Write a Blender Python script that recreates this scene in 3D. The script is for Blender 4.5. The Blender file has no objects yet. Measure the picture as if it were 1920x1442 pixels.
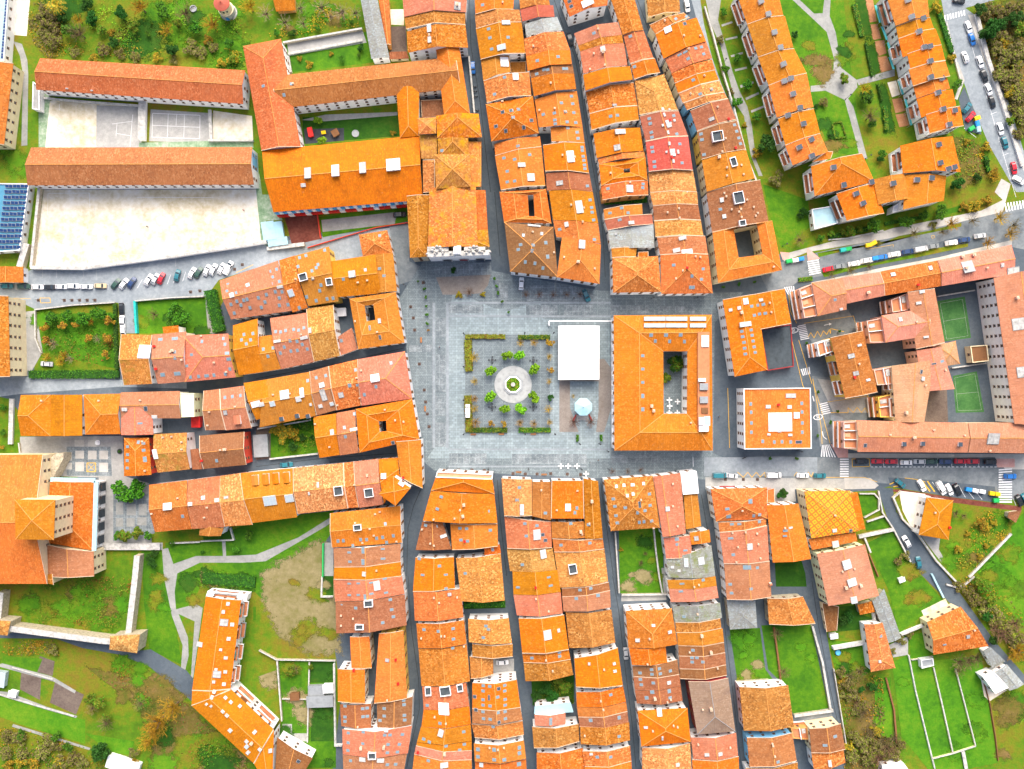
import bpy, bmesh, math, random
from mathutils import Vector, Matrix
from mathutils.bvhtree import BVHTree
random.seed(7)
R = math.radians
scene = bpy.context.scene
COL = scene.collection

# ---------------------------------------------------------------- camera, sky, sun, exposure
S = 0.185            # metres of ground per photo pixel (1920 wide)
HC = 330.0           # height of the drone
cam_d = bpy.data.cameras.new('drone_camera')
cam_d.sensor_fit = 'HORIZONTAL'
cam_d.angle = 2 * math.atan(960 * S / HC)
cam_d.clip_start = 1.0
cam_d.clip_end = 6000.0
cam = bpy.data.objects.new('drone_camera', cam_d)
cam.location = (0, 0, HC)
COL.objects.link(cam)
scene.camera = cam

SUN_EL, SUN_AZ = 52.0, 8.0          # elevation, degrees clockwise from the top of the picture
world = bpy.data.worlds.new("World")
scene.world = world
world.use_nodes = True
nt = world.node_tree
bg = nt.nodes['Background']
sky = nt.nodes.new('ShaderNodeTexSky')
sky.sky_type = 'NISHITA'
sky.sun_disc = False
sky.sun_elevation = R(SUN_EL)
sky.sun_rotation = R(SUN_AZ)
sky.air_density = 0.7
sky.dust_density = 6.0
sky.ozone_density = 1.0
nt.links.new(sky.outputs[0], bg.inputs[0])
bg.inputs[1].default_value = 0.12
sun_d = bpy.data.lights.new('sun', 'SUN')
sun_d.energy = 1.3
sun_d.angle = R(45)
sun_d.color = (1.0, 0.95, 0.86)
sun = bpy.data.objects.new('sun', sun_d)
sun.rotation_euler = (R(90 - SUN_EL), 0, R(180 - SUN_AZ))
COL.objects.link(sun)
scene.view_settings.view_transform = 'Standard'
scene.view_settings.look = 'None'
scene.view_settings.gamma = 1.0
scene.view_settings.exposure = 1.22
scene.view_settings.use_curve_mapping = False
scene.cycles.max_bounces = 5
scene.cycles.diffuse_bounces = 3

# ---------------------------------------------------------------- helpers
def W(px, py, z=0.0):
    """a photo pixel (1920 x 1442) to the point it shows at height z"""
    k = S * (HC - z) / HC
    return Vector(((px - 960) * k, (721 - py) * k, z))

class TileOrigin:
    ox = 0.0; oy = 0.0; k = 4.0
TO = TileOrigin()
def tile(c, r):
    TO.ox, TO.oy = 480.0 * c, 360.0 * r
def P(x, y):
    return (TO.ox + x / TO.k, TO.oy + y / TO.k)
def pts(s):
    out = []
    for t in s.split():
        x, y = t.split(',')[:2]
        out.append(P(float(x), float(y)))
    return out

def tag(o, label=None, cat=None, group=None, kind=None):
    if label: o['label'] = label
    if cat: o['category'] = cat
    if group: o['group'] = group
    if kind: o['kind'] = kind
    return o
def link(o, parent=None):
    COL.objects.link(o)
    if parent: o.parent = parent
    return o
def empty(name, loc, rz=0.0):
    o = bpy.data.objects.new(name, None)
    o.empty_display_size = 0.5
    o.location = loc
    o.rotation_euler = (0, 0, rz)
    return link(o)
def mesh_obj(name, verts, faces, mats, parent=None, mi=None, uvs=None, smooth=False):
    me = bpy.data.meshes.new(name)
    me.from_pydata([tuple(v) for v in verts], [], faces)
    for m in (mats if isinstance(mats, (list, tuple)) else [mats]): me.materials.append(m)
    if mi: me.polygons.foreach_set('material_index', mi)
    if uvs:
        lay = me.uv_layers.new(name='UVMap')
        flat = []
        for u in uvs:
            for a in u: flat.extend(a)
        lay.data.foreach_set('uv', flat)
    if smooth: me.polygons.foreach_set('use_smooth', [True] * len(me.polygons))
    me.update()
    return link(bpy.data.objects.new(name, me), parent)
def inst(name, me, parent, M):
    o = bpy.data.objects.new(name, me)
    COL.objects.link(o)
    if parent: o.parent = parent
    o.matrix_local = M
    return o
class MB:
    """collects faces of one mesh"""
    def __init__(s): s.v = []; s.f = []; s.m = []
    def face(s, ps, m=0):
        n = len(s.v); s.v.extend(Vector(p) for p in ps); s.f.append(list(range(n, n + len(ps)))); s.m.append(m)
    def box(s, c, sx, sy, sz, m=0, rz=0.0, bottom=True, taper=1.0):
        c = Vector(c); ca, sa = math.cos(rz), math.sin(rz)
        n = len(s.v)
        for z, t in ((0, 1.0), (sz, taper)):
            for x, y in ((-1, -1), (1, -1), (1, 1), (-1, 1)):
                a, b = x * sx / 2 * t, y * sy / 2 * t
                s.v.append(c + Vector((a * ca - b * sa, a * sa + b * ca, z)))
        for f in ((4, 5, 6, 7), (0, 1, 5, 4), (1, 2, 6, 5), (2, 3, 7, 6), (3, 0, 4, 7)) + (((3, 2, 1, 0),) if bottom else ()):
            s.f.append([n + i for i in f]); s.m.append(m)
    def prism(s, poly, z0, z1, m=0, mtop=None):
        k = len(poly); n = len(s.v)
        for z in (z0, z1):
            for p in poly: s.v.append(Vector((p[0], p[1], z)))
        a = sum(poly[i][0] * poly[(i + 1) % k][1] - poly[(i + 1) % k][0] * poly[i][1] for i in range(k))
        top = list(range(n + k, n + 2 * k))
        s.f.append(top if a > 0 else top[::-1]); s.m.append(m if mtop is None else mtop)
        for i in range(k):
            j = (i + 1) % k
            q = [n + i, n + j, n + k + j, n + k + i]
            s.f.append(q if a > 0 else q[::-1]); s.m.append(m)
    def bar(s, a, b, w, h, m=0):
        a, b = Vector(a), Vector(b); d = b - a
        if d.length < 1e-4: return
        t = d.normalized(); sd = t.cross(Vector((0, 0, 1)))
        if sd.length < 1e-3: sd = Vector((1, 0, 0))
        sd = sd.normalized() * (w / 2); up = sd.cross(t).normalized() * h
        if up.z < 0: up = -up
        n = len(s.v)
        for p in (a, b): s.v.extend([p - sd, p + sd, p + sd + up, p - sd + up])
        for f in ((0, 1, 5, 4), (1, 2, 6, 5), (2, 3, 7, 6), (3, 0, 4, 7), (0, 3, 2, 1), (4, 5, 6, 7)):
            s.f.append([n + i for i in f]); s.m.append(m)
    def tube(s, a, b, r0, r1, k=5, m=0, cap=False):
        a, b = Vector(a), Vector(b); t = b - a
        if t.length < 1e-5: return
        t.normalize()
        x = t.cross(Vector((0, 0, 1)))
        if x.length < 1e-3: x = Vector((1, 0, 0))
        x.normalize(); y = t.cross(x)
        n = len(s.v)
        for p, r in ((a, r0), (b, r1)):
            for i in range(k):
                an = 2 * math.pi * i / k
                s.v.append(p + (x * math.cos(an) + y * math.sin(an)) * r)
        for i in range(k):
            j = (i + 1) % k
            s.f.append([n + i, n + j, n + k + j, n + k + i][::-1]); s.m.append(m)
        if cap: s.f.append([n + k + i for i in range(k)]); s.m.append(m)
    def lathe(s, c, prof, k=16, m=0, ms=None):
        c = Vector(c); n = len(s.v)
        for r, z in prof:
            for i in range(k):
                an = 2 * math.pi * (i + .5) / k
                s.v.append(c + Vector((r * math.cos(an), r * math.sin(an), z)))
        for q in range(len(prof) - 1):
            for i in range(k):
                j = (i + 1) % k
                s.f.append([n + q * k + i, n + q * k + j, n + (q + 1) * k + j, n + (q + 1) * k + i]); s.m.append(ms[q] if ms else m)
        s.f.append([n + (len(prof) - 1) * k + i for i in range(k)]); s.m.append(ms[-1] if ms else m)
    def build(s, name, mats, parent=None, smooth=False, off=None):
        v = s.v if off is None else [p - off for p in s.v]
        return mesh_obj(name, v, s.f, mats, parent, s.m, smooth=smooth)
    def mesh(s, name, mats, smooth=False):
        me = bpy.data.meshes.new(name)
        me.from_pydata([tuple(v) for v in s.v], [], s.f)
        for m in (mats if isinstance(mats, (list, tuple)) else [mats]): me.materials.append(m)
        me.polygons.foreach_set('material_index', s.m)
        if smooth: me.polygons.foreach_set('use_smooth', [True] * len(me.polygons))
        me.update()
        return me

def inpoly(x, y, poly):
    c = False; n = len(poly); j = n - 1
    for i in range(n):
        xi, yi = poly[i][0], poly[i][1]; xj, yj = poly[j][0], poly[j][1]
        if (yi > y) != (yj > y) and x < (xj - xi) * (y - yi) / (yj - yi) + xi: c = not c
        j = i
    return c

# ---------------------------------------------------------------- materials
def new_mat(name, rough=0.8):
    m = bpy.data.materials.new(name); m.use_nodes = True
    b = m.node_tree.nodes['Principled BSDF']
    b.inputs['Roughness'].default_value = rough
    b.inputs['Specular IOR Level'].default_value = 0.25
    return m, m.node_tree, b
def N(t, typ, **kw):
    n = t.nodes.new(typ)
    for k, v in kw.items(): setattr(n, k, v)
    return n
def ramp(t, fac, stops):
    r = N(t, 'ShaderNodeValToRGB')
    e = r.color_ramp.elements
    while len(e) < len(stops): e.new(0.5)
    for i, (p, c) in enumerate(stops):
        e[i].position = p; e[i].color = (c[0], c[1], c[2], 1)
    t.links.new(fac, r.inputs[0])
    return r.outputs[0]
def noise(t, vec, scale, detail=3, rough=.6):
    n = N(t, 'ShaderNodeTexNoise')
    n.inputs['Scale'].default_value = scale; n.inputs['Detail'].default_value = detail; n.inputs['Roughness'].default_value = rough
    if vec is not None: t.links.new(vec, n.inputs['Vector'])
    return n.outputs['Fac']
def mix(t, fac, a, b, mode='MIX'):
    n = N(t, 'ShaderNodeMix', data_type='RGBA', blend_type=mode)
    for s, v in ((0, fac), (6, a), (7, b)):
        if isinstance(v, (int, float)): n.inputs[s].default_value = v
        elif isinstance(v, tuple): n.inputs[s].default_value = (v[0], v[1], v[2], 1)
        else: t.links.new(v, n.inputs[s])
    return n.outputs[2]
def mul(t, a, b):
    n = N(t, 'ShaderNodeMath', operation='MULTIPLY')
    for i, v in enumerate((a, b)):
        if isinstance(v, (int, float)): n.inputs[i].default_value = v
        else: t.links.new(v, n.inputs[i])
    return n.outputs[0]
def mrange(t, v, a, b, c, d):
    n = N(t, 'ShaderNodeMapRange')
    t.links.new(v, n.inputs[0])
    for i, q in enumerate((a, b, c, d)): n.inputs[i + 1].default_value = q
    return n.outputs[0]
def world_pos(t): return N(t, 'ShaderNodeNewGeometry').outputs['Position']
def mapping(t, vec, scale):
    n = N(t, 'ShaderNodeMapping'); n.inputs['Scale'].default_value = scale
    t.links.new(vec, n.inputs['Vector']); return n.outputs[0]

def plain(name, c, rough=.7, var=.12, scale=.6, metallic=0.0):
    m, t, b = new_mat(name, rough)
    f = noise(t, world_pos(t), scale, 4, .65)
    lo = tuple(x * (1 - var * 1.6) for x in c); hi = tuple(min(1, x * (1 + var)) for x in c)
    t.links.new(ramp(t, f, [(.3, lo), (.5, c), (.7, hi)]), b.inputs['Base Color'])
    b.inputs['Metallic'].default_value = metallic
    return m
def roof_mat(name, c, old=0.0, tint=.2, moss=0.0, mossc=(.25, .2, .03)):
    """clay tiles: rows of tiles in the UV (metres), aged patches and single odd tiles"""
    m, t, b = new_mat(name, .78)
    uv = N(t, 'ShaderNodeUVMap').outputs[0]
    oi = N(t, 'ShaderNodeObjectInfo').outputs['Random']
    vor = N(t, 'ShaderNodeTexVoronoi', feature='F1'); vor.inputs['Scale'].default_value = 1.0
    t.links.new(mapping(t, uv, (2.6, 1.9, 1)), vor.inputs['Vector'])
    sep = N(t, 'ShaderNodeSeparateColor'); t.links.new(vor.outputs['Color'], sep.inputs[0])
    cell = sep.outputs[0]
    dark = tuple(x * .45 for x in c); pale = (min(1, c[0] * 1.35 + .08), c[1] * 1.9 + .06, c[2] * 2.2 + .05)
    w = .10 + .9 * old
    lo = tuple(c[i] * (1 - w) + dark[i] * w for i in range(3)); hi = tuple(c[i] * (1 - w) + pale[i] * w for i in range(3))
    col = ramp(t, cell, [(.05, lo), (.4, c), (.62, c), (.97, hi)])
    st = noise(t, mapping(t, uv, (1.1, .16, 1)), 1.0, 3, .6)          # streaks down the slope
    col = mix(t, mrange(t, st, .38, .7, 0, .38 + .25 * old), col, tuple(x * .62 for x in c))
    pt = noise(t, world_pos(t), .09, 4, .6)                            # broad weathering
    col = mix(t, mrange(t, pt, .42, .68, 0, .5), col, tuple(min(1, x * y) for x, y in zip(c, (1.12, 1.3, 1.5))))
    p2 = noise(t, world_pos(t), .22, 5, .68)
    col = mix(t, mrange(t, p2, .52, .74, 0, .55), col, tuple(x * y for x, y in zip(c, (.55, .58, .75))))
    p3 = noise(t, world_pos(t), 1.3, 3, .7)
    col = mix(t, mrange(t, p3, .60, .78, 0, .40 + .4 * old), col, (.40, .27, .15))
    sn = N(t, 'ShaderNodeTexWave', wave_type='BANDS', bands_direction='X'); sn.inputs['Scale'].default_value = .42
    sn.inputs['Distortion'].default_value = .6; sn.inputs['Detail'].default_value = 1
    t.links.new(uv, sn.inputs['Vector'])
    col = mix(t, mrange(t, sn.outputs['Fac'], 0, 1, 0, .13), col, tuple(x * .5 for x in c))
    if moss:
        f = noise(t, world_pos(t), .35, 5, .7)
        col = mix(t, mrange(t, f, .5, .66, 0, moss), col, mossc)
    hsv = N(t, 'ShaderNodeHueSaturation')
    t.links.new(col, hsv.inputs['Color'])
    t.links.new(mrange(t, oi, 0, 1, 1 - tint, 1 + tint), hsv.inputs['Value'])
    t.links.new(mrange(t, oi, 0, 1, .514, .490), hsv.inputs['Hue'])
    wn = N(t, 'ShaderNodeTexWhiteNoise', noise_dimensions='1D'); t.links.new(oi, wn.inputs['W'])
    t.links.new(mrange(t, wn.outputs['Value'], 0, 1, .97, 1.05), hsv.inputs['Saturation'])
    t.links.new(hsv.outputs[0], b.inputs['Base Color'])
    bp = N(t, 'ShaderNodeBump'); bp.inputs['Strength'].default_value = .35; bp.inputs['Distance'].default_value = .08
    t.links.new(cell, bp.inputs['Height']); t.links.new(bp.outputs[0], b.inputs['Normal'])
    return m
def ground_mat(name, stops, s1, s2, rough=.9, bump=0.0, fine=None, finew=.35, slab=0):
    """three-scale noise in world metres over a colour ramp"""
    m, t, b = new_mat(name, rough)
    wp = world_pos(t)
    a = noise(t, wp, s1, 5, .62); c = noise(t, wp, s2, 4, .65)
    ad = N(t, 'ShaderNodeMath', operation='ADD'); t.links.new(mul(t, a, .62), ad.inputs[0]); t.links.new(mul(t, c, .38), ad.inputs[1])
    col = ramp(t, ad.outputs[0], stops)
    if fine:
        f = noise(t, wp, fine, 3, .7)
        col = mix(t, mrange(t, f, .3, .72, 0, finew), col, tuple(x * .45 for x in stops[len(stops) // 2][1]))
    if slab:
        br = N(t, 'ShaderNodeTexBrick'); br.offset = .5
        for k, v in (('Scale', 1.0), ('Brick Width', slab * 1.5), ('Row Height', slab), ('Mortar Size', .05), ('Mortar Smooth', .3), ('Bias', 0)): br.inputs[k].default_value = v
        br.inputs['Color1'].default_value = (1.12, 1.12, 1.12, 1); br.inputs['Color2'].default_value = (.84, .84, .84, 1); br.inputs['Mortar'].default_value = (.66, .66, .66, 1)
        t.links.new(wp, br.inputs['Vector']); col = mix(t, 1.0, col, br.outputs['Color'], 'MULTIPLY')
        bg_ = N(t, 'ShaderNodeTexBrick'); bg_.offset = 0
        for k, v in (('Scale', 1.0), ('Brick Width', slab * 6.0), ('Row Height', slab * 6.0), ('Mortar Size', .16), ('Mortar Smooth', .2), ('Bias', 0)): bg_.inputs[k].default_value = v
        bg_.inputs['Color1'].default_value = (1, 1, 1, 1); bg_.inputs['Color2'].default_value = (.93, .93, .94, 1); bg_.inputs['Mortar'].default_value = (1.2, 1.2, 1.18, 1)
        t.links.new(wp, bg_.inputs['Vector']); col = mix(t, 1.0, col, bg_.outputs['Color'], 'MULTIPLY')
    t.links.new(col, b.inputs['Base Color'])
    if bump:
        bp = N(t, 'ShaderNodeBump'); bp.inputs['Strength'].default_value = bump; bp.inputs['Distance'].default_value = .4
        t.links.new(c, bp.inputs['Height']); t.links.new(bp.outputs[0], b.inputs['Normal'])
    return m
def leaf_mat(name, c, var=.5):
    m, t, b = new_mat(name, .75)
    oi = N(t, 'ShaderNodeObjectInfo').outputs['Random']
    f = noise(t, world_pos(t), .9, 3, .7)
    col = ramp(t, f, [(.3, tuple(x * (1 - var) for x in c)), (.55, c), (.75, tuple(min(1, x * (1 + var)) for x in c))])
    hsv = N(t, 'ShaderNodeHueSaturation'); t.links.new(col, hsv.inputs['Color'])
    t.links.new(mrange(t, oi, 0, 1, .8, 1.2), hsv.inputs['Value']); t.links.new(mrange(t, oi, 0, 1, .485, .515), hsv.inputs['Hue'])
    t.links.new(hsv.outputs[0], b.inputs['Base Color'])
    return m

ROOF = {
    'N': roof_mat('new_orange_tiles', (.54, .152, .009), .32),
    'O': roof_mat('orange_tiles', (.47, .128, .017), .55),
    'S': roof_mat('salmon_tiles', (.46, .158, .080), .32),
    'B': roof_mat('brown_tiles', (.27, .098, .036), .35),
    'M': roof_mat('old_mixed_tiles', (.48, .145, .026), 1.0),
    'X': roof_mat('old_pale_tiles', (.52, .21, .055), 1.0),
    'P': roof_mat('pink_salmon_tiles', (.53, .195, .115), .18),
    'D': roof_mat('dull_rust_tiles', (.42, .130, .040), .5),
    'E': roof_mat('beige_tiles', (.50, .255, .135), .2),
    'R': roof_mat('red_tiles', (.46, .095, .062), .16),
    'G': roof_mat('grey_sheet_roof', (.27, .275, .255), .35, moss=.25, mossc=(.2, .19, .06)),
    'Q': roof_mat('mossy_grey_roof', (.27, .265, .22), .4, moss=.75, mossc=(.16, .19, .02)),
    'T': roof_mat('taupe_tiles', (.30, .19, .13), .15),
    'Y': roof_mat('lichen_tiles', (.50, .165, .03), .8, moss=.8, mossc=(.58, .27, .008)),
    'L': roof_mat('mossy_orange_tiles', (.55, .17, .030), .9, moss=.7, mossc=(.24, .20, .02)),
}
WALL = {
    'w': plain('white_render', (.87, .86, .84), .85, .06), 'c': plain('cream_render', (.78, .66, .42), .85, .08),
    'y': plain('yellow_render', (.80, .52, .10), .85, .08), 'b': plain('blue_render', (.22, .50, .72), .85, .08),
    'r': plain('red_render', (.62, .06, .03), .85, .1), 'p': plain('pink_render', (.72, .45, .36), .85, .08),
    's': plain('stone_masonry', (.46, .40, .29), .9, .3, 1.4), 'o': plain('ochre_render', (.72, .34, .10), .85, .08),
    'g': plain('grey_render', (.45, .46, .45), .85, .12), 'l': plain('pale_yellow_render', (.80, .80, .50), .85, .06),
    'k': plain('dark_red_render', (.30, .03, .03), .85, .12),
}
M = {
    'white': plain('white_paint', (.82, .82, .82), .5, .05), 'glass': None,
    'ridge': plain('ridge_tiles', (.62, .27, .07), .8, .2, 1.5), 'verge': plain('verge_mortar', (.62, .46, .32), .85, .15),
    'dark': plain('dark_metal', (.05, .055, .06), .5), 'hatch': plain('dull_white_hatch', (.52, .52, .50), .6, .15, 1.5), 'metal': plain('grey_metal', (.28, .30, .31), .45),
    'stone': plain('pale_stone', (.46, .45, .42), .85, .25, .9), 'brownwood': plain('brown_wood', (.20, .09, .035), .7),
    'redpaint': plain('red_paint', (.62, .02, .015), .5), 'bluepaint': plain('blue_paint', (.02, .25, .62), .5),
    'teal': plain('teal_paint', (.02, .42, .38), .5), 'greenpaint': plain('green_paint', (.02, .42, .10), .5),
    'yellowpaint': plain('yellow_paint', (.85, .55, .01), .5), 'solarblue': plain('steel_blue_sheet', (.07, .24, .36), .5, .1), 'cyan': plain('pale_blue_sheet', (.36, .56, .62), .6, .08),
    'terrace': plain('terracotta_pavers', (.52, .20, .09), .8, .1, 1.0), 'terrace2': plain('pale_terracotta', (.60, .33, .18), .8, .1, 1.0), 'bark': plain('bark', (.14, .10, .065), .9, .3, 3.0),
    'twig': plain('pale_twigs', (.30, .23, .14), .9, .3, 3.0), 'asphalt_and_shade': plain('dark_roof_and_shade', (.06, .075, .085), .9, .2),  # dark roof colour doubles as painted shade in shafts and openings
    'soil': plain('dark_soil', (.11, .075, .055), .95, .3), 'tree_pit': plain('iron_tree_grate', (.12, .065, .045), .8),
    'rubber': plain('tyre_rubber', (.03, .03, .03), .8), 'rim': plain('wheel_rim', (.5, .5, .52), .35, metallic=.6),
}
def glossy(name, c, rough=.08, spec=.5):
    m, t, b = new_mat(name, rough)
    b.inputs['Base Color'].default_value = (*c, 1); b.inputs['Specular IOR Level'].default_value = spec
    return m
M['glass'] = glossy('window_glass', (.05, .07, .09), .1)
M['skyglass'] = glossy('skylight_glass', (.19, .28, .33), .12, .6)  # pale blue base colour paints in the sky's reflection
M['paleglass'] = glossy('pale_roof_glass', (.42, .50, .54), .15, .6)
M['cell'] = glossy('solar_cell', (.015, .05, .16), .15, .6)
M['carglass'] = glossy('car_glass', (.03, .045, .06), .06, .6)
M['water'] = glossy('pool_water', (.10, .45, .62), .05, .6)
LEAF = {
    'green': leaf_mat('green_leaves', (.07, .21, .006)), 'dark': leaf_mat('dark_leaves', (.020, .085, .005)),
    'lime': leaf_mat('lime_leaves', (.20, .42, .01)), 'olive': leaf_mat('olive_leaves', (.16, .19, .012)),
    'gold': leaf_mat('golden_twigs', (.40, .24, .012), .45), 'rust': leaf_mat('rusty_leaves', (.24, .115, .015), .45),
    'grey': leaf_mat('grey_brown_twigs', (.17, .135, .05), .4), 'plum': leaf_mat('plum_twigs', (.17, .085, .05), .4),
}
g_ = ground_mat
GR = {
    'wild': g_('rough_grass', [(.34, (.03, .11, .003)), (.45, (.075, .20, .004)), (.53, (.16, .19, .008)), (.64, (.22, .13, .018))], .035, .35, bump=.5, fine=1.6, finew=.6),
    'lawn': g_('mown_lawn', [(.34, (.016, .085, .003)), (.45, (.04, .15, .003)), (.56, (.085, .22, .004)), (.66, (.17, .21, .012))], .05, .5, bump=.25, fine=1.8, finew=.5),
    'bright': g_('bright_meadow', [(.34, (.025, .12, .003)), (.48, (.065, .22, .004)), (.66, (.15, .27, .010))], .05, .5, bump=.25, fine=1.8, finew=.45),
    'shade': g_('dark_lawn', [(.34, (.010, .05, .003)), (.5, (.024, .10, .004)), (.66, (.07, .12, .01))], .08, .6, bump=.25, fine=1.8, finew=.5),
    'scrubby': g_('brown_scrub', [(.34, (.06, .12, .006)), (.48, (.15, .12, .02)), (.66, (.24, .15, .06))], .05, .4, bump=.6, fine=1.4, finew=.6),
    'asph': g_('dark_asphalt', [(.32, (.056, .078, .10)), (.5, (.09, .115, .14)), (.68, (.13, .155, .175))], .08, .9, fine=3., finew=.3),
    'road': g_('worn_asphalt', [(.33, (.10, .12, .135)), (.48, (.165, .19, .205)), (.64, (.25, .275, .285))], .12, .7, fine=2.5, finew=.25),
    'street': g_('pale_asphalt', [(.33, (.18, .21, .235)), (.5, (.25, .285, .31)), (.66, (.34, .375, .40))], .1, .8, fine=2.5, finew=.2),
    'plaza': g_('plaza_setts', [(.33, (.14, .175, .19)), (.5, (.19, .232, .25)), (.67, (.25, .295, .31))], .07, .9, fine=3.2, finew=.4, slab=.55),
    'plight': g_('pale_plaza_slabs', [(.33, (.20, .255, .275)), (.5, (.26, .32, .34)), (.67, (.32, .38, .395))], .08, .8, fine=3.2, finew=.25, slab=.8),
    'setts': g_('blue_grey_setts', [(.36, (.12, .15, .17)), (.5, (.23, .27, .29)), (.64, (.38, .42, .44))], .3, 1.6, fine=3.2, finew=.45, slab=.35),
    'pbrown': g_('brown_setts', [(.35, (.19, .155, .13)), (.5, (.27, .235, .205)), (.66, (.34, .30, .27))], .12, 1.0, fine=3., finew=.45),
    'walk': g_('pavement_slabs', [(.34, (.36, .345, .31)), (.5, (.46, .445, .41)), (.66, (.56, .54, .50))], .15, 1.0, fine=2.5, finew=.2),
    'pink': g_('pink_pavement', [(.34, (.48, .24, .21)), (.5, (.58, .32, .28)), (.66, (.64, .40, .36))], .2, 1.0),
    'path': g_('grey_path', [(.34, (.22, .225, .21)), (.5, (.30, .305, .29)), (.66, (.39, .39, .365))], .2, 1.0, fine=3., finew=.25),
    'court': g_('bleached_concrete', [(.34, (.40, .32, .19)), (.44, (.56, .49, .34)), (.52, (.67, .62, .51)), (.62, (.75, .73, .68))], .05, .5, fine=1.2, finew=.12),
    'cgrey': g_('grey_concrete', [(.34, (.26, .26, .25)), (.5, (.36, .36, .345)), (.66, (.48, .47, .44))], .1, .7, fine=2., finew=.3),
    'terr': g_('terracotta_patio', [(.34, (.36, .15, .07)), (.5, (.48, .22, .10)), (.66, (.56, .30, .16))], .3, 1.5, fine=2.5),
    'soil': g_('tilled_soil', [(.34, (.09, .065, .055)), (.5, (.15, .115, .095)), (.66, (.20, .16, .125))], .15, 1.1, bump=.3, fine=2.5),
    'dirt': g_('bare_dirt', [(.33, (.12, .14, .02)), (.43, (.20, .175, .065)), (.54, (.27, .225, .11)), (.68, (.34, .28, .14))], .06, .5, bump=.25, fine=1.5, finew=.4),
    'sand': g_('pale_sand', [(.34, (.62, .50, .36)), (.5, (.74, .66, .53)), (.66, (.8, .76, .68))], .2, 1.0),
    'astro': g_('green_sports_court', [(.34, (.025, .10, .028)), (.5, (.048, .15, .04)), (.66, (.085, .21, .06))], .2, 1.2, fine=2., finew=.3),
    'deck': g_('dark_playground', [(.34, (.028, .032, .040)), (.5, (.045, .05, .06)), (.66, (.07, .075, .08))], .2, 1.1),
    'redroof': g_('dark_red_pavers', [(.34, (.10, .028, .02)), (.5, (.16, .045, .03)), (.66, (.20, .07, .05))], .3, 1.2),
    'mosscon': g_('mossy_concrete', [(.34, (.07, .16, .07)), (.5, (.22, .32, .20)), (.66, (.45, .48, .40))], .2, 1.2),
}
PAINT = {'w': plain('white_road_paint', (.72, .73, .74), .7, .12, 2.0), 'y': plain('yellow_road_paint', (.72, .42, .02), .7, .12, 2.0), 'g': plain('faded_road_paint', (.42, .43, .42), .7, .2, 2.0)}
# ---------------------------------------------------------------- ground sheets
GPOLY = []       # (z, polygon) for standing things on the ground
ROOF['mosaic'] = None
def mosaic_mat():
    m, t, b = new_mat('diamond_tiles', .7)
    uv = mapping(t, world_pos(t), (1, 1, 0))
    rot = N(t, 'ShaderNodeVectorRotate', rotation_type='Z_AXIS'); rot.inputs['Angle'].default_value = R(50)
    t.links.new(uv, rot.inputs['Vector'])
    br = N(t, 'ShaderNodeTexBrick'); br.offset = 0.0
    for k, v in (('Scale', 1.0), ('Brick Width', 1.75), ('Row Height', 1.75), ('Mortar Size', .24), ('Mortar Smooth', .1), ('Bias', 0)): br.inputs[k].default_value = v
    br.inputs['Color1'].default_value = (.66, .38, .01, 1); br.inputs['Color2'].default_value = (.60, .32, .01, 1); br.inputs['Mortar'].default_value = (.58, .12, .015, 1)
    t.links.new(rot.outputs[0], br.inputs['Vector'])
    b2 = N(t, 'ShaderNodeTexBrick'); b2.offset = 0.0
    for k, v in (('Scale', 1.0), ('Brick Width', 1.75), ('Row Height', 1.75), ('Mortar Size', .68), ('Mortar Smooth', .2), ('Bias', 0)): b2.inputs[k].default_value = v
    t.links.new(rot.outputs[0], b2.inputs['Vector'])
    col = mix(t, b2.outputs['Fac'], (.20, .16, .03), br.outputs['Color'])
    f = noise(t, world_pos(t), 2.2, 3, .7)
    col = mix(t, mrange(t, f, .4, .7, 0, .55), col, (.60, .20, .02))
    t.links.new(col, b.inputs['Base Color'])
    return m
ROOF['mosaic'] = mosaic_mat()

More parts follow.
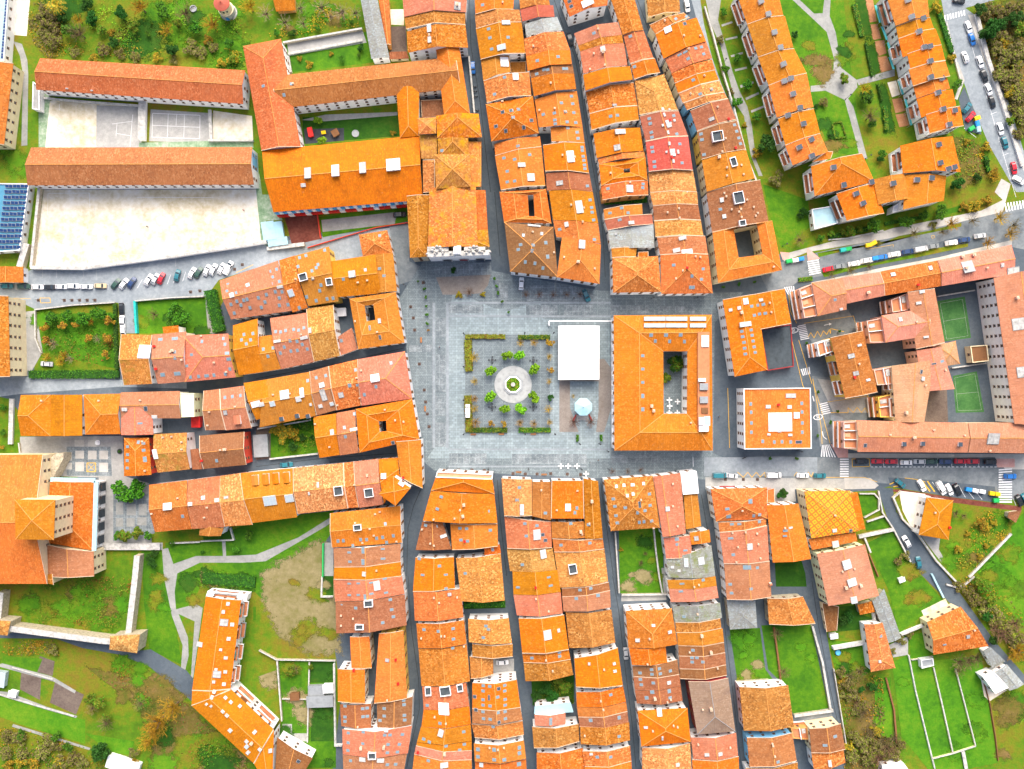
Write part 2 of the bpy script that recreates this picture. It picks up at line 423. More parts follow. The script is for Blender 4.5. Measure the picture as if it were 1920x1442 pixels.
BOXES = []
def layer(poly):
    """4 mm above every earlier sheet it may overlap"""
    x0, x1, y0, y1 = min(p.x for p in poly) - 2, max(p.x for p in poly) + 2, min(p.y for p in poly) - 2, max(p.y for p in poly) + 2
    k = 1 + max([b[4] for b in BOXES if b[0] < x1 and b[1] > x0 and b[2] < y1 and b[3] > y0], default=0)
    BOXES.append((x0, x1, y0, y1, k))
    return .004 * k
def sheet(name, poly_px, mat, z=None):
    poly = [W(x, y) for x, y in poly_px]
    z = layer(poly)
    if area2(poly) < 0: poly = poly[::-1]
    GPOLY.append((z, [(p.x, p.y) for p in poly]))
    c = sum(poly, Vector()) / len(poly)
    o = mesh_obj(name, [Vector((p.x - c.x, p.y - c.y, 0)) for p in poly], [list(range(len(poly)))], mat)
    o.location = (c.x, c.y, z)
    return tag(o, kind='structure')
FADE = {}
def soft_mat(key):
    """the same ground, thinning out towards its ragged edge"""
    if key in FADE: return FADE[key]
    m = GR[key].copy(); m.name = GR[key].name + '_edge'; t = m.node_tree
    b = t.nodes['Principled BSDF']; out = [n for n in t.nodes if n.type == 'OUTPUT_MATERIAL'][0]
    at = N(t, 'ShaderNodeAttribute'); at.attribute_name = 'fade'
    f = noise(t, world_pos(t), .45, 5, .7); f2 = noise(t, world_pos(t), 2.2, 3, .7)
    ad = N(t, 'ShaderNodeMath', operation='ADD'); t.links.new(at.outputs['Fac'], ad.inputs[0]); t.links.new(mrange(t, f, .25, .75, -.55, .55), ad.inputs[1])
    a2 = N(t, 'ShaderNodeMath', operation='ADD'); t.links.new(ad.outputs[0], a2.inputs[0]); t.links.new(mrange(t, f2, .25, .75, -.2, .2), a2.inputs[1])
    tr = N(t, 'ShaderNodeBsdfTransparent'); mx = N(t, 'ShaderNodeMixShader')
    t.links.new(mrange(t, a2.outputs[0], .28, .72, 0, 1), mx.inputs[0]); t.links.new(tr.outputs[0], mx.inputs[1]); t.links.new(b.outputs[0], mx.inputs[2]); t.links.new(mx.outputs[0], out.inputs[0])
    FADE[key] = m
    return m
def soft_sheet(name, poly_px, key, margin=2.2):
    poly = [W(x, y) for x, y in poly_px]
    z = layer(poly)
    if area2(poly) < 0: poly = poly[::-1]
    GPOLY.append((z, [(p.x, p.y) for p in poly]))
    c = sum(poly, Vector()) / len(poly); n = len(poly)
    # subdivide the outline so that the ring follows it
    inn = [p + (c - p).normalized() * min(margin, (c - p).length * .6) for p in poly]
    mid = [p + (p - c).normalized() * margin * .7 for p in poly]
    v = [Vector((p.x - c.x, p.y - c.y, 0)) for p in mid + inn] + [Vector((0, 0, 0))]
    f = [[i, (i + 1) % n, n + (i + 1) % n, n + i] for i in range(n)] + [[n + i, n + (i + 1) % n, 2 * n] for i in range(n)]
    o = mesh_obj(name, v, f, soft_mat(key)); o.location = (c.x, c.y, z)
    at = o.data.attributes.new('fade', 'FLOAT', 'POINT')
    at.data.foreach_set('value', [0.0] * n + [1.0] * (n + 1))
    return tag(o, kind='structure')
def gz(x, y):
    for z, p in reversed(GPOLY):
        if inpoly(x, y, p): return z
    return 0.0
def area2(p): return sum(p[i].x * p[(i + 1) % len(p)].y - p[(i + 1) % len(p)].x * p[i].y for i in range(len(p)))

gr = mesh_obj('ground', [(-2500, -2500, 0), (2500, -2500, 0), (2500, 2500, 0), (-2500, 2500, 0)], [[0, 1, 2, 3]], GR['wild'])
tag(gr, kind='structure')

GROUND = r'''
T 0 0
road asph 3470,-120 5160,-120 5230,150 5290,310 5420,740 5560,1120 5740,1662 5830,1900 6000,1960 7720,1640 7720,3620 6760,3620 6560,3680 6120,3700 6240,4520 6180,4640 6400,5900 2480,5900 2560,5200 2440,4400 2400,3840 1080,4000 600,3600 60,2990 -80,2960 -80,2760 920,2760 1600,2400 1920,1800 2980,1680 3060,1000
street street -80,2120 180,2050 255,2012 640,2018 1300,1930 2010,1820 3080,1690 3060,1960 2760,2010 1920,2010 1640,2100 1540,2236 1010,2262 1030,2500 900,2500 890,2272 640,2275 270,2322 60,2222 -80,2225
street street -80,2815 900,2850 1400,2830 1400,2915 900,2900 150,2955 -80,2985
lawn wild -80,1740 170,1810 170,2000 -80,2000
court court 352,760 470,740 1060,790 1060,1110 340,1110
court cgrey 725,790 1062,800 1055,1105 720,1105
court cgrey 1130,820 1595,850 1570,1072 1118,1060
court court 1600,830 1890,870 1900,1060 1590,1055
pavement mosscon 1045,1070 1900,1050 1900,1110 1040,1110
court court 330,1400 1930,1400 2000,1810 1300,1925 640,2014 260,2006
court cgrey 330,1400 1930,1405 1935,1425 330,1425
pavement mosscon 1910,1320 1945,1300 2020,1850 1960,1830
pavement mosscon 290,700 380,700 340,1105 290,1105
path path 100,310 165,330 205,450 212,560 205,1090 160,1095 172,560 150,420
path sand 70,0 225,0 200,270 70,260
lawn lawn 2140,320 2800,230 2860,460 2185,545
path cgrey 2155,330 2720,230 2750,320 2165,420
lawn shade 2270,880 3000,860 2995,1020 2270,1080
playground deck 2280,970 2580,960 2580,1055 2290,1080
pavement cgrey 2260,900 2440,860 2980,840 2980,865 2430,910
yard sand 2925,70 3030,70 3030,190 2935,185
yard soil 2930,200 3045,195 3055,390 2925,390
T 1 1
lawn lawn 470,190 1130,110 1140,220 500,340
path path 490,210 1060,150 1040,240 500,300
roof_yard redroof 215,190 455,170 495,350 270,400
pavement mosscon 10,20 95,20 200,210 60,215
street road 1000,260 1140,240 1150,520 1280,580 1240,640 1060,700 1030,460
T 0 0
plaza plaza 3190,1935 3460,1900 3690,2030 3840,2060 4500,2180 5340,2195 5580,2190 5360,2420 5350,3400 5440,3440 5400,3600 5130,3590 4560,3590 3260,3530 3160,3450 3060,2700 2990,2240
plaza plight 3400,2180 3700,2310 3820,2330 4060,2240 4070,2390 4560,2400 4580,3440 3200,3440 3370,3200 3350,2420
garden_court plight 3385,2490 4180,2420 4580,2420 4590,3360 3392,3350
garden_court plaza 3490,2510 4125,2510 4125,3240 3490,3250
pavement pbrown 4290,2720 4530,2690 4650,2850 4530,3240 4195,3240 4195,2850
plaza plight 4275,2860 4490,2860 4490,3080 4470,3240 4420,3300 4340,3240 4275,3060
T 1 1
paving street 1426,830 1446,830 1446,1440 1426,1440
paving street 1324,830 1344,830 1344,1440 1324,1440
paving street 1446,824 1920,824 1920,838 1446,838
paving street 1446,922 1920,922 1920,936 1446,936
T 1 2
paving street 1426,0 1446,0 1446,480 1426,480
paving street 1324,0 1344,0 1344,480 1324,480
paving street 1446,484 1920,484 1920,496 1446,496
paving street 1446,612 1920,612 1920,624 1446,624
T 2 1
paving street 0,824 740,824 740,838 0,838
paving street 0,926 740,926 740,940 0,940
T 2 2
paving street 0,484 740,484 740,496 0,496
paving street 0,612 560,612 560,624 0,624
T 1 1
setts setts 1350,945 1422,945 1422,1090 1350,1090
setts setts 1350,1220 1422,1220 1422,1500 1350,1500
setts setts 1450,845 1705,845 1705,910 1450,910
setts setts 1150,1150 1320,1145 1320,1200 1150,1200
setts setts 1330,570 1760,520 1770,620 1340,610
setts setts 1820,680 1890,690 1890,820 1840,830
pavement pbrown 1350,640 1760,620 1740,700 1690,760 1510,770 1400,770
T 1 2
setts setts 1345,80 1420,80 1420,240 1345,240
setts setts 1345,290 1425,290 1425,470 1345,470
setts setts 1450,520 1730,520 1730,600 1450,600
T 2 1
setts setts 105,845 340,845 340,922 105,922
setts setts 388,845 610,845 610,922 388,922
setts setts 740,850 1030,850 1030,912 740,912
setts setts 1095,858 1372,858 1372,912 1095,912
setts setts 100,700 440,700 640,790 560,820 110,820
T 2 2
setts setts 0,525 560,525 560,600 0,600
setts setts 745,530 1110,530 1110,590 745,590
street road 1480,560 1920,540 2300,550 3840,560 3840,880 3300,780 2720,740 2400,720 1480,710
street street 1440,550 2290,550 2290,690 1440,690
pavement cgrey 1450,700 2500,710 2500,790 1450,790
pavement walk 2490,705 2690,705 2750,760 2720,785 2500,790
T 3 2
pavement walk 600,520 1920,525 1990,530 1990,640 1780,640 1700,550 1300,553 600,553
pavement pink 465,445 600,480 600,552 525,552
pavement pink 1700,560 1850,560 1850,625 1720,625
parking asph 630,556 1710,560 1710,625 630,622
pavement redroof 840,790 1000,790 1380,850 1900,920 1900,955 1350,890 960,810
parking asph 900,700 1110,710 1700,770 1720,890 1390,850 920,770
street road 330,-60 560,-40 760,60 760,225 640,470 460,450 390,470
pavement cgrey 370,-40 560,-20 760,70 760,215 490,215
street street 470,230 560,250 540,450 470,440
road asph 820,780 935,780 960,960 1110,1100 1280,1350 1700,1930 1920,2180 1920,2260 1640,1960 1420,1700 1100,1380 920,1080 860,900
lawn lawn 676,822 790,820 830,850 830,950 715,990
lawn lawn 730,1030 880,1000 930,1080 735,1100
lawn lawn 750,1190 930,1100 1060,1330 1310,1620 980,1870 900,1540 800,1320
forecourt sand 980,800 1180,825 1165,1020 1130,1130 1060,1050 1010,950
lawn bright 1600,1320 1920,960 2000,960 2000,1900 1900,1800 1560,1400
lawn wild 1392,890 1800,945 1830,1120 1500,1440 1330,1370 1360,1170
yard cgrey 1140,1130 1290,1160 1280,1240 1330,1330 1300,1340
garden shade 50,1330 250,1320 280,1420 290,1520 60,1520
yard cgrey 45,790 200,790 210,880 50,900
T 2 3
lawn lawn 800,-350 1130,-360 1140,130 810,130
yard cgrey 820,130 1150,130 1160,180 820,190
lawn lawn 1630,390 1860,390 1900,700 1960,780 1690,790
lawn lawn 1870,370 2240,360 2300,640 2375,990 2110,1040 2000,780 1920,700
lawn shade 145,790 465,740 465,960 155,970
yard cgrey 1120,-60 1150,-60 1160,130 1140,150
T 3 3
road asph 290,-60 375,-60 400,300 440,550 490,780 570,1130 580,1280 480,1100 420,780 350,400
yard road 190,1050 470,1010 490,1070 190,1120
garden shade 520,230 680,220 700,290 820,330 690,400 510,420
lawn lawn 450,480 700,500 780,710 700,760 520,780
lawn bright 930,650 1050,590 1180,640 1600,600 1720,1400 1240,1500 1000,1200
lawn bright 1060,440 1180,420 1210,600 1070,625
lawn bright 800,760 920,760 930,1200 860,1230 800,1080
patch scrubby 520,770 800,770 790,1100 850,1240 1000,1250 1010,1500 570,1500 590,1200
yard sand 1590,740 1700,880 1800,850 1660,940 1620,900
terrace_yard court 1150,260 1330,170 1365,240 1180,330
yard cgrey 900,520 1050,450 1050,590 940,610
T 2 0
street street 1335,-40 1405,-40 1440,180 1500,430 1560,600 1615,735 1580,735 1380,130
path path 1450,-20 1570,-20 1545,150 1595,320 1655,540 1705,680 1765,800 1800,950 1830,1200 1880,1320 1850,1320 1790,1160 1740,870 1680,780 1620,560 1560,330 1490,180
path cgrey 1570,185 1650,160 1655,172 1575,200
path cgrey 1600,290 1690,270 1692,284 1604,304
path cgrey 1640,415 1730,390 1733,404 1645,430
path cgrey 1670,520 1760,500 1763,514 1674,536
path cgrey 1710,640 1810,610 1813,626 1715,660
path cgrey 1750,735 1850,690 1853,706 1756,752
path cgrey 1790,830 1890,790 1893,806 1795,846
T 3 0
lawn lawn -280,-60 560,-60 620,500 720,1180 470,1140 250,600
path path 120,-60 175,-60 345,102 410,100 428,-60 472,-60 462,120 508,245 550,510 665,600 670,655 600,740 640,800 745,1190 690,1190 660,1060 575,750 430,680 320,690 320,645 420,635 490,520 495,440 440,240 335,140
patio terr 715,-40 780,-40 815,160 752,170
patio terr 752,185 820,180 850,290 790,300
patio terr 800,310 870,300 890,400 820,425
patio terr 820,430 890,420 930,520 845,545
patio sand 895,620 960,605 990,710 930,730
patio terr 930,745 1000,735 1030,830 955,850
patio terr 955,860 1030,850 1060,940 985,955
path path 660,600 950,520 950,570 680,640
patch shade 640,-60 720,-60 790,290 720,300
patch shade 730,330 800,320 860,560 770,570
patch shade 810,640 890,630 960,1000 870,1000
walk_strip street 1290,-60 1400,-60 1480,60 1560,120 1740,560 1920,1140 1960,1440 1860,1440 1660,1090 1510,740 1420,470 1330,170
pavement walk 1330,160 1390,420 1430,480 1475,600 1420,750 1400,740 1440,620 1340,220
pavement walk 1500,110 1545,110 1700,520 1800,800 1920,1200 1920,1290 1770,880
scrub_ground scrubby 1560,60 1980,-60 1980,1160 1830,820 1640,440
parking asph 1430,740 1470,650 1560,860 1600,1010 1480,980
road street 1360,-60 1700,-60 1700,0 1480,60 1380,40
patch scrubby 1380,1010 1600,1080 1660,1300 1440,1440 1380,1250
T 3 1
street road -20,560 300,470 900,340 1440,220 1760,140 1960,60 1960,440 1440,330 900,490 400,630 240,660 160,720 0,760
lawn lawn -40,-60 300,60 320,260 100,420 20,200
pavement walk 100,470 640,330 1100,240 1600,140 1760,60 1700,0 1750,-100 1820,-60 1760,150 1440,225 900,350 300,450 120,520
street road -60,620 60,590 300,500 920,380 1500,250 1920,150 1920,420 1830,370 1440,310 900,470 400,610 240,640 160,700 0,740
verge wild 420,330 880,215 1220,150 1220,180 880,290 470,355
verge lawn 1260,150 1680,40 1650,90 1260,190
verge wild 370,460 520,430 820,400 980,330 1210,290 1450,230 1450,260 1100,330 700,410 380,490
pavement pink 300,420 390,500 300,520 290,440
pavement pink 90,450 160,455 160,500 110,510
verge wild 400,600 760,540 1120,460 1240,425 1500,385 1500,410 1120,490 700,570 420,640
pavement walk 320,680 850,570 1280,490 1830,360 1830,395 1280,515 860,600 330,700
road asph 150,780 200,990 250,1260 300,1450 330,1500 270,1500 230,1300 170,1020 130,790
courtyard road 200,960 600,880 900,820 890,900 740,980 740,1130 460,1090 350,1160 240,1000
courtyard asph 590,860 880,810 920,920 850,940 720,980 640,960
courtyard asph 740,1130 970,1120 980,1300 930,1310 800,1320
court asph 1250,730 1540,680 1600,1180 1640,1300 1430,1320 1290,900
court astro 1268,820 1475,784 1522,1094 1324,1120
court asph 1370,1320 1640,1290 1660,1720 1370,1720
court astro 1385,1380 1565,1345 1620,1650 1408,1656
yard soil 1170,1490 1340,1480 1350,1725 1172,1725
T 0 1
garden wild 275,885 560,850 880,830 895,1345 240,1360 320,1200 275,1100
garden lawn 300,920 880,900 890,1330 300,1200
yard cgrey 170,900 270,890 320,1200 240,1340 180,1340
garden lawn 1030,820 1540,790 1560,1060 1040,1060
path path 1540,800 1600,860 1610,1060 1560,1060
T 0 2
garden wild -40,110 90,110 90,440 -40,440
yard cgrey 150,395 920,390 930,690 1120,745 1140,1240 740,1240 740,700 340,690 150,530
church_yard setts 500,470 830,470 840,690 500,690
church_yard setts 850,820 1130,820 1160,1120 850,1180
path cgrey 740,1190 1220,1190 1220,1245 740,1245
lawn wild 736,1250 1050,1250 1040,1440 1000,1860 80,1800 80,1440 400,1440 700,1430
lawn lawn 1240,1190 1480,1190 1920,1030 2500,950 2540,1040 2400,1240 2480,1300 2200,1840 1910,1560 1500,1530 1360,1800 1280,1600
dirt dirt 1960,1420 2060,1350 2400,1160 2480,1200 2560,1860 2560,2020 2330,2040 2080,1880 1960,1620
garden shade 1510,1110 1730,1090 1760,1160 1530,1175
lawn lawn 1060,1250 1210,1250 1290,1480 1330,1900 1370,2110 1120,1990 1080,1640
path path 1215,1240 1260,1230 1300,1350 1470,1290 1700,1290 1920,1280 2240,1150 2480,1000 2480,1040 2440,1070 1990,1330 1820,1340 1500,1340 1330,1420 1310,1560 1320,1690 1470,1650 1520,1680 1450,2200 1430,2220 1460,1780 1340,1725 1410,1900 1415,2040 1385,2165 1355,2160 1370,1960 1290,1740 1230,1450
path path 1665,1170 1690,1165 1697,1290 1672,1290
T 0 3
road asph -40,390 120,375 830,455 1050,560 1130,550 1400,710 1450,770 1440,940 1120,680 900,590 620,540 420,470 -40,465
plot soil 160,720 310,750 300,930 150,850
plot soil 300,600 410,640 395,750 280,720
plot soil 415,790 630,890 570,1040 375,950
plot lawn 20,600 320,620 280,720 20,655
plot bright -40,900 120,920 400,1010 640,1080 640,1260 200,1130 -40,1040
plot bright 640,1180 1010,1240 980,1340 830,1320
path path -40,860 60,870 350,980 580,1050 570,1065 340,1000 -40,885
path path 20,655 380,750 420,770 570,860 560,880 400,790 -40,670
patch scrubby 640,680 1080,780 1420,960 1560,1100 1860,1360 1880,1500 1100,1500 1160,1240 1000,960
patch wild 1300,1200 1700,1150 1800,1380 1300,1480
path path 100,1110 680,1290 670,1305 90,1130
T 1 3
lawn lawn 170,620 600,620 600,1440 200,1440
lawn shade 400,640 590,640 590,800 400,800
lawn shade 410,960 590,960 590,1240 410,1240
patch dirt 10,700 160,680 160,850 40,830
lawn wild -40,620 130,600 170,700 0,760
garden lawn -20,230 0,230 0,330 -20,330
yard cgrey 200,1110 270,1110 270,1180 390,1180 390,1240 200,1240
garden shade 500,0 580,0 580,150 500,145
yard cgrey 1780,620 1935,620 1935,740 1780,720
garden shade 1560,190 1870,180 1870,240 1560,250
T 1 2
garden lawn 110,280 440,250 465,520 110,555
garden soil 0,300 110,290 110,560 0,570
yard cgrey 510,1190 580,1190 580,1440 510,1440
'''
GZ = 0
for line in GROUND.strip().splitlines():
    tk = line.split()
    if not tk: continue
    if tk[0] == 'T': tile(int(tk[1]), int(tk[2])); continue
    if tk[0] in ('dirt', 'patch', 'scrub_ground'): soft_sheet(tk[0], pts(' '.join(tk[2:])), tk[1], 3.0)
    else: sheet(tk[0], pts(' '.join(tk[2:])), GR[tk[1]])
# worn, dry and lush patches in the lawns
rw = random.Random(12)
def blobs(c_, r_, poly, n, keys, rmin, rmax):
    rmin, rmax = rmin * 1.3, rmax * 1.3
    tile(c_, r_); q = [tuple(map(float, t.split(','))) for t in poly.split()]
    x0, x1, y0, y1 = min(p[0] for p in q), max(p[0] for p in q), min(p[1] for p in q), max(p[1] for p in q)
    k = 0
    while k < n:
        x, y = rw.uniform(x0, x1), rw.uniform(y0, y1)
        if not inpoly(x, y, q): continue
        k += 1; r = rw.uniform(rmin, rmax); ph = rw.random() * 6; e = rw.uniform(.5, 1)
        soft_sheet('worn_patch', [P(x + r * (1 + .25 * math.sin(3 * a + ph)) * math.cos(a), y + r * e * (1 + .25 * math.cos(2 * a + ph)) * math.sin(a)) for a in [i * .5236 for i in range(12)]], rw.choice(keys), r / 4 * S * .75)
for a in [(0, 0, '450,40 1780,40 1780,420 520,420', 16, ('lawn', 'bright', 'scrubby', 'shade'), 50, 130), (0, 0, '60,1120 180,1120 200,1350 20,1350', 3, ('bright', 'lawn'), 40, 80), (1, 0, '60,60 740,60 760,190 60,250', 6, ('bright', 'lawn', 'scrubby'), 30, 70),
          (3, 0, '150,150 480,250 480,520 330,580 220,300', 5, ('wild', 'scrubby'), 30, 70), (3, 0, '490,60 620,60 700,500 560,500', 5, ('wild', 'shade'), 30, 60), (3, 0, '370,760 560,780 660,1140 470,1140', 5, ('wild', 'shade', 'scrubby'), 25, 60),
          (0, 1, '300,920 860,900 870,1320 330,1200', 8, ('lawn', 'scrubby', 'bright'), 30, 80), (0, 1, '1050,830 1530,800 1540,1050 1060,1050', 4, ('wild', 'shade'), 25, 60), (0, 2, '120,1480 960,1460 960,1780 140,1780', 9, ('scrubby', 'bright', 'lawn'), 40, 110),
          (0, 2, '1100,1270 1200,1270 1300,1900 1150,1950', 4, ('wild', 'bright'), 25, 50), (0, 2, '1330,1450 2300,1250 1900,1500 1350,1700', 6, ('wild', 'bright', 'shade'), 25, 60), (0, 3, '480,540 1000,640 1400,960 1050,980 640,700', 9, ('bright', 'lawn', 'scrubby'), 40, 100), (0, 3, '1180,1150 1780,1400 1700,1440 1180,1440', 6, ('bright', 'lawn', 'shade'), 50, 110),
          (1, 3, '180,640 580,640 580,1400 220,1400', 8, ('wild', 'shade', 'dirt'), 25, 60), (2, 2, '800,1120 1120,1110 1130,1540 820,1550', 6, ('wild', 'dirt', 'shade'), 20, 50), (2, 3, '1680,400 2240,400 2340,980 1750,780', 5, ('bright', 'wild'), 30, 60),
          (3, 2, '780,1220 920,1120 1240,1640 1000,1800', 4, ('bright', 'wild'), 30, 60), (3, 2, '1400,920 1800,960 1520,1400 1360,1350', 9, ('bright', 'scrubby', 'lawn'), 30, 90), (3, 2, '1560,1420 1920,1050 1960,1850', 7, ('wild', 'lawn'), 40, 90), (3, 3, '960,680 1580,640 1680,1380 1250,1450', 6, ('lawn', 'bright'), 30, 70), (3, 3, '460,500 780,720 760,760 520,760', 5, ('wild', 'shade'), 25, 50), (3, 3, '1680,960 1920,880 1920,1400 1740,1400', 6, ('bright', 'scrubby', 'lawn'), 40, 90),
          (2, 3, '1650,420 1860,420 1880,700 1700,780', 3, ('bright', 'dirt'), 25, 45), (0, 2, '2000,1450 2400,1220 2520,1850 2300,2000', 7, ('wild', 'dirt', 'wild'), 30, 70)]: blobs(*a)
# ---------------------------------------------------------------- buildings
class Block: pass
BLD = []          # list of buildings: dict(name, blocks, row ...)
RV, RF, RFB = [], [], []     # every roof top face, for placing skylights

def area2(p): return sum(p[i].x * p[(i + 1) % len(p)].y - p[(i + 1) % len(p)].x * p[i].y for i in range(len(p)))
def inset(poly, d):
    """shift every edge of a polygon inward by d"""
    n = len(poly); s = 1 if area2(poly) > 0 else -1
    lines = []
    for i in range(n):
        a, b = poly[i], poly[(i + 1) % n]
        t = Vector((b.x - a.x, b.y - a.y)); L = t.length or 1e-6; t /= L
        nn = Vector((-t.y, t.x)) * s
        lines.append((Vector((a.x, a.y)) + nn * d, t))
    out = []
    for i in range(n):
        (p, u), (q, v) = lines[i - 1], lines[i]
        cr = u.x * v.y - u.y * v.x
        if abs(cr) < 1e-3: w = q
        else:
            k = ((q.x - p.x) * v.y - (q.y - p.y) * v.x) / cr
            w = p + u * k
        out.append(Vector((w.x, w.y, poly[i].z)))
    return out
def lerp(a, b, t): return a + (b - a) * t

def roof_faces(bt, q, z, pitch, rf, inner=None):
    """top faces (first two vertices of each run along the eave), ridge segments, gable edges, wall top profile per edge"""
    F, RG, VG = [], [], []
    n = len(q)
    prof = {}
    if bt in 'ghjk':
        w = ((q[0] - q[1]).length + (q[2] - q[3]).length) / 2
        rise = w / 2 * pitch
        m0, m1 = lerp(q[0], q[1], rf), lerp(q[3], q[2], rf)
        up = Vector((0, 0, rise)); d = m1 - m0; L = d.length; t = d / L
        h0 = bt in 'hj'; h1 = bt in 'hk'          # h both hips, j hip at the first end, k at the second
        off = min(w / 2 * .95, L * (.46 if (h0 and h1) else .8))
        r0 = m0 + up + (t * off if h0 else t * 0); r1 = m1 + up - (t * off if h1 else t * 0)
        F.append([q[1], q[2], r1, r0]); F.append([q[3], q[0], r0, r1])
        RG.append((r0, r1))
        if h0: F.append([q[0], q[1], r0]); RG += [(q[0], r0), (q[1], r0)]
        else: prof[0] = r0; VG += [(q[0], r0), (q[1], r0)]
        if h1: F.append([q[2], q[3], r1]); RG += [(q[2], r1), (q[3], r1)]
        else: prof[2] = r1; VG += [(q[2], r1), (q[3], r1)]
    elif bt == 'p':
        c = sum(q, Vector()) / n
        w = min((q[0] - q[2]).length, (q[1] - q[3]).length) / 1.414
        a = c + Vector((0, 0, w / 2 * pitch))
        for i in range(n): F.append([q[i], q[(i + 1) % n], a]); RG.append((q[i], a))
    elif bt == 's':
        L = (lerp(q[0], q[1], .5) - lerp(q[2], q[3], .5)).length
        up = Vector((0, 0, L * pitch * .6))
        a, b = q[0] + up, q[1] + up
        F.append([q[2], q[3], a, b]); prof['shed'] = (a, b); VG += [(a, b), (b, q[2]), (q[3], a)]
    elif bt == 'f':
        F.append(list(q))
    elif bt == 'c':
        w = sum((q[i] - inner[i]).length for i in range(n)) / n / 1.35
        up = Vector((0, 0, w / 2 * pitch))
        mid = [lerp(q[i], inner[i], .5) + up for i in range(n)]
        for i in range(n):
            j = (i + 1) % n
            F.append([q[i], q[j], mid[j], mid[i]]); F.append([inner[j], inner[i], mid[i], mid[j]])
            RG += [(mid[i], mid[j]), (q[i], mid[i]), (inner[i], mid[i])]
    return F, RG, VG, prof

def face_uv(f):
    o = f[0]; t = (f[1] - f[0]).normalized()
    nn = (f[1] - f[0]).cross(f[-1] - f[0]).normalized(); s = nn.cross(t)
    return [((p - o).dot(t) + o.x * .37, (p - o).dot(s)) for p in f]

def add_block(bi, bt, mk, z, wk, poly, inner=None, pitch=None, rf=.5, base=0.0):
    b = Block(); b.type, b.mk, b.z, b.wk, b.base = bt, mk, z, wk, base
    q = [W(x, y, z) for x, y in poly]
    c = sum(q, Vector()) / len(q)
    q = [p + (c - p).normalized() * .03 for p in q]
    if area2(q) < 0:
        # keep the gable ends on edges 0-1 and 2-3 while making the polygon counter-clockwise
        if len(q) == 4: q = [q[1], q[0], q[3], q[2]]; rf = 1 - rf
        else: q = q[::-1]
        if inner: inner = [inner[1], inner[0], inner[3], inner[2]]
    b.q = q
    b.inner = [W(x, y, z) for x, y in inner] if inner else None
    b.pitch = pitch if pitch is not None else (.36 if bt != 's' else .3)
    F, RG, VG, prof = roof_faces(bt, q, z, b.pitch, rf, b.inner)
    G = []
    for f in F:
        if (f[1] - f[0]).cross(f[-1] - f[0]).z < 0: f = [f[1], f[0]] + f[2:][::-1]
        G.append(f)
    b.F, b.RG, b.VG, b.prof = G, RG, VG, prof
    for f in G:
        n = len(RV); RV.extend(f); RF.append(list(range(n, n + len(f)))); RFB.append((bi, f))
    return b

CAT = {'town_house': 'house', 'church': 'church', 'convent': 'convent', 'town_hall': 'town hall', 'apartment_block': 'apartment block',
       'school_hall': 'school hall', 'shed': 'shed', 'row_house': 'row house', 'flat_roof_building': 'building'}
def houses(txt):
    row = ['', '']
    for line in txt.strip().splitlines():
        line = line.strip()
        if not line or line[0] == '#': continue
        if line[0] == '@':
            row = [x.strip() for x in line[1:].split('|')]; continue
        if line[0] == 'T':
            a = line.split(); tile(int(a[1]), int(a[2])); continue
        plus = line[0] == '+'
        if plus: line = line[1:]
        lab = None
        if '=' in line: line, lab = line.split('=', 1); lab = lab.strip()
        tk = line.split()
        bt, mk, z, wk = tk[0], tk[1], float(tk[2]), tk[3]
        if mk == 'O' and len(BLD) % 5 < 2 and not plus and bt == 'g': mk = 'D'
        pp = [P(*map(float, t.split(','))) for t in tk[4:] if ',' in t]
        kw = {}
        for t in tk[4:]:
            if t[0] == 'k': kw['pitch'] = float(t[1:])
            elif t[0] == 'q': kw['rf'] = float(t[1:])
            elif t[0] == 'b': kw['base'] = float(t[1:])
        name = 'town_house'
        for t in tk[4:]:
            if t[0] == ':': name = t[1:]
        inner = None
        if bt == 'c': pp, inner = pp[:4], pp[4:]
        if plus: B = BLD[-1]
        else:
            B = dict(name=name, row=row[0], grp=row[1] if len(row) > 1 else '', blocks=[], lab=lab, extra=[], mk=mk)
            BLD.append(B)
        B['blocks'].append(add_block(len(BLD) - 1, bt, mk, z, wk, pp, inner, **kw))

WIN_ME = None
def window_mesh():
    b = MB()
    w, h = .44, .6
    # frame ring standing 4 cm out, glass set back
    o = [(-w, 0, -h), (w, 0, -h), (w, 0, h), (-w, 0, h)]; i_ = [(-w + .1, 0, -h + .1), (w - .1, 0, -h + .1), (w - .1, 0, h - .1), (-w + .1, 0, h - .1)]
    for k in range(4):
        j = (k + 1) % 4
        a, c, d, e = o[k], o[j], i_[j], i_[k]
        f = lambda p: (p[0], -.05, p[2])
        b.face([f(a), f(c), f(d), f(e)], 0); b.face([a, c, f(c), f(a)], 0)
    b.face([(p[0], -.03, p[2]) for p in i_], 1)
    b.box((0, -.1, -h - .08), 1.1, .2, .08, 0)
    return b.mesh('window', [M['brownwood'], M['glass']])

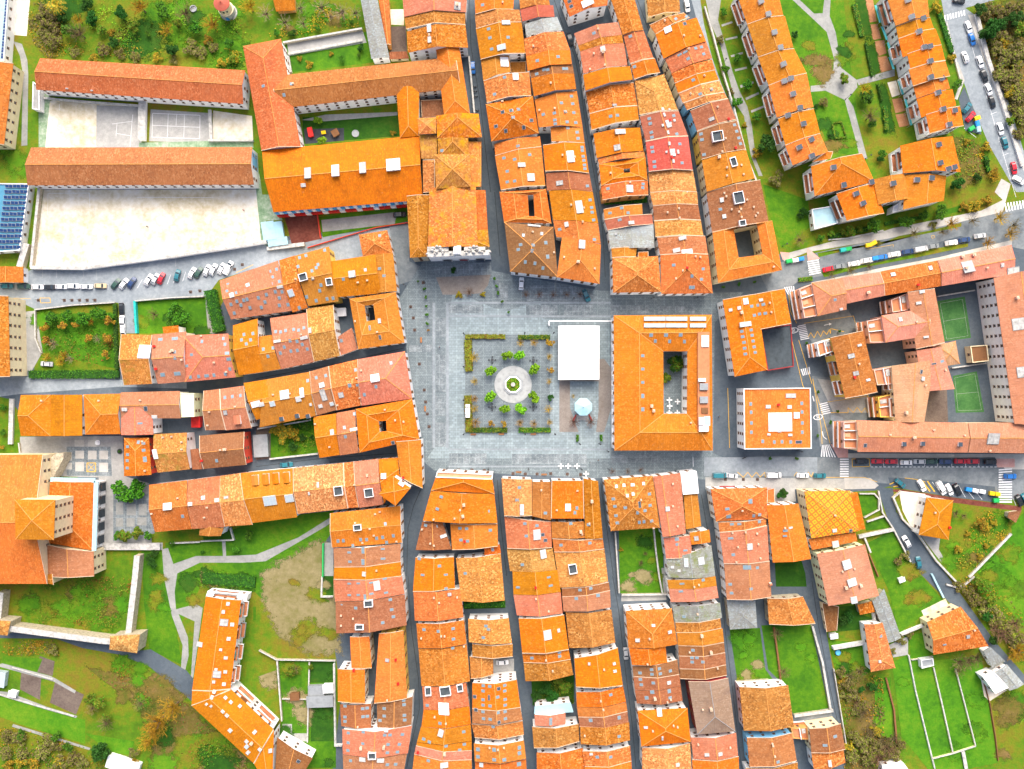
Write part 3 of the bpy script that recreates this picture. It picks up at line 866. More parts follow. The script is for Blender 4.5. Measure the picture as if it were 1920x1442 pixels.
def finish_buildings():
    global WIN_ME
    WIN_ME = window_mesh()
    foot = []
    for bi, B in enumerate(BLD):
        for b in B['blocks']: foot.append((bi, b))
    boxes = [(min(p.x for p in b.q), max(p.x for p in b.q), min(p.y for p in b.q), max(p.y for p in b.q)) for _, b in foot]
    for bi, B in enumerate(BLD):
        c, root = B['c'], B['root']
        nwin = 0
        for b in B['blocks']:
            th = Vector((0, 0, .22))
            # roof: tops, undersides and edges
            mb = MB(); uvs = []
            for f in b.F:
                mb.face([p - c for p in f]); uvs.append(face_uv(f))
            rims = {}
            for f in b.F:
                for i in range(len(f)):
                    a, d = f[i], f[(i + 1) % len(f)]
                    ka, kd = tuple(round(x, 3) for x in a), tuple(round(x, 3) for x in d)
                    if (kd, ka) in rims: del rims[(kd, ka)]
                    else: rims[(ka, kd)] = (a, d)
            for a, d in rims.values():
                mb.face([a - c - th, d - c - th, d - c, a - c], 0); uvs.append([(0, 0), ((d - a).length, 0), ((d - a).length, .2), (0, .2)])
            for f in b.F:
                mb.face([p - c - th for p in f][::-1]); uvs.append([(0, 0)] * len(f))
            rm = ROOF.get(b.mk) or GR.get(b.mk) or M.get(b.mk)
            mesh_obj('roof', mb.v, mb.f, rm, root, mb.m, uvs)
            # ridge tiles and verges
            if b.type != 'f':
                rb = MB(); up = Vector((0, 0, .02))
                rn = random.Random(bi * 31 + 5)
                strong = b.mk in 'NOSY' or rn.random() < .4
                for a, d in b.RG: rb.bar(a - c + up, d - c + up, .22 if strong else .16, .09, 0)
                if rn.random() < .35:
                    for a, d in b.VG: rb.bar(a - c + up, d - c + up, .18, .07, 1)
                if rb.f: rb.build('ridge_tiles', [M['ridge'] if b.mk not in 'GQT' else M['metal'], M['verge']], root)
            else:
                pb = MB(); iq = inset(b.q, .28)
                n = len(b.q)
                for i in range(n):
                    j = (i + 1) % n
                    o0, o1, i0, i1 = [p - c for p in (b.q[i], b.q[j], iq[i], iq[j])]
                    u = Vector((0, 0, .45)); lo = Vector((0, 0, .01))
                    pb.face([o0 + u, o1 + u, i1 + u, i0 + u]); pb.face([o0 - lo, o1 - lo, o1 + u, o0 + u]); pb.face([i1 + lo, i0 + lo, i0 + u, i1 + u])
                pb.build('parapet', WALL[b.wk], root)
                if b.mk == 'terrace' and n == 4:
                    e0 = max(range(2), key=lambda k: (b.q[k] - b.q[(k + 1) % 4]).length)
                    A, Bq, Cq, D = [b.q[(e0 + k) % 4] - c + Vector((0, 0, .02)) for k in range(4)]
                    kk = max(2, int((A - Bq).length / 2.6))
                    for k in range(1, kk):
                        dv = MB(); dv.bar(lerp(A, Bq, k / kk), lerp(D, Cq, k / kk), .22, 1.0, 0); dv.build('terrace_divider', M['white'], root)
                        aw = MB(); u0, u1 = lerp(A, Bq, (k - .5) / kk), lerp(D, Cq, (k - .5) / kk)
                        aw.bar(lerp(u0, u1, .1) + Vector((0, 0, .05)), lerp(u0, u1, .5) + Vector((0, 0, .05)), 1.3, .25, 0); aw.build('planter_box', M['stone'] if k % 2 else M['terrace2'], root)
                    for i in range(4):
                        a_, d_ = b.q[i], b.q[(i + 1) % 4]; t_ = (d_ - a_).normalized(); nn_ = Vector((t_.y, -t_.x, 0)); m_ = (a_ + d_) / 2
                        if nn_.dot(-Vector((m_.x, m_.y, 0)).normalized()) < .5: continue
                        for fl in range(1, 3):
                            lg = MB(); zz = Vector((0, 0, b.z - 2.9 * fl)); o_ = nn_ * (.55 * fl); flat = lambda v: Vector((v.x, v.y, 0))
                            lg.bar(flat(a_) - c + zz + o_, flat(d_) - c + zz + o_, 1.1, .18, 0); lg.bar(flat(a_) - c + zz + o_ + nn_ * .5, flat(d_) - c + zz + o_ + nn_ * .5, .12, .95, 1)
                            lg.build('balcony', [M['terrace'], M['white']], root)
            # walls
            wb = MB(); d = .32 if b.type != 'f' else .02
            wq = inset(b.q, d); n = len(wq); lo = .18
            for i in range(n):
                j = (i + 1) % n
                a, e = wq[i] - c, wq[j] - c
                a0, e0 = Vector((a.x, a.y, b.base)), Vector((e.x, e.y, b.base))
                za = zb = b.z - lo
                top = [Vector((e.x, e.y, zb)), Vector((a.x, a.y, za))]
                if b.type in 'gjk' and i in b.prof:
                    r = b.prof[i] - c; ins = (r - (a + e) / 2); 
                    mid = (wq[i] + wq[j]) / 2 - c
                    # ridge foot on this wall
                    k = (Vector((r.x, r.y)) - Vector((a.x, a.y))).dot(Vector((e.x - a.x, e.y - a.y))) / max(1e-6, ((e - a).to_2d().length_squared))
                    mp = lerp(a, e, min(.95, max(.05, k)))
                    top = [top[0], Vector((mp.x, mp.y, r.z - lo)), top[1]]
                elif b.type == 's':
                    sh = b.prof['shed']; hz = sh[0].z - lo - .1
                    hi = lambda idx: hz if idx in (0, 1) else b.z - lo
                    top = [Vector((e.x, e.y, hi(j))), Vector((a.x, a.y, hi(i)))]
                wb.face([a0, e0] + top)
            if b.inner:
                wi = inset(b.inner, -.3)
                for i in range(n):
                    j = (i + 1) % n
                    a, e = wi[j] - c, wi[i] - c
                    wb.face([Vector((a.x, a.y, b.base)), Vector((e.x, e.y, b.base)), Vector((e.x, e.y, b.z - lo)), Vector((a.x, a.y, b.z - lo))])
            wb.build('wall', WALL[b.wk], root)
            # windows on the outside walls
            loops = [(wq, 1)] + ([(inset(b.inner, -.3), -1)] if b.inner else [])
            for lp, sg in loops:
                for i in range(len(lp)):
                    a, e = lp[i], lp[(i + 1) % len(lp)]
                    if sg < 0: a, e = e, a
                    t = (e - a); L = t.length
                    if L < 3.2: continue
                    t = t / L; nn = Vector((t.y, -t.x, 0))
                    mid = (a + e) / 2; rr = math.hypot(mid.x, mid.y)
                    if sg > 0 and area2(lp) < 0: nn = -nn
                    if nn.dot(-Vector((mid.x, mid.y, 0)).normalized()) < .25 or rr < 26: continue
                    k = max(1, int(L / 3.3))
                    for fl in range(1, int((b.z - .6) / 2.9) + 1):
                        wz = b.z - 1.45 - (fl - 1) * 2.9
                        if wz < b.base + .9: break
                        for s_ in range(k):
                            p = a + t * (L * (s_ + .5) / k); pz = p + nn * .9
                            free = True
                            for (oi, ob), bx in zip(foot, boxes):
                                if ob is b or pz.x < bx[0] or pz.x > bx[1] or pz.y < bx[2] or pz.y > bx[3]: continue
                                if ob.z + 1.6 > wz and inpoly(pz.x, pz.y, ob.q) and not (ob.inner and inpoly(pz.x, pz.y, ob.inner)): free = False; break
                            if not free or nwin >= 96: continue
                            nwin += 1
                            Mx = Matrix((( t.x, -nn.x, 0, p.x - c.x), (t.y, -nn.y, 0, p.y - c.y), (0, 0, 1, wz), (0, 0, 0, 1)))
                            inst('window', WIN_ME, root, Mx)

def shoot(px, py):
    o = Vector((0, 0, HC)); d = (W(px, py) - o).normalized()
    hit, nrm, idx, dist = BVH.ray_cast(o, d)
    return hit, idx
def place_on_roof(px, py):
    """point, frame (along the eave, up the slope, normal) and building under a photo pixel"""
    hit, idx = shoot(px, py)
    if hit is None: return None
    bi, f = RFB[idx]
    t = (f[1] - f[0]).normalized()
    nn = (f[1] - f[0]).cross(f[-1] - f[0]).normalized()
    if nn.z < 0: nn = -nn
    s = nn.cross(t)
    return hit, t, s, nn, BLD[bi]

def panel_mesh(name, w, h, t, fm, gm, bars=(0, 0), fr=.10, lift=.0):
    b = MB()
    b.box((0, 0, lift - .05), w, h, t + .05 - lift, 0, bottom=False)
    nx, ny = bars
    iw, ih = w - 2 * fr, h - 2 * fr
    for i in range(nx + 1):
        for j in range(ny + 1):
            cw, ch = iw / (nx + 1), ih / (ny + 1); g = .05 if (nx or ny) else 0
            x, y = -iw / 2 + cw * (i + .5), -ih / 2 + ch * (j + .5)
            b.face([(x - cw / 2 + g, y - ch / 2 + g, t + .012), (x + cw / 2 - g, y - ch / 2 + g, t + .012), (x + cw / 2 - g, y + ch / 2 - g, t + .012), (x - cw / 2 + g, y + ch / 2 - g, t + .012)], 1)
    return b.mesh(name, [fm, gm])
PART_ME = {}
def frame_matrix(hit, t, s, nn, c, off=0.0):
    p = hit + nn * off - c
    return Matrix(((t.x, s.x, nn.x, p.x), (t.y, s.y, nn.y, p.y), (t.z, s.z, nn.z, p.z), (0, 0, 0, 1)))

def skylights(txt):
    for line in txt.strip().splitlines():
        tk = line.split()
        if not tk: continue
        if tk[0] == 'T': tile(int(tk[1]), int(tk[2])); continue
        kind = tk[0]
        for e in tk[1:]:
            v = [float(x) for x in e.split(',')]
            px, py = P(v[0], v[1])
            r = place_on_roof(px, py)
            if r is None: continue
            hit, t, s, nn, B = r; c, root = B['c'], B['root']
            sc = S * (HC - hit.z) / HC / TO.k
            if len(v) >= 4:
                w, h = v[2] * sc, v[3] * sc
                if abs(t.x) < .7: w, h = h, w       # sizes are given across and down the picture
            if kind == 's':       # roof window
                if len(v) >= 4: me = panel_mesh('skylight', w, h, .12, M['metal'], M['skyglass'], (1 if w > 1.8 else 0, 0))
                else:
                    if 's' not in PART_ME: PART_ME['s'] = panel_mesh('skylight', .95, 1.2, .10, M['metal'], M['skyglass'], fr=.09)
                    me = PART_ME['s']
                inst('skylight', me, root, frame_matrix(hit, t, s, nn, c)); B['ns'] = B.get('ns', 0) + 1
            elif kind == 'd':     # dark roof window
                if len(v) >= 4: me = panel_mesh('skylight', w, h, .14, M['metal'], M['glass'])
                else:
                    if 'd' not in PART_ME: PART_ME['d'] = panel_mesh('skylight', 1.1, 1.3, .12, M['metal'], M['glass'], fr=.1)
                    me = PART_ME['d']
                inst('skylight', me, root, frame_matrix(hit, t, s, nn, c)); B['ns'] = B.get('ns', 0) + 1
            elif kind == 'w':     # white or glazed hatch over a stairwell
                me = panel_mesh('roof_hatch', w, h, .4, M['hatch'], M['paleglass'] if min(w, h) > 1.2 else M['hatch'], (int(w / 1.1) if w > 2 else 0, int(h / 2.2)), .14)
                inst('roof_hatch', me, root, frame_matrix(hit, t, s, nn, c)); B['nw'] = B.get('nw', 0) + 1
            elif kind == 'x':     # plain white flat hatch
                me = panel_mesh('roof_hatch', w, h, .4, M['white'] if w * h > 3.5 else M['hatch'], M['white'] if w * h > 3.5 else M['hatch'], (0, 0), .2)
                inst('roof_hatch', me, root, frame_matrix(hit, t, s, nn, c)); B['nw'] = B.get('nw', 0) + 1
            elif kind == 'g':     # grey hatch
                me = panel_mesh('roof_hatch', w, h, .3, M['metal'], M['stone'], (1, 1), .12)
                inst('roof_hatch', me, root, frame_matrix(hit, t, s, nn, c)); B['nw'] = B.get('nw', 0) + 1
            elif kind in 'cCk':   # chimneys: c small, C large, k red cap
                key = kind
                if key not in PART_ME:
                    b = MB(); a = {'c': .5, 'C': .9, 'k': .7}[kind]; hh = {'c': .7, 'C': 1.3, 'k': .9}[kind]
                    b.box((0, 0, -.6), a, a * .8, hh + .6, 0); b.box((0, 0, hh), a + .16, a * .8 + .16, .08, 1)
                    b.box((0, 0, hh + .08), a * .55, a * .45, .22, 1, bottom=False, taper=.7)
                    PART_ME[key] = b.mesh('chimney', [WALL['p'] if kind != 'k' else M['redpaint'], M['verge'] if kind != 'k' else M['redpaint']])
                ang = math.atan2(t.y, t.x)
                inst('chimney', PART_ME[key], root, Matrix.Translation(hit - c) @ Matrix.Rotation(ang, 4, 'Z')); B['nc'] = B.get('nc', 0) + 1
            elif kind == 'l':     # light well: raised white curb, dark floor painted in for the shaded shaft
                mb = MB(); hh = .9
                tt = Vector((t.x, t.y, 0)).normalized(); ss = Vector((-tt.y, tt.x, 0))
                o = [tt * (w / 2 * i) + ss * (h / 2 * j) for i, j in ((-1, -1), (1, -1), (1, 1), (-1, 1))]
                i_ = [p * (1 - .36 / max(.8, min(w, h))) for p in o]
                zup = Vector((0, 0, hh))
                fl = Vector((0, 0, .25)); dn = Vector((0, 0, -1.2))
                for k in range(4):
                    j = (k + 1) % 4
                    mb.face([o[k] + dn, o[j] + dn, o[j] + zup, o[k] + zup]); mb.face([o[k] + zup, o[j] + zup, i_[j] + zup, i_[k] + zup]); mb.face([i_[j] + fl, i_[k] + fl, i_[k] + zup, i_[j] + zup])
                sl = (nn.x * tt.x + nn.y * tt.y) / nn.z, (nn.x * ss.x + nn.y * ss.y) / nn.z
                mb.face([p + fl * .9 + Vector((0, 0, 0.02)) for p in i_], 1)
                me = mb.mesh('light_well', [M['white'], M['asphalt_and_shade']])
                inst('light_well', me, root, Matrix.Translation(hit - c + Vector((0, 0, .2)))); B['nl'] = B.get('nl', 0) + 1
            elif kind in 'rR':    # box dormer: white cheeks, dark sloping glass
                key = kind
                if key not in PART_ME:
                    b = MB(); a = 1.5 if kind == 'R' else 1.2; hh = 1.0
                    b.box((0, 0, -.7), a, a * 1.1, hh + .7, 0)
                    b.face([(-a / 2 - .06, -a * .55 - .06, hh + .02), (a / 2 + .06, -a * .55 - .06, hh + .02), (a / 2 + .06, a * .55 + .06, hh + .06), (-a / 2 - .06, a * .55 + .06, hh + .06)], 1)
                    PART_ME[key] = b.mesh('dormer', [M['white'], M['glass']])
                ang = math.atan2(t.y, t.x)
                inst('dormer', PART_ME[key], root, Matrix.Translation(hit - c) @ Matrix.Rotation(ang, 4, 'Z')); B['nd'] = B.get('nd', 0) + 1
            elif kind == 't':     # gabled tile dormer, size in pixels
                mb = MB(); tt = Vector((t.x, t.y, 0)).normalized(); ss = Vector((-tt.y, tt.x, 0))
                if ss.dot(s) < 0: ss = -ss
                o0, o1 = tt * (-w / 2) - ss * h / 2, tt * (w / 2) - ss * h / 2
                p0, p1 = tt * (-w / 2) + ss * h / 2, tt * (w / 2) + ss * h / 2
                e = Vector((0, 0, 1.0)); rg = Vector((0, 0, 1.0 + w * .25)); dn = Vector((0, 0, -.8))
                rf0, rf1 = -ss * h / 2 + rg, ss * h / 2 + rg
                mb.face([o0 + e, rf0, rf1, p0 + e], 0); mb.face([rf0, o1 + e, p1 + e, rf1], 0)
                mb.face([o0 + dn, o1 + dn, o1 + e, rf0, o0 + e], 1)
                mb.face([p0 + dn, o0 + dn, o0 + e, p0 + e], 1); mb.face([o1 + dn, p1 + dn, p1 + e, o1 + e], 1)
                mb.face([lerp(o0, o1, .2) - ss * .03 + Vector((0, 0, .0)), lerp(o0, o1, .8) - ss * .03, lerp(o0, o1, .8) - ss * .03 + e * .85, lerp(o0, o1, .2) - ss * .03 + e * .85], 2)
                me = mb.mesh('dormer', [ROOF[B['mk']] if B['mk'] in ROOF else ROOF['N'], WALL['w'], M['glass']])
                inst('dormer', me, root, Matrix.Translation(hit - c)); B['nd'] = B.get('nd', 0) + 1

NUMW = ['no', 'one', 'two', 'three', 'four', 'five', 'six', 'seven', 'eight', 'nine', 'ten', 'eleven', 'twelve', 'thirteen', 'fourteen', 'fifteen', 'sixteen', 'seventeen', 'eighteen', 'nineteen', 'twenty']
ORD = ['', 'first', 'second', 'third', 'fourth', 'fifth', 'sixth', 'seventh', 'eighth', 'ninth', 'tenth', 'eleventh', 'twelfth', 'thirteenth', 'fourteenth', 'fifteenth', 'sixteenth', 'seventeenth', 'eighteenth', 'nineteenth', 'twentieth', 'twenty-first', 'twenty-second', 'twenty-third', 'twenty-fourth', 'twenty-fifth', 'twenty-sixth']
RCOL = {'N': 'bright orange', 'O': 'orange', 'S': 'salmon', 'B': 'brown', 'M': 'mottled old', 'X': 'pale mottled', 'P': 'pale salmon', 'D': 'dull rust', 'E': 'beige', 'cyan': 'pale blue sheet', 'R': 'red', 'G': 'grey', 'Q': 'mossy grey', 'T': 'taupe', 'Y': 'lichen yellow', 'L': 'mossy orange'}
def label_buildings():
    rows = {}
    for B in BLD: rows.setdefault(B['row'], []).append(B)
    for row, bs in rows.items():
        bs.sort(key=lambda B: B['c'].length)
        k = 0
        for B in bs:
            k += 1
            if B['lab']: lab = B['lab']
            else:
                ft = ''
                ns, nl, nw, nd = B.get('ns', 0), B.get('nl', 0), B.get('nw', 0), B.get('nd', 0)
                if nl: ft = ' with a light well'
                elif nd: ft = ' with %s dormer%s' % (NUMW[min(nd, 20)], 's' if nd > 1 else '')
                elif ns: ft = ' with %s skylight%s' % (NUMW[min(ns, 20)], 's' if ns > 1 else '')
                elif nw: ft = ' with a roof hatch'
                col = RCOL.get(B['mk'], 'flat')
                pos = '%s from the square %s' % (ORD[k], row) if len(bs) > 1 else row
                lab = '%s roofed house%s, %s' % (col, ft, pos)
                if len(lab.split()) > 16: lab = '%s roofed house, %s' % (col, pos)
            tag(B['root'], lab, CAT.get(B['name'], B['name'].replace('_', ' ')), B['grp'] or None)
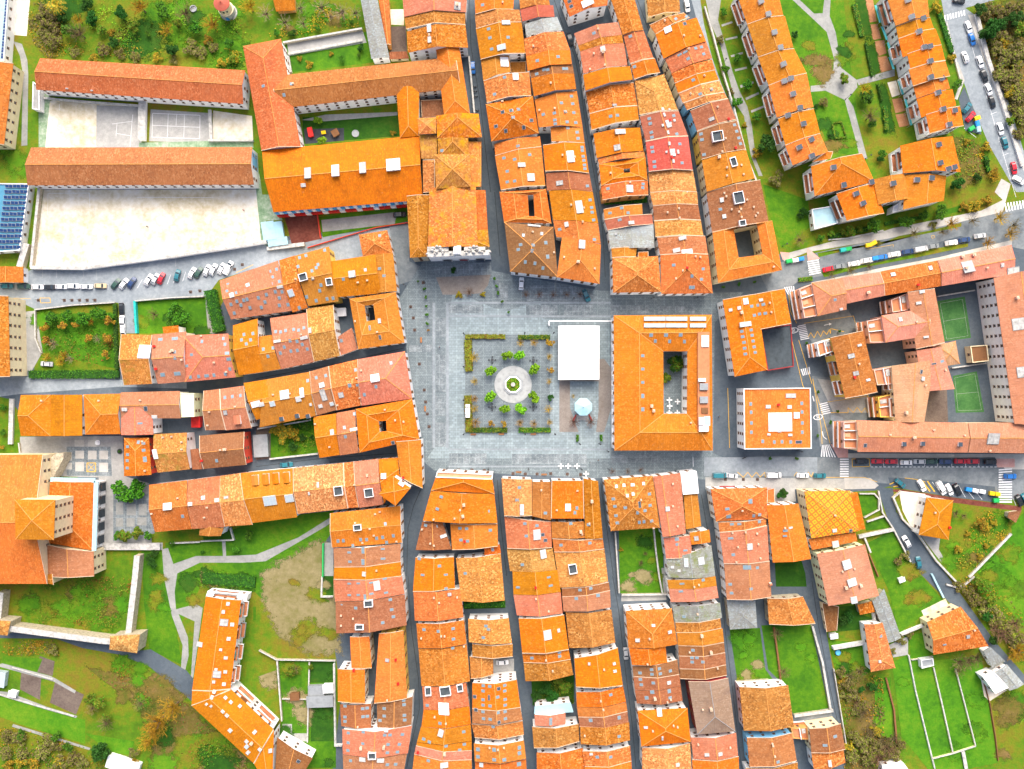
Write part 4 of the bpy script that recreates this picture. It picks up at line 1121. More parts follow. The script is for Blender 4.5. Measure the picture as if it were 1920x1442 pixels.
HOUSES = r'''
@in the school grounds|school buildings
T 0 0
g D 8 w 270,672 300,437 1840,527 1825,780 k.45 :school_hall = long rusty roofed school hall above the fenced ball court, two white roof panels
g D 8 w 205,1390 232,1106 1893,1103 1905,1385 k.45 :school_hall = long brown orange hall with a blue gable above the big white court
g O 8 c -160,470 100,475 30,1085 -160,1085 k.4 :school_hall = cream walled orange roofed building beside the grassy track
f cyan 5 w -60,-60 70,-60 34,462 -60,462 :greenhouse = pale blue glass roofed greenhouse above the cream walled building
f solarblue 4 w -60,1375 222,1378 152,1880 -60,1895 :solar_roof = pale blue flat roof carrying rows of dark solar panels
f cgrey 3.2 w 250,612 300,655 300,830 245,820 :shed = small grey lean-to at the end of the upper school hall
T 1 0
s O 3 o 115,-60 290,-60 296,78 150,86 :shed = small orange roofed shed in the convent garden
@by the convent|convent buildings
j D 9.5 w -98,345 187,290 335,1100 40,1130 k.42 :convent = convent with four orange roofed wings round a grassy cloister
+g D 9.5 w 172,815 118,572 1500,425 1535,660 k.42
+k N 9.5 w 1345,335 1520,318 1605,850 1410,862 k.42
+k N 9.5 w 1050,660 1225,650 1218,1020 1080,1035 k.42
+g N 9 w 130,1592 45,1130 1232,1015 1252,1500 k.4
+s B 4 w 1240,760 1415,752 1425,870 1245,880
g G 6.5 w 775,-60 900,-60 1000,430 865,442 k.2 :shed = long narrow grey roofed shed beside the convent garden
g O 6 o 912,-40 995,-40 1010,335 975,335 k.4 :shed = narrow orange roofed range alongside the long grey shed
s B 3.5 c 1000,392 1132,388 1150,438 1000,445 :shed = low brown lean-to at the foot of the garden yard by the convent
@above the convent on church lane|houses beside the convent
g S 10 w 1095,-60 1585,-60 1575,92 1110,126
g M 9.6 w 1110,127 1570,94 1570,184 1125,218
g M 9.8 w 1130,237 1571,186 1592,358 1138,396
@by the plaza|church
k Y 15 s 1350,868 1670,853 1695,1030 1360,1035 k.35 :church = large stone church with lichen stained roofs and a carved front on the plaza
+p Y 15.5 s 1210,885 1350,880 1352,1002 1222,1008 k.4
+s Y 13 s 1225,1010 1360,1020 1360,1192 1240,1190 k.15
+p Y 17 s 1338,1158 1606,1153 1615,1402 1348,1417 k.5
+k Y 15 s 1362,1040 1592,1036 1597,1180 1365,1185 k.4
+s Y 13 s 1690,1405 1590,1405 1588,1060 1690,1062 k.12
+s M 12.5 s 1340,1200 1340,1440 1254,1445 1250,1200 k.2
+k M 13 s 1130,1470 1300,1460 1285,1925 1155,1935 k.28
+g Y 15 s 1300,1410 1650,1400 1662,1850 1290,1862 k.3
+s O 13 s 1640,1430 1722,1430 1742,1770 1645,1775 k.12
+k Y 14 s 1290,1760 1740,1720 1752,1850 1290,1860 k.15
@on the church lane terrace|houses along the church lane
g N 10 w 1636,-80 1940,-80 1930,70 1645,106
g M 9.6 w 1640,108 1976,72 1990,162 1650,214
g N 9.8 w 1648,216 1992,164 2022,400 1684,446
g N 9 w 1686,446 1898,402 1910,540 1704,606
s O 4 w 1905,470 2025,466 2025,540 1912,545
g M 10 w 1706,606 2050,540 2066,716 1731,770
h O 11 w 1722,782 2076,720 2121,1000 1765,1062
g N 9 w 1786,1080 2130,1022 2141,1098 1794,1166
g N 9.6 w 1791,1168 2141,1099 2170,1394 1836,1426
T 2 1
c O 11 w -95,0 256,-22 296,236 -60,228 118,25 160,20 170,182 128,182
h B 12 w -58,226 310,262 345,640 -14,598 k.4
@behind the church lane terrace|houses behind the church lane terrace
T 2 0
g M 8.5 w 50,-60 265,-60 286,38 60,66
g R 8.2 w 60,68 310,40 320,126 76,162
g G 8 w 94,180 340,126 380,226 106,268 k.25
g M 9.2 w 90,290 386,236 436,375 105,420
g N 9.8 w 105,421 437,376 450,480 116,532
g B 9 w 130,522 454,482 466,550 141,584
g O 10.5 w 141,586 466,551 482,668 164,722
g N 9 w 170,746 487,682 530,955 200,956
+g N 9 w 288,956 530,956 545,1070 296,1060 k.2
g N 9.4 w 232,1088 545,1071 578,1298 249,1284
g B 8.8 w 252,1300 580,1300 606,1436 262,1428
T 2 1
g N 9 w 276,-10 606,-2 648,236 308,211
g O 9 w 308,213 648,238 666,388 332,338
k N 12 w 374,337 668,394 656,690 336,640 k.4
@on the middle upper lane terrace|houses along the middle upper lane
T 2 0
g O 10 w 364,-60 722,-60 716,40 430,126
g S 9.5 w 465,250 792,165 826,260 495,342
g M 9.5 w 495,343 826,262 836,322 510,386
g S 10 w 510,388 840,324 866,490 536,552
g N 11 w 532,560 886,496 906,596 550,680
g M 8.5 w 552,690 912,620 941,790 581,852
g N 8.8 w 581,853 941,793 952,900 596,976
g N 9 w 610,1002 961,956 986,1130 636,1186
g L 8.5 w 641,1190 990,1134 1001,1180 651,1228
c N 9.5 w 651,1230 1001,1178 1016,1350 669,1392 836,1268 884,1262 886,1294 838,1296 k.3
g O 9 o 664,1394 1018,1352 1022,1462 680,1500
T 2 1
g N 8 w 686,130 976,90 981,170 692,206
g R 8 w 692,208 1050,166 1060,240 716,286
g G 8 w 718,288 1061,241 1070,418 738,430 k.22
g N 8.4 w 744,422 936,414 930,486 750,492
+s O 7 w 945,452 1020,448 1022,482 945,486
h M 12 w 752,494 1096,480 1121,750 757,756 k.4
@behind the middle upper terrace|houses behind the middle upper lane
T 2 0
g M 9.5 w 724,-60 905,-60 986,225 830,262
g O 9 w 834,263 986,226 1062,436 886,476
g O 9.5 w 892,482 1072,437 1112,545 916,596
j X 9 w 920,606 1140,556 1246,825 956,862
g R 10 w 957,872 1250,832 1321,1018 1002,1058
g R 10 w 1002,1062 1321,1022 1356,1276 1027,1286
g X 8.6 w 1022,1290 1358,1280 1386,1440 1036,1444
T 2 1
g X 8.6 w 1034,2 1388,0 1396,92 1056,100
g B 8.6 w 1056,104 1396,94 1416,210 1066,214
g X 8.6 w 1066,218 1416,212 1436,328 1076,336
g O 10 w 1086,342 1450,330 1471,466 1110,470
k O 11.6 w 1112,471 1472,468 1506,760 1120,765 k.4
@on the parkside terrace|houses of the parkside terrace
T 2 0
g M 6 c 1005,-50 1252,-60 1262,92 1022,130
g M 9 c 1030,188 1290,96 1332,130 1076,256
g N 10 w 1076,257 1386,131 1456,310 1136,441
g O 9.5 c 1146,442 1456,311 1501,436 1196,550
g M 9.5 c 1196,552 1501,446 1521,520 1221,622
g N 9.5 c 1221,624 1521,524 1551,600 1246,700
g X 9.5 w 1251,702 1556,604 1592,690 1281,772
g M 9.5 b 1286,774 1592,692 1616,738 1311,826
g B 10.5 b 1336,830 1622,740 1682,896 1386,982
g B 10.5 y 1387,988 1686,904 1751,1118 1421,1196
g N 11 c 1424,1202 1756,1124 1822,1338 1461,1440
T 2 1
g B 10.5 w 1458,2 1862,-92 1926,222 1500,302
c N 11 c 1504,306 1952,216 2027,586 1546,682 1662,272 1836,240 1880,468 1700,492
@in the terraced park|stepped row houses of the park estate
T 3 0
g N 9.5 w -240,-60 75,-60 116,116 -156,182 :row_house
g N 9.8 w -156,184 128,118 192,356 -76,426 :row_house
g N 10 w -76,428 196,364 291,548 4,641 :row_house
g N 10.2 w 4,643 292,552 342,802 66,882 :row_house
g N 10.4 w 74,890 344,815 392,1000 130,1090 :row_house
g N 10.6 w 130,1094 392,1004 451,1140 186,1240 :row_house
s N 9 w 440,1140 482,1142 470,1190 330,1215 :row_house
k N 10.5 w 322,1246 705,1150 800,1362 350,1470 :row_house
+g N 9.8 w 512,1452 800,1372 872,1600 592,1656
+f cyan 4 w 325,1570 480,1545 525,1675 345,1722
g N 10.5 w 790,1345 1022,1300 1062,1490 826,1536 :row_house
g N 11 w 990,1092 1386,1022 1446,1290 1012,1300 :row_house
+g N 10.2 w 1030,1310 1338,1318 1320,1506 1014,1572
+f white 5 w 935,1550 1000,1510 1010,1572 930,1600
@in the outer park row|stepped row houses by the sloping road
g N 9.5 w 880,-60 1192,-60 1211,124 956,194 :row_house
g N 9 w 958,198 1216,130 1246,215 978,290 :row_house
g N 10 w 978,292 1256,214 1302,334 1011,430 :row_house
g N 10.6 w 1044,404 1300,336 1330,452 1068,516 :row_house
g N 10.6 w 1054,520 1330,456 1366,570 1089,646 :row_house
g N 9.6 w 1090,648 1344,580 1366,664 1114,738 :row_house
g N 10 w 1114,742 1384,668 1412,790 1150,884 :row_house
g N 10.8 w 1184,860 1440,795 1466,944 1214,1002 :row_house
@by the plaza|town hall
T 2 1
c N 12 w 762,925 1498,920 1506,1940 768,1940 1135,1195 1315,1195 1312,1663 1137,1663 k.34 :town_hall = big square orange roofed town hall round a shady courtyard, glass lean-tos on top
@east of the town hall|buildings east of the town hall
k N 11 w 1580,808 1832,764 1916,1335 1670,1386 k.3 :corner_building = bright orange L-shaped corner building with rows of small rooflights and a dark yard
+g N 11 w 1815,768 2045,725 2095,985 1860,1030 k.3
+f asphaltroof 3.5 k 1862,1030 2092,992 2112,1310 1915,1342
T 3 2
f N 10 w -186,34 318,28 326,486 -180,490 :flat_roof_building = square flat orange roofed block with white parapet and big white rooflight
T 3 1
@in the salmon housing block|salmon housing blocks
k P 11 c 590,882 562,642 328,680 372,932 k.32 :apartment_block = long salmon roofed block ending in a terracotta balcony stack by the zebra crossing
+g P 11 c 592,838 552,642 846,598 876,778 k.32
+g O 11 c 876,778 838,597 1271,513 1301,705 k.32
+g P 11.4 c 1302,706 1273,512 1826,396 1852,612 k.32
+f terrace 9.5 p 232,730 324,690 365,930 270,945
+g P 13 w 1692,644 2052,560 2170,1765 1848,1738 k.28
+f terrace 8 p 918,810 1040,760 1058,885 930,905
g P 11.4 c 670,1950 662,1712 1498,1732 1498,1955 k.32 :apartment_block = salmon roofed block along the lower avenue with three small gables
+g P 11.4 c 1502,1955 1502,1732 2100,1726 2100,1962 k.32
+f terrace 9.5 p 563,1725 660,1720 668,1925 566,1922
g P 11 p 1046,752 1250,724 1326,1128 1110,1178 k.3 :apartment_block = salmon block with crossing ridges beside the upper green court
+j P 11 p 882,1130 850,926 1200,868 1208,1078 k.3
+f terrace 9 p 736,968 846,945 878,1130 762,1130
g E 11 c 926,1305 1252,1258 1172,1728 956,1726 k.3 :apartment_block = beige salmon block with tiers of terraces beside the brown yard
+g P 10.5 p 1112,1188 1300,1160 1402,1478 1172,1496 k.25
+p E 9 p 1262,1150 1408,1116 1440,1290 1292,1312 k.3
+f terrace 9 p 790,1335 922,1312 945,1440 815,1450
+f terrace 7 y 822,1540 945,1510 955,1690 838,1690
g O 11 y 468,1092 712,1040 822,1500 578,1548 k.3 :apartment_block = salmon block with yellow balconied end beside the yellow zigzag markings
+f terrace 8.5 w 362,1135 466,1100 490,1195 380,1235
f brownwood 4 c 1512,1156 1640,1146 1654,1268 1530,1282 :shed = brown roofed hut between the green courts
@in the avenue corner group|houses of the avenue corner
T 3 2
T 2 2
h O 10 w 1490,787 1912,776 1916,1010 1530,1032 k.3
g O 9.4 w 1546,1036 1906,1010 1908,1060 1555,1112
g S 9.6 w 1556,1114 1914,1062 1930,1328 1588,1346
g S 9.4 w 1590,1348 1932,1330 1946,1596 1610,1616
T 3 2
g N 10 w -10,908 228,896 325,1312 36,1340
p mosaic 10.5 c 272,804 616,800 686,1102 326,1158 k.22 = house with a yellow and orange diamond patterned roof
+s O 8 c 622,812 622,1100 730,1090 672,812 k.06
s O 8.6 w 300,1162 655,1112 672,1180 330,1246 k.15
g P 10.5 l 366,1272 728,1202 834,1588 452,1666 k.2
h N 7 w 1188,850 1390,872 1356,1170 1130,1132 k.25 = bright orange detached house beside the sandy forecourt
s B 3 s 1800,960 1896,946 1860,1042 1796,1000 = little brown roofed hut at the meadow edge by the avenue
s O 2.5 r -10,790 40,780 50,900 -5,905
@in the lower lane end group|houses and sheds at the lower meadows
T 3 3
h G 6 s -310,180 -95,180 -80,390 -285,402 k.25 = grey hipped barn roof above the walled lawn
g M 6 s -6,168 262,152 356,356 8,362 k.3 = mottled roofed barn with a hole in its tiles by the narrow lane
s B 3.6 c 400,196 525,226 516,410 440,420 k.12 = narrow brown lean-to against the wall of the narrow lane
s M 3.4 s 668,216 785,185 802,270 690,292 k.15 = ragged tiled shed below the pink roofed house
g G 4.2 s 782,190 870,96 1000,464 902,506 k.16 :shed = long grey corrugated shed between two lawns
k M 6 w 722,362 860,350 956,690 772,720 k.3 = mottled tiled cottage with a white wall over the small garden
g M 7 c 1240,592 1194,346 1446,230 1656,526 k.3 = broad mottled roofed farmhouse beside the dark country lane
s G 3.5 w 1608,562 1662,528 1782,640 1682,692 k.1 = grey roofed outbuilding beside the country lane
f white 5 w 1604,752 1692,716 1800,836 1700,882 :flat_roof_building = white flat roofed house at the edge of the lower meadow
g G 5 w 1700,722 1792,662 1922,812 1812,862 k.2 = grey gabled house next to the white flat roofed one
f metal 2.4 w 1142,626 1236,614 1242,670 1150,692 :shed = small grey garden hut at the head of the meadow strips
g M 8 w -215,832 152,818 196,1130 -182,1160 k.3 = big mottled roofed house below the walled lawn
g O 8 b -160,1212 182,1176 216,1385 -138,1432 k.3 = brown orange house with pale blue walls below the walled lawn
f terrace 4 o 170,1142 292,1130 302,1225 186,1215 :shed = small terracotta roof terrace between two lower houses
g B 8 c 310,1144 546,1106 580,1300 325,1326 k.3 = brown roofed house with cream walls at the foot of the narrow lane
g M 7 w 325,1328 566,1302 582,1400 345,1460 k.3 = mottled roofed house at the very foot of the narrow lane
g M 6.5 w -170,1440 222,1396 230,1520 -150,1560 k.3 = mottled roof half out of view under the pale blue walled house
f white 4 w 855,1424 1012,1396 1090,1500 860,1500 :flat_roof_building = white roofed building cut by the picture edge below the meadow strips
@on the curving lane terrace|houses along the curving lane
T 1 2
k N 11.5 c 1345,706 1772,716 1790,822 1312,798 k.22
+f terrace2 10.6 w 1358,656 1778,676 1772,716 1346,700
g N 11 w 1312,800 1788,824 1812,1044 1250,1026 k.3
g B 9 w 1246,1032 1400,1036 1466,1240 1196,1246 k.25
g N 9.6 w 1456,1048 1812,1048 1816,1216 1470,1244 k.3
g N 9 w 1196,1300 1484,1296 1492,1532 1176,1556
g X 9 w 1498,1306 1836,1272 1866,1624 1540,1630
s O 7 w 1712,1210 1828,1200 1838,1268 1712,1300
T 1 3
g O 9 w 1180,120 1536,96 1556,310 1190,336
g O 9.8 w 1202,356 1560,332 1580,510 1216,541
g M 9.2 w 1218,544 1581,514 1606,790 1240,826
g O 9 w 1246,830 1576,802 1600,972 1256,1000
g N 9 w 1256,1002 1600,976 1612,1112 1240,1130
g N 9.4 w 1236,1132 1612,1116 1618,1236 1206,1246
g N 9 w 1206,1248 1618,1238 1618,1306 1202,1270
g S 9 w 1200,1272 1618,1308 1618,1378 1186,1335
g N 9 w 1186,1340 1618,1382 1622,1520 1165,1520
@behind the curving lane terrace|houses behind the curving lane terrace
g X 8.6 w 1590,320 1896,316 1921,504 1596,496
g M 8 w 1622,508 1926,510 1926,604 1622,604
g M 7 w 1602,604 1780,602 1780,738 1610,770
g N 10.5 w 1622,800 1956,776 1984,985 1622,996
g O 10.5 w 1622,998 1984,990 2000,1080 1620,1106
g M 9.5 w 1616,1110 2000,1086 2010,1190 1640,1212
g N 10.5 w 1632,1256 2010,1234 2026,1370 1640,1392
g O 9.5 w 1642,1396 2026,1374 2032,1510 1645,1512
@on the second lower lane terrace|houses along the second lower lane
T 2 2
g X 11 w -80,706 150,714 150,988 -58,988
g O 11 w 152,732 296,732 292,1024 152,992 k.2
s N 11 w 298,722 532,722 540,1010 294,1010 k.1
g O 10.4 w 536,706 646,728 682,1158 548,1160 k.3
g O 9.6 w 294,1032 540,1030 556,1154 300,1156
g O 9.6 w -58,992 292,1032 300,1226 -36,1232
g X 8.8 w -40,1236 306,1230 332,1394 -16,1404
g O 9.4 w 302,1160 682,1162 692,1236 316,1260
g X 9.2 w 316,1263 694,1240 722,1482 360,1528
T 2 3
g N 9.2 w 2,-34 342,-46 366,120 10,140
g S 9 w 10,142 366,122 380,280 36,296
g N 10.2 w 48,316 391,290 426,550 76,578
g O 9 w 76,582 426,553 440,624 86,648
g M 8.8 w 86,650 440,627 461,742 100,790
s cyan 7 w 168,974 440,944 462,1022 166,1036
g S 8.6 w 168,1040 402,1028 402,1110 172,1122
g M 8.4 w 150,1130 501,1108 506,1240 164,1290
g M 7.6 w 184,1324 532,1290 552,1460 186,1460
@behind the second lower lane|houses behind the second lower lane
g B 9 w 372,92 726,46 736,108 376,156
g S 9.2 w 376,158 736,112 742,236 386,266
g M 8.6 w 402,272 746,252 776,500 430,541
g N 10.4 w 466,616 794,536 832,820 480,832 k.3
g O 9 w 481,872 834,828 856,944 486,984
g O 9 w 486,986 856,948 866,1012 496,1056
g B 9 w 496,1058 866,1015 876,1100 506,1130
g M 9.4 w 510,1132 880,1098 886,1232 515,1262
g M 8.4 w 526,1312 886,1272 896,1388 545,1428
g N 8.6 w 546,1432 896,1392 902,1520 546,1520
@on the third lower lane terrace|houses along the third lower lane
T 2 2
h M 10.4 w 688,716 1056,688 1110,1078 740,1104 k.38
g S 10.6 w 1058,692 1262,666 1304,1120 1130,1148 q.3 k.25
g N 8 c 1288,830 1392,822 1420,1066 1304,1090 k.3
f white 9 w 1262,664 1384,652 1400,820 1282,830 :flat_roof_building = white canopy roof on the corner facing the plaza south side
g N 9.4 w 1330,1114 1480,1092 1491,1186 1346,1206 k.25
g S 9 w 1136,1152 1344,1132 1346,1294 1156,1310 k.25
g Q 8.6 w 1160,1315 1496,1208 1526,1448 1168,1450 k.25
T 2 3
g N 8.8 w 1164,30 1526,2 1536,74 1174,96
g S 9 w 1176,98 1536,76 1551,164 1190,196
g Q 8.2 w 1204,226 1561,200 1576,314 1220,346
g M 8.4 w 1224,348 1562,318 1571,390 1230,424
g N 9 w 1236,428 1580,393 1591,494 1244,520
g B 8.8 w 1246,522 1591,498 1598,574 1250,600
g B 8.8 w 1251,602 1600,577 1606,664 1255,694
g B 9 w 1256,696 1606,666 1612,744 1260,770
k T 11 k 1322,790 1622,764 1676,1166 1390,1190 k.34
g S 9 w 1340,1212 1682,1176 1696,1348 1360,1372
g N 8.8 w 1350,1376 1700,1352 1706,1520 1360,1520
@on the inner third lower lane|houses on the inner third lower lane
j O 10.6 w 852,262 1198,242 1242,514 872,540 k.34
+g O 10.6 w 876,542 1152,530 1166,650 900,668 k.34
g B 9 w 902,674 1240,626 1256,738 910,754
g B 9 w 910,757 1256,741 1266,824 920,854
g B 9 w 920,857 1266,826 1281,936 936,956
h N 10.6 w 942,1010 1316,990 1341,1244 970,1280 k.34
g X 9 w 976,1286 1336,1252 1346,1450 976,1460
@below the tower on the lane|houses below the clock tower
T 1 2
g N 10 w 570,1228 556,970 1086,914 1096,1190 k.3
g S 9.6 w 580,1232 1086,1196 1084,1330 586,1372
g N 9.6 w 586,1374 1086,1332 1092,1440 582,1464
T 1 3
g S 9.6 w 580,30 1096,2 1114,134 592,192
g B 10 w 596,196 1116,138 1131,370 601,430
g N 10.5 w 704,455 850,452 868,690 716,692 k.15
+g N 10.5 y 922,430 1104,408 1132,918 886,955 k.22
+g N 10.5 w 612,696 816,698 818,955 614,942 k.15
g B 9.4 w 628,962 864,958 864,1140 640,1126 k.25
+g B 9.4 w 906,956 1176,905 1166,1114 910,1150 k.25
g S 10.4 w 646,1150 1170,1124 1140,1330 650,1338
g S 10.2 w 650,1342 1132,1334 1104,1500 656,1500
@in the park flats|park flats
T 0 3
g N 10 w 1545,150 1808,180 1728,846 1440,856 k.22 :apartment_block = bent three-winged orange roofed apartment block with white balconies by the park
+g N 10 w 1435,972 1728,846 2052,1150 1902,1406 k.22
+g N 10 w 1440,858 1726,850 1732,852 1436,970 k.2
+g N 10 w 1904,1408 2054,1152 2042,1560 1990,1560 k.22
+f white 5 w 1560,110 1860,140 1850,190 1545,152
T 1 3
g B 8 w 158,1210 426,1368 330,1520 140,1520 k.25 = brown roofed house set askew below the walled vegetable plots
@on the school street terrace|houses between school street and the first lane
T 1 1
g S 10 w -188,956 -274,664 164,514 276,890 k.4
g M 10 w 275,904 172,512 290,476 388,868 k.4
g N 10.4 y 392,856 292,478 548,408 620,820 k.36
h M 9.4 w 770,320 985,286 1026,460 800,480 k.36
g N 10.4 w 610,790 556,520 896,468 940,760 k.34
+g N 10.4 w 890,468 1028,460 1058,744 900,760 k.34
c N 11 w 700,800 1050,750 1114,1130 766,1180 815,855 880,845 895,960 830,970 k.3
s S 6 w 618,1086 722,1018 762,1180 630,1228 k.2
g X 9.4 w 436,1274 379,874 580,846 631,1228 k.36
g S 9 w 190,1330 104,946 377,904 436,1275 k.38
g N 9.4 w 56,1350 14,1086 119,1070 188,1328 k.34
g N 9.4 w -130,1376 -174,1000 12,948 55,1351 k.34
@by the two walled gardens|houses by the two walled gardens
T 0 1
g L 9.6 w 930,1450 910,1066 1140,1072 1142,1440 k.36
g S 9.6 w 1182,1440 1142,1070 1398,1046 1400,1424 k.38
j S 10 y 1386,1426 1370,1076 1712,1062 1770,1390 k.34
s O 8 w 1220,1012 1340,1000 1342,1055 1225,1060 k.2
g M 12 c -200,780 62,780 75,1385 -200,1390 k.3 = cream and white house with rows of windows facing the orange orchard
g O 4 w -60,560 175,560 176,680 -60,682 k.25 :shed = low orange roofed building at the end of the school street car row
@on the middle west lane|houses between the two west lanes
T 0 2
k N 9 w 155,390 155,82 380,80 380,392 q.5 k.3
g N 9 w 380,80 617,80 617,388 380,391 k.3
j N 9 w 640,380 626,78 906,72 906,376 k.34
g S 9.6 w 912,258 905,62 1350,52 1358,258 k.32
+g S 9.6 w 908,175 1142,175 1150,380 908,384 k.32
+f white 9 l 1350,66 1456,70 1461,246 1365,250
g S 9.4 w 1542,348 1528,50 1646,37 1692,345 k.34
g S 9.4 w 1696,348 1650,37 1828,12 1888,330 k.34
T 1 2
g N 9.8 w 0,270 -94,-8 84,-36 130,240 k.34
g N 9.8 w 26,326 82,-36 400,-92 450,240 k.34
g S 8.6 w 456,236 402,-95 542,-134 604,196 k.34
g M 9.4 w 608,198 544,-134 762,-186 790,160 k.36
k S 11 w 792,163 764,-186 1117,-246 1172,110 k.34
@round the clock tower lane|houses beside the clock tower
c N 11.4 w 748,187 1172,112 1226,412 776,516 920,280 976,276 980,354 928,358 k.3
g N 11.8 w 1050,432 1238,416 1250,782 1085,700 k.3
g S 9.4 w 630,536 604,216 744,192 771,516 k.32
g N 9 w 476,556 430,246 602,220 629,532 k.34
T 0 2
j O 9 r 930,404 1118,404 1136,682 930,692 k.36
g L 8.6 w 1182,666 1150,376 1402,364 1426,640 k.34
g B 9.2 r 1526,638 1496,388 1832,358 1848,606 k.34
s B 6 w 1430,490 1490,482 1516,640 1442,642 k.1
@on the tower lane terrace|houses on the lane under the clock tower
g O 9.4 w 1162,1112 1118,756 1404,722 1440,1088 k.36
g O 9.4 w 1442,1088 1408,722 1648,690 1682,1074 k.36
+g O 8.6 w 1492,1136 1656,1140 1680,1080 1500,1060 k.3
g X 9 w 1686,1070 1650,690 1800,668 1895,1056 k.36
T 1 2
g N 9.4 w -28,1044 -118,668 275,630 310,1000 k.36
g X 9.2 w 312,975 278,630 655,592 690,934 k.36
g M 9.2 w 692,932 657,592 733,582 770,925 k.34
g S 9.4 w 774,930 736,582 914,562 955,905 k.34
g N 9.6 w 958,900 917,562 1066,552 1086,720 k.34
p N 19 w 920,826 1030,690 1160,780 1046,916 k.34 :clock_tower = square orange roofed tower turned cornerwise at the plaza entrance
@by the paved church yard|old hill church
T 0 2
g N 12 c 355,1500 322,528 -380,534 -380,1500 k.34 :hill_church = big orange roofed stone church with arcade facing the paved yard
+g O 11 c 225,1470 225,1440 395,1425 402,1506 k.1
+k O 9 w 375,728 718,734 702,1250 340,1190 k.22
+g S 10.5 c 345,1204 702,1256 706,1440 360,1446 k.26
+p N 24 c 110,866 415,868 404,1170 116,1166 k.3
'''
houses(HOUSES)
BVH = BVHTree.FromPolygons([tuple(v) for v in RV], RF)
for B in BLD:
    allq = [p for b in B['blocks'] for p in b.q]
    c = sum(allq, Vector()) / len(allq); c.z = 0
    B['c'] = c; B['root'] = empty(B['name'], c)
finish_buildings()
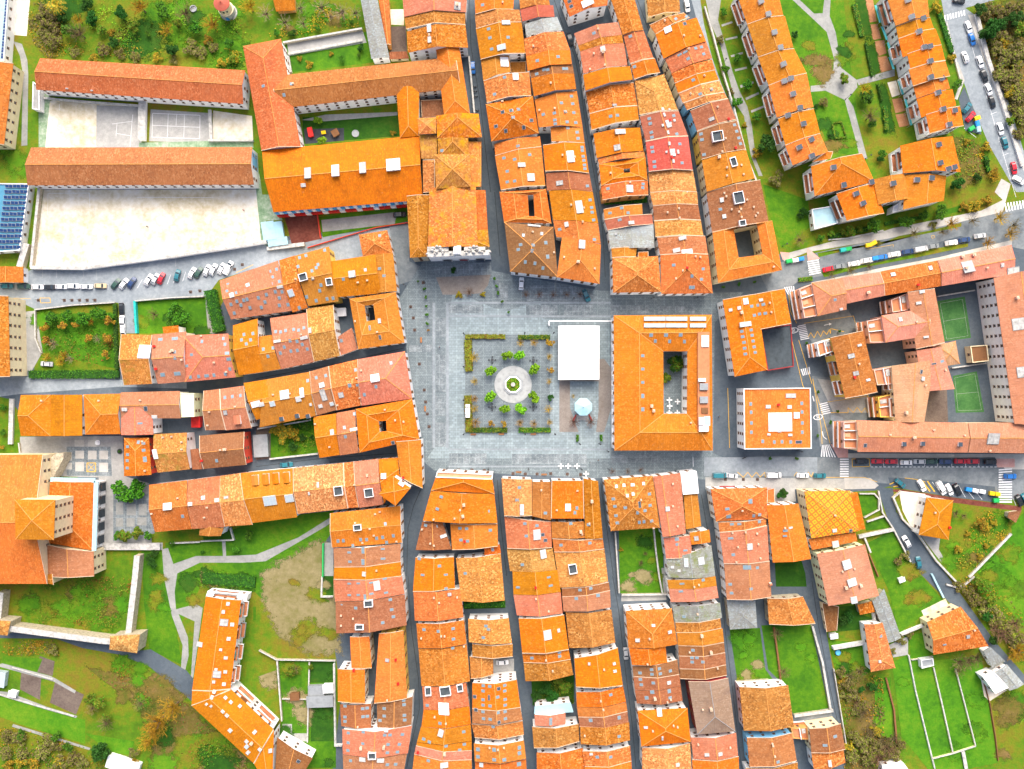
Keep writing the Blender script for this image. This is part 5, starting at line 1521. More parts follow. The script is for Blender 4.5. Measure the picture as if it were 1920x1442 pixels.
SKY = r'''
T 0 0
x 503,663,18,8 690,678,16,8
T 1 0
g 388,1300,50,95 800,1260,50,95
w 596,1282,58,100 1030,1238,105,105
x 355,1388,36,26
s 1395,1130 265,630 210,712 55,645
g 1510,45,50,60
w 1300,212,32,60 1303,298,26,46
s 1745,217 1755,284 1768,368 1890,280 1790,707 1865,580 1700,37
w 1873,170,66,32 1842,355,66,42
x 1862,465,64,70
d 1800,947 1873,982 1850,840 1912,830
s 1860,1185 1885,1285 1885,1365
c 280,630 1850,20 1300,265 1850,408 1848,762
C 1510,40
k 1640,103
T 2 0
d 145,903 88,955
s 0,830 48,820 8,880 45,1095 132,1160 20,1195
w 70,1237,58,32 140,1330,58,56
x 25,575,44,50
s 20,1358 240,522 268,522 388,515 408,515 345,425 190,455 185,555
d 432,10 445,48
x 568,20,90,50
s 615,248 740,872 790,865
x 683,368,36,40
C 680,395
c 612,405 695,490 583,522 820,325 645,220 160,350 290,625 320,815 205,830 400,840 735,625
s 445,722 455,778 463,845 478,920 488,992 495,1038 370,772 318,848 400,838 235,858 325,928 418,960 413,915 322,900
s 525,1105 527,1130 533,1173 538,1203 543,1238 546,1266
x 437,1175,58,85
c 470,1180 378,1165
w 810,988,84,36
g 790,1107,50,44 768,788,34,16 358,1373,52,34
s 565,1395
s 918,500 888,272
s 1030,890 1037,927 1045,993 1050,1030 1050,1105 1055,1138 1067,1213 1070,1250 1212,868 1235,1005 1258,1080 1275,1222
x 1170,918,46,34 1176,945,40,24 1200,1132,42,28 1205,1160,42,26 1140,862,16,28 1178,822,14,14 1128,820,20,22 1168,995,16,28 1178,1078,16,26 1208,1210,16,26 1133,940,16,20 1215,905,18,18 1160,1140,14,16 1243,1140,16,30
k 1182,905 1195,1180
x 1170,222,54,44
s 1257,410,34,16 1300,390,36,16 1322,440 1377,362 1420,353 1437,405 1228,142 1308,125 1360,600
c 1325,370 1145,157 1288,270 1440,570 1490,670 1338,705 1410,272 1540,805 1555,925
C 1180,118 1550,1180
d 1295,178
s 1495,670 1412,705
s 1418,1005 1425,1048 1668,937 1685,985 1700,1035 1713,1078 1440,1160
l 1540,1025,84,76 1658,1218,46,70
g 1498,893,42,26
c 1600,1040 1575,1140 1610,1258 1718,1240 1610,1320 1735,1310
k 1622,895 1675,1112
w 880,1415,56,54
s 720,1415 983,1380 980,1408
c 738,1300 885,1370
T 3 0
R 45,247 90,360 113,485 120,612 168,592 185,708 237,812 147,868 263,932 322,1050 232,1108 327,1172 0,110 -55,15
R 488,1258 772,1368 565,1390 1275,1088 1287,1225 1393,1257 1347,1270 1033,1310 1113,1352 1222,1338 935,1378
R 1075,130 1160,142 1130,240 1168,358 1210,352 1213,462 1217,582 1297,592 1272,698 1310,822 1395,832 1355,937 1045,5
T 1 1
s 42,613 105,597 155,580 125,638 25,667 175,672 50,692 118,688 145,748 78,770 18,793 195,748 68,825 175,795 175,850 40,865 240,845
w 180,710,46,20
w 262,757,42,56
s 327,493 375,477 515,437 315,560 465,545 452,568 420,592 425,648 487,698 478,740 380,787 452,815 533,802 578,797 325,868
l 355,640,62,56 550,675,46,56
g 720,617,52,56 405,1040,22,44
s 655,652 820,585 927,575 960,628 928,328
d 853,1020,16,38 930,1090,18,34
x 927,967,22,36
c 430,650 765,680 910,1050 340,1070 745,970 835,665 1010,355 300,655
k 1013,305
s 148,1048 185,1050 222,1040 283,1032 320,1037 360,1020 212,1163 262,1193 310,1188 347,1143 385,1178 255,1115 183,1208 308,1120
w 160,1122,52,20 360,1092,56,22
s 640,1115 55,1180 128,1170 90,1232
s 1013,1283
x 893,1397,66,60
s 452,1393 523,1378 388,1415 747,1335
c 755,1395 790,1340
g 312,294,40,20 400,278,50,20
T 0 1
s 1710,695 1703,745 1765,718 1797,692 1770,757 1840,648 1898,632 1830,738 1777,820 1828,812 1853,805 1732,843 1807,848 1757,908 1875,868 1797,725
x 1740,775,34,40
w 1860,700,30,30
s 1203,1107,34,26 1312,1100,48,26 1310,1200 1312,1245 1220,1370,34,30 1330,1362,50,30
x 1085,1200,90,106
s 1437,1220 1515,1122 1675,1100 1688,1143 1703,1210,34,26 1715,1253,34,26 1725,1327 1690,1365 1605,1373 1550,1378,34,24 1490,1383 1428,1388 1402,1305
c 1280,1200 1608,1280 1700,1350 1512,1080 1365,1260
C 1300,1190
k 1160,1158 1172,1328
s 1897,1062 1830,1070 1812,1110 1880,1110 1848,1140
T 0 2
c 315,125 745,125 1055,122
x 935,190,40,24
d 1093,185,26,36
s 1050,295,36,16
x 1160,245,40,24
s 1687,102 1743,95 1803,87
c 1572,210 1765,170 1560,310
g 1690,215,28,34
t 1783,268,50,66
s 957,470 957,530 955,575 955,630 1075,445 1077,497 1085,555 1088,575 1038,437
x 1165,525,32,74
c 1090,650 1225,400 1290,395 1365,435 1365,490 1070,430 1655,495
C 1690,490
k 1515,575
s 1625,575
w 1257,920,66,56
x 1427,902,32,28 1525,855,30,30 1627,873,32,30
c 1335,855 1140,972 1555,925 1535,1000
s 1370,992
g 1697,852,34,20
T 1 2
w 215,82,68,72
w 123,147,40,40
x 345,67,30,76 318,112,40,40 0,150,70,44 40,152,40,30
w 410,153,18,20 484,165,30,26 569,148,30,28
g 505,82,40,90
x 495,10,40,40
g 638,82,38,42
s 702,10,26,30 765,8,30,20 813,80
c 780,105 612,160 130,80 255,72
r 195,262 312,240 393,242
c 445,300 553,472 1045,272 968,193 1108,283
s 570,362,30,44
w 733,342,56,24
s 670,395 663,327 738,225
d 1027,440
l 620,800,66,70 848,815,66,66
t -2,720,50,76 78,712,48,80 152,705,48,80 232,700,48,80
x 465,758,16,42 398,820,14,22
w 105,873,96,76 250,855,64,62
c 740,755 835,680 835,690
w 957,693,40,44
x 1090,750,44,30
k 1105,700
s 900,20
s 1390,847 1360,937 1738,955,30,22 1750,1048 1757,1097 1530,1082 1580,1085 1538,1170 1587,1178 1775,1242 1272,1060 1350,1070 1425,1080
w 1405,1140,50,24
C 1560,905 1553,990
c 1530,945 1490,1008 1308,1195 1335,1210 1245,1090 1333,1015
k 1565,1178
s 1225,1310
l 763,1075,60,44
c 895,975 930,958 855,1085 745,1040 905,1398
s 970,1050 615,1178 655,1175 785,1167 830,1167 905,1157 950,1150 1030,1138 980,1188 727,1213
s 803,1247,26,50 803,1335,26,44 700,1263,32,16 705,1333,30,18 950,1237,30,14 952,1310,36,16
c 885,1135 1055,1180 800,1190
s 1250,1432,30,16 1423,1430,30,16
s 1375,1365 1570,1420
x 812,1425,28,34
T 2 2
s 55,777 38,870 97,1047 187,1062 108,1140 78,1355 250,968
w 72,943,30,82 185,1130,56,76 232,1275,46,66
d 230,1130 250,1172
g 232,1278,20,20
x 420,925,42,54
l 455,1385,60,72
s 368,1208 583,1193 487,930 472,965 440,1047 575,1055
w 463,1167,50,22
c 335,945 220,795 490,800 580,1045 525,1125
C 598,878 515,1105
s 783,768 840,760 905,757,30,24 987,747 908,825 865,838 760,862 772,917 850,928 780,987 790,1042 955,1037 990,1032 1047,1027 942,965 997,950 1030,825 1035,910
d 957,905,20,48
c 965,868
w 1165,937,32,34
c 1205,915 1205,748 1240,1065
s 1237,1163,32,28 1240,1203 1300,1248,36,16
w 1307,1340,32,66 1417,1327,48,56
x 1203,1373,24,18 1253,1400,22,18
g 1383,1158,34,34
c 1320,1130 1365,1225 1060,1080
C 1370,1230
s 1615,937,32,20 1625,993,36,30 1787,880,34,36 1813,988 1857,980 1650,1052,30,18 1705,1050,30,18 1855,1033 1640,1157,40,18 1660,1280 1763,1375,60,34 1840,1378
w 1780,1220,44,46
c 1725,950 1650,1115 1750,1110 1692,1222 1835,1120 1845,1200 1860,1305 1680,1335
s 980,90,26,32 980,190,26,30
C 1045,165 1060,200
c 1340,290
T 2 1
x 420,928,20,20
s 85,325 158,398 150,440 100,525 172,535 232,570 47,432 253,380,26,26 267,485,26,30 223,313 65,395
x 165,255,96,14
w 523,392,50,64
w 502,113,56,94
x 410,243,30,36
s 585,60 597,117 600,152 612,210 617,357 357,280
c 443,98 538,120 500,520 390,490 620,575 530,225 155,300 315,455
C 495,525
s 735,158,28,18 870,157,26,22 823,120 808,208,30,20
x 893,230,46,24
c 1250,125 1255,195 1165,155
g 780,315,20,18
x 1280,345,56,28 1235,437,54,30 1310,448,90,34
s 1213,548 1433,577 1420,655 1350,630 1338,715 1360,715
k 1312,570
c 1280,590 1375,485 1410,490 1228,650
x 1575,60,28,34 1593,183,28,30 1310,0,0,0
l 1697,45,76,88 1725,235,50,44
s 1563,130
c 1605,35 1645,133 1715,130 1810,115 1760,60 1720,190 1590,10 1700,150 1825,180 1840,160
w 1720,320,84,90
s 980,1228 980,1328 980,1428 1043,1072,28,30 1155,1072,30,28 1265,1070,28,30 1075,1118 1182,1120 1293,1122
s 1817,925 1855,915 1900,910 1723,1045 1793,1035 1730,1085 1800,1075 1740,1128 1807,1118 1745,1172 1815,1162 1750,1215 1823,1203 1797,857 1840,850 1885,843
x 1640,885,26,22 1750,820,40,46 1868,810,28,22 1705,870,26,26
w 1748,992,96,36
C 1718,905
T 3 1
R 440,18 505,10 657,15 710,87
c 40,562 10,833 22,902
w 1155,747,38,24
s 503,808,22,22
x 1217,572,26,32 937,620,34,28 1130,833,38,20 992,958,24,30 1185,1087,36,16 683,1150,36,16 748,1410,34,18 1160,1400,24,30 548,877,24,16
k 745,750 1122,697 645,1390
C 1450,485 1535,475 1860,795 1480,570
w 1757,548,24,28
g 1500,562,84,90 1838,605,90,84 1880,990,90,90 1910,1350,80,80 625,1230,48,34 660,1360,40,32
s 1305,1270,32,20 1240,1152,34,18
d 1245,1288,34,12 1150,1348,20,30
C 745,755
c 1110,975 680,1290 1325,1335 1640,570
T 3 2
x 90,285,175,140 213,235,42,46 160,172,32,26 0,170,36,26 165,382,30,18 5,378,24,16 85,352,24,20
k 76,155
s 253,145 255,210 257,292 257,362 47,435 105,433 170,435 -130,150 -127,212 -125,292 -125,362 -40,430
d 230,435,48,24
g 170,88,76,34
C 1090,400 1030,215
g 1690,410,88,86
r 1015,450 1155,447 1435,452
c 912,380 1240,345 1660,500 1180,10 1470,385
d 730,460
s 130,1100,34,18 127,1140,30,14
x 167,1078,30,14
w 505,1200,48,48 590,1355,66,70
c 500,985 555,1405 645,1385 1250,965 125,1080
d 620,1098,24,20
x 498,1098,32,24
k 1358,1075 622,1192
T 3 3
w 628,48,70,58 645,180,46,50
C 580,85 690,68
g 1500,455,26,26
s 845,452 1325,515,26,12 503,1203,30,22 428,1270,34,20 75,1395
x 465,1405,24,50 840,640,20,20
c 1545,405 35,1270 50,1350 30,1255
t 15,60,20,20
T 2 3
s 45,85,30,16 290,72,34,16 275,10,30,14 510,105 590,93 483,168,28,24 645,145,30,26
k 177,85
w 265,442,60,72
x 348,408,20,26 580,658,16,20 765,657,22,20 770,713,26,20
s 150,615 355,573 357,603 740,890 590,1082,28,26 803,1062,26,28 803,1203
s 1275,58,36,14 1267,115,34,16 1290,305 1433,30
x 1060,372,26,20 1182,420,30,22 943,482,32,24
C 1420,445 1490,570
c 1365,80 1400,65 1330,570 1630,470 1390,285
s 1357,557 1350,613 1387,613 1352,645 1432,645 960,727 1047,702 1050,737 1105,695 1187,712 1112,733 963,775 1060,802 970,815
w 1175,800,30,24
s 1052,870,32,28 1178,863,28,30 1010,913,30,26 1185,913,28,20
c 1165,945 1540,690 1430,1000 1190,925
C 1070,915 1490,995
s 1637,62 1793,97 1647,128
x 1463,1340,34,22 1560,1335,32,24 1240,1415,28,24 1005,1135,30,16 1128,1215,14,34
w 1105,1022,36,64
c 1030,470 1015,660 1055,1160 1210,1120 1240,1130 1395,1260 1635,1285 180,170 275,262 255,630 305,710 690,700 665,935 685,1000 545,1195
s 290,1092,24,56 55,1287,26,28 55,1328,28,28 52,1410,34,32 640,1358 740,1358
x 595,1335,26,16
T 1 3
s 700,57,30,14 768,55,30,14 862,50,30,14 965,20,32,16 700,143,30,16 768,142,28,16 865,133,32,16 975,125,32,16 818,157,22,40
w 905,72,48,70
s 643,215,16,10 1007,177 1017,252 1030,305 950,350 748,240
l 845,205,66,50 778,380,64,40 872,1345,60,50
l 893,495,60,140 832,715,60,104
l 888,1080,40,90
k 1050,625 735,705 1068,803
g 985,632,30,24
x 840,835,60,60
s 668,975 800,995 833,990 962,993 1107,932 1110,965 668,1057 668,1090 803,1055 835,1052 962,1050 1113,1045 1115,1080 930,1083
s 693,1177 805,1170 965,1193 1005,1192 1098,1188 692,1250 690,1308 802,1258 1075,1262 990,1263 985,1325 1060,1320 710,1385 985,1415 1047,1412
x 800,1375,50,30 932,1382,54,30 975,1160,30,20 805,1160,30,16
C 960,1280 790,1285 1415,1330
c 640,295 640,370 730,318 765,1130 1035,1140 985,930 1135,50
g 1450,138,30,24
s 1260,402 1478,395 1480,473 1368,415 1475,540 1425,95
c 1240,465 1390,450 1375,200 1335,162 1510,158 1415,450 1560,525 1340,1055 1425,1105
l 1292,860,46,66 1420,860,80,70 1530,835,44,56
x 1410,995,82,90
s 1285,970 1380,1105 1557,1168 1258,1223 1360,1265 1425,1275 1562,1262 1300,1245 1527,1305
w 1388,1178,40,54 1410,1418,60,40
s 1293,1385
k 1215,1320
s 1705,822 1753,828 1865,820 1703,862 1865,862 1703,928 1812,908 1868,925 1703,968 1755,975 1868,968 1703,1018 1757,1075 1707,1070 1815,1025 1868,1017 1870,1070 1778,1130
d 1748,912,16,40 1820,845 1640,905 1650,1003 1820,1098
s 1665,1300,30,28 1787,1303,30,28 1665,1355,30,26 1787,1378,30,24 1862,1378,30,26
w 1692,1415,30,32
c 1752,1285 1860,1285 1815,1300
s 1743,400 1725,375 1752,517 1705,462
d 318,1390
x -70,1240,28,24 30,1300,28,24 105,1310,28,30
T 0 3
w 1710,208,26,26 1675,268,24,26 1742,363,28,26 1715,470,28,26 1655,552,22,18 1693,613,28,22 1620,700,22,18 1690,718,26,22 1603,793,22,20 1680,810,28,24 1608,868,24,28 1590,910,22,30 1692,912,26,22 1732,945,26,22 1800,975,24,24 1672,1015,28,20 1703,1045,28,22 1585,975,18,16 1550,960,18,18 1727,1157,30,26 1852,1278,30,34 1862,1322,26,30 1910,1170,24,30
g 1680,348,60,52 1627,737,60,52
x 1500,512,44,34
C 1890,1250
'''
skylights(SKY)
label_buildings()
# ---------------------------------------------------------------- trees, shrubs, hedges
def leafquad(b, p, sz, m, rnd, flat=.5):
    n = Vector((rnd.gauss(0, flat), rnd.gauss(0, flat), 1)).normalized()
    t = n.orthogonal().normalized(); t.rotate(Matrix.Rotation(rnd.random() * 6.28, 3, n)); s = n.cross(t)
    a, c = sz * rnd.uniform(.7, 1.3), sz * rnd.uniform(.5, 1.0)
    b.face([p - t * a - s * c * .3, p + s * c, p + t * a + s * c * .2, p - s * c], m)
def crown_leafy(seed, n=900, leaf=.11, squash=.75, lobes=11, mats=None):
    """leaf clumps round lobes in a unit crown (radius 1, centre 0)"""
    rnd = random.Random(seed); b = MB()
    L = []
    for i in range(lobes):
        an = rnd.random() * 6.28; r = rnd.uniform(.25, .78); z = rnd.uniform(-.5, .55)
        L.append((Vector((r * math.cos(an), r * math.sin(an), z * squash)), rnd.uniform(.22, .42)))
    L.append((Vector((0, 0, .25)), .45))
    for i in range(n):
        c, r = L[i % len(L)]
        d = Vector((rnd.gauss(0, 1), rnd.gauss(0, 1), rnd.gauss(.25, 1))).normalized()
        p = c + d * r * (rnd.random() ** .35) * Vector((1, 1, squash)).length / 1.6
        leafquad(b, p, leaf, 0 if rnd.random() < .6 else 1, rnd, .7)
    return b.mesh('crown', mats)
def crown_twigs(seed, n=16, mats=None, up=.55, w=.022, sub=7):
    """bare branches that fan out from the trunk top, each with twigs"""
    rnd = random.Random(seed); b = MB()
    for i in range(n):
        an = 6.283 * (i + rnd.uniform(-.3, .3)) / n; e = rnd.uniform(.15, up + .35)
        L = rnd.uniform(.75, 1.05)
        p0 = Vector((0, 0, -.35 + rnd.uniform(0, .25)))
        d = Vector((math.cos(an) * math.cos(e), math.sin(an) * math.cos(e), math.sin(e)))
        p = p0; prev = p0
        for k in range(4):
            q = prev + d * L / 4 + Vector((rnd.gauss(0, .03), rnd.gauss(0, .03), .02))
            b.tube(prev, q, w * (1 - k * .2), w * (.8 - k * .2), 3, 0)
            for s_ in range(sub // 2 + 1):
                a2 = Vector((d.x + rnd.gauss(0, .55), d.y + rnd.gauss(0, .55), abs(d.z) + rnd.gauss(.1, .4))).normalized()
                ln = rnd.uniform(.16, .36); o = lerp(prev, q, rnd.random())
                mid = o + a2 * ln
                b.tube(o, mid, w * .45, w * .25, 3, 1)
                a3 = (a2 + Vector((rnd.gauss(0, .6), rnd.gauss(0, .6), rnd.gauss(0, .3)))).normalized()
                b.tube(lerp(o, mid, .6), lerp(o, mid, .6) + a3 * ln * .7, w * .3, w * .15, 3, 1)
            prev = q
    return b.mesh('crown', mats)
def crown_palm(mats):
    rnd = random.Random(3); b = MB()
    for i in range(30):
        an = 6.283 * i / 30 + rnd.uniform(-.1, .1); e = rnd.uniform(-.1, .9)
        prev = Vector((0, 0, .1))
        for k in range(6):
            el = e - k * .22
            q = prev + Vector((math.cos(an) * math.cos(el), math.sin(an) * math.cos(el), math.sin(el))) * .19
            sd = Vector((-math.sin(an), math.cos(an), 0)) * .07 * (1.1 - k / 6)
            b.face([prev - sd, q - sd * .8, q + sd * .8, prev + sd], (i + k) % 2)
            for sg in (-1, 1):
                b.face([prev, lerp(prev, q, .4), q + sd * sg * 2.6 + Vector((0, 0, -.05)), lerp(prev, q, .5) + sd * sg * 2.4 + Vector((0, 0, -.04))], k % 2)
            prev = q
    return b.mesh('crown', mats)
def crown_cone(seed, mats):
    rnd = random.Random(seed); b = MB()
    for i in range(700):
        z = rnd.random() ** 1.3; r = (1 - z) * rnd.uniform(.75, 1.0); an = rnd.random() * 6.283
        leafquad(b, Vector((r * math.cos(an), r * math.sin(an), z * 2.4 - 1)), .10, 0 if rnd.random() < .6 else 1, rnd, .8)
    return b.mesh('crown', mats)
def trunk_mesh():
    b = MB(); prev = Vector((0, 0, 0))
    for k in range(4):
        q = Vector((random.uniform(-.03, .03), random.uniform(-.03, .03), (k + 1) / 4))
        b.tube(prev, q, .5 - k * .07, .43 - k * .07, 6); prev = q
    for i in range(5):
        an = i * 1.256; b.tube((0, 0, .8), (math.cos(an) * 2.2, math.sin(an) * 2.2, 1.25), .22, .07, 4)
    return b.mesh('trunk', M['bark'])
L_ = LEAF
CROWN = {
    'green': [crown_leafy(s, 1000, .10, mats=[L_['green'], L_['dark']]) for s in (1, 2)],
    'lime': [crown_leafy(s, 620, .13, .6, 9, mats=[L_['lime'], L_['green']]) for s in (3, 4)],
    'dark': [crown_leafy(s, 900, .11, .8, mats=[L_['dark'], L_['dark']]) for s in (5, 6)],
    'olive': [crown_leafy(s, 800, .11, .7, mats=[L_['olive'], L_['green']]) for s in (7, 8)],
    'gold': [crown_twigs(s, 18, [L_['gold'], L_['gold']], .6, .028, 9) for s in (9, 10)],
    'bare': [crown_twigs(s, 15, [L_['grey'], L_['grey']], .6, .024, 7) for s in (11, 12)],
    'plum': [crown_twigs(s, 13, [L_['plum'], L_['plum']], .6, .026, 8) for s in (13,)],
    'rust': [crown_leafy(s, 420, .10, .6, 8, mats=[L_['rust'], L_['gold']]) for s in (14, 15)],
    'pale': [crown_twigs(s, 9, [M['twig'], M['twig']], .3, .030, 5) for s in (16, 17)],
    'palm': [crown_palm([L_['olive'], L_['gold']])],
    'cone': [crown_cone(18, [L_['dark'], L_['green']])],
    'brush': [crown_leafy(s, 800, .085, .45, 12, mats=[L_['grey'], L_['olive']]) for s in (19, 20)],
    'ochre': [crown_leafy(s, 700, .10, .5, 9, mats=[L_['gold'], L_['olive']]) for s in (21, 22)],
}
TDESC = {'green': 'leafy green tree', 'lime': 'bright green tree', 'dark': 'dark green tree', 'olive': 'olive green tree', 'gold': 'golden twigged tree', 'bare': 'bare grey brown tree',
         'plum': 'bare plum brown tree', 'rust': 'rusty orange tree', 'pale': 'bare pale pruned tree', 'palm': 'palm tree', 'cone': 'conical conifer', 'brush': 'brown green shrub', 'ochre': 'ochre yellow shrub'}
TRUNK = trunk_mesh()
TREES = []
def tree(kind, px, py, rpx, zone, mark, mx, my):
    rnd = random.Random(int(px * 7 + py * 13))
    shrub = kind in ('brush', 'ochre')
    r = rpx / TO.k * S
    x, y = P(px, py)
    hc = (r * .55 if shrub else max(1.2, r * 1.25))
    p = W(x, y, hc); z0 = gz(p.x, p.y)
    root = empty('shrub' if shrub or r < .9 else ('palm_tree' if kind == 'palm' else 'tree'), (p.x, p.y, z0))
    me = rnd.choice(CROWN[kind])
    inst('foliage' if shrub else 'crown', me, root, Matrix.Translation((0, 0, hc)) @ Matrix.Rotation(rnd.random() * 6.28, 4, 'Z') @ Matrix.Diagonal((r * rnd.uniform(.92, 1.08), r * rnd.uniform(.92, 1.08), r * (.9 if kind not in ('brush', 'ochre') else .8), 1)))
    th = hc * (.9 if not shrub else .7); tr = max(.06, r * .07)
    inst('stem' if shrub else 'trunk', TRUNK, root, Matrix.Diagonal((tr * 2, tr * 2, th, 1)))
    TREES.append((zone, kind, root, mark, (W(*P(mx, my)) - p).length))
def trees(txt):
    zone = mark = ''; mx = my = 0
    for line in txt.strip().splitlines():
        tk = line.split()
        if not tk: continue
        if tk[0] == 'T': tile(int(tk[1]), int(tk[2])); continue
        if line[0] == '@':
            zone, mark, m = [q.strip() for q in line[1:].split('|')]; mx, my = map(float, m.split(',')); continue
        for e in tk[1:]:
            x, y, r = map(float, e.split(',')); tree(tk[0], x, y, r, zone, mark, mx, my)
def label_trees():
    g = {}
    for z, k, o, mk, d in TREES: g.setdefault((z, k), []).append((d, o, mk))
    for (z, k), l in g.items():
        l.sort(key=lambda q: q[0])
        for i, (d, o, mk) in enumerate(l):
            shrubby = o.name.startswith('shrub')
            nm = TDESC[k]
            if shrubby: nm = nm.replace('tree', 'bush').replace('conical conifer', 'conical bush')
            lab = '%s standing %s' % (nm, z) if len(l) == 1 else '%s %s, %s from %s' % (nm, z, ORD[min(i + 1, 26)], mk)
            lab = ' '.join(lab.split()) if len(lab.split()) <= 16 else '%s, %s from %s' % (nm, ORD[min(i + 1, 26)], mk)
            tag(o, lab, 'shrub' if shrubby else 'tree', 'trees and shrubs ' + z)
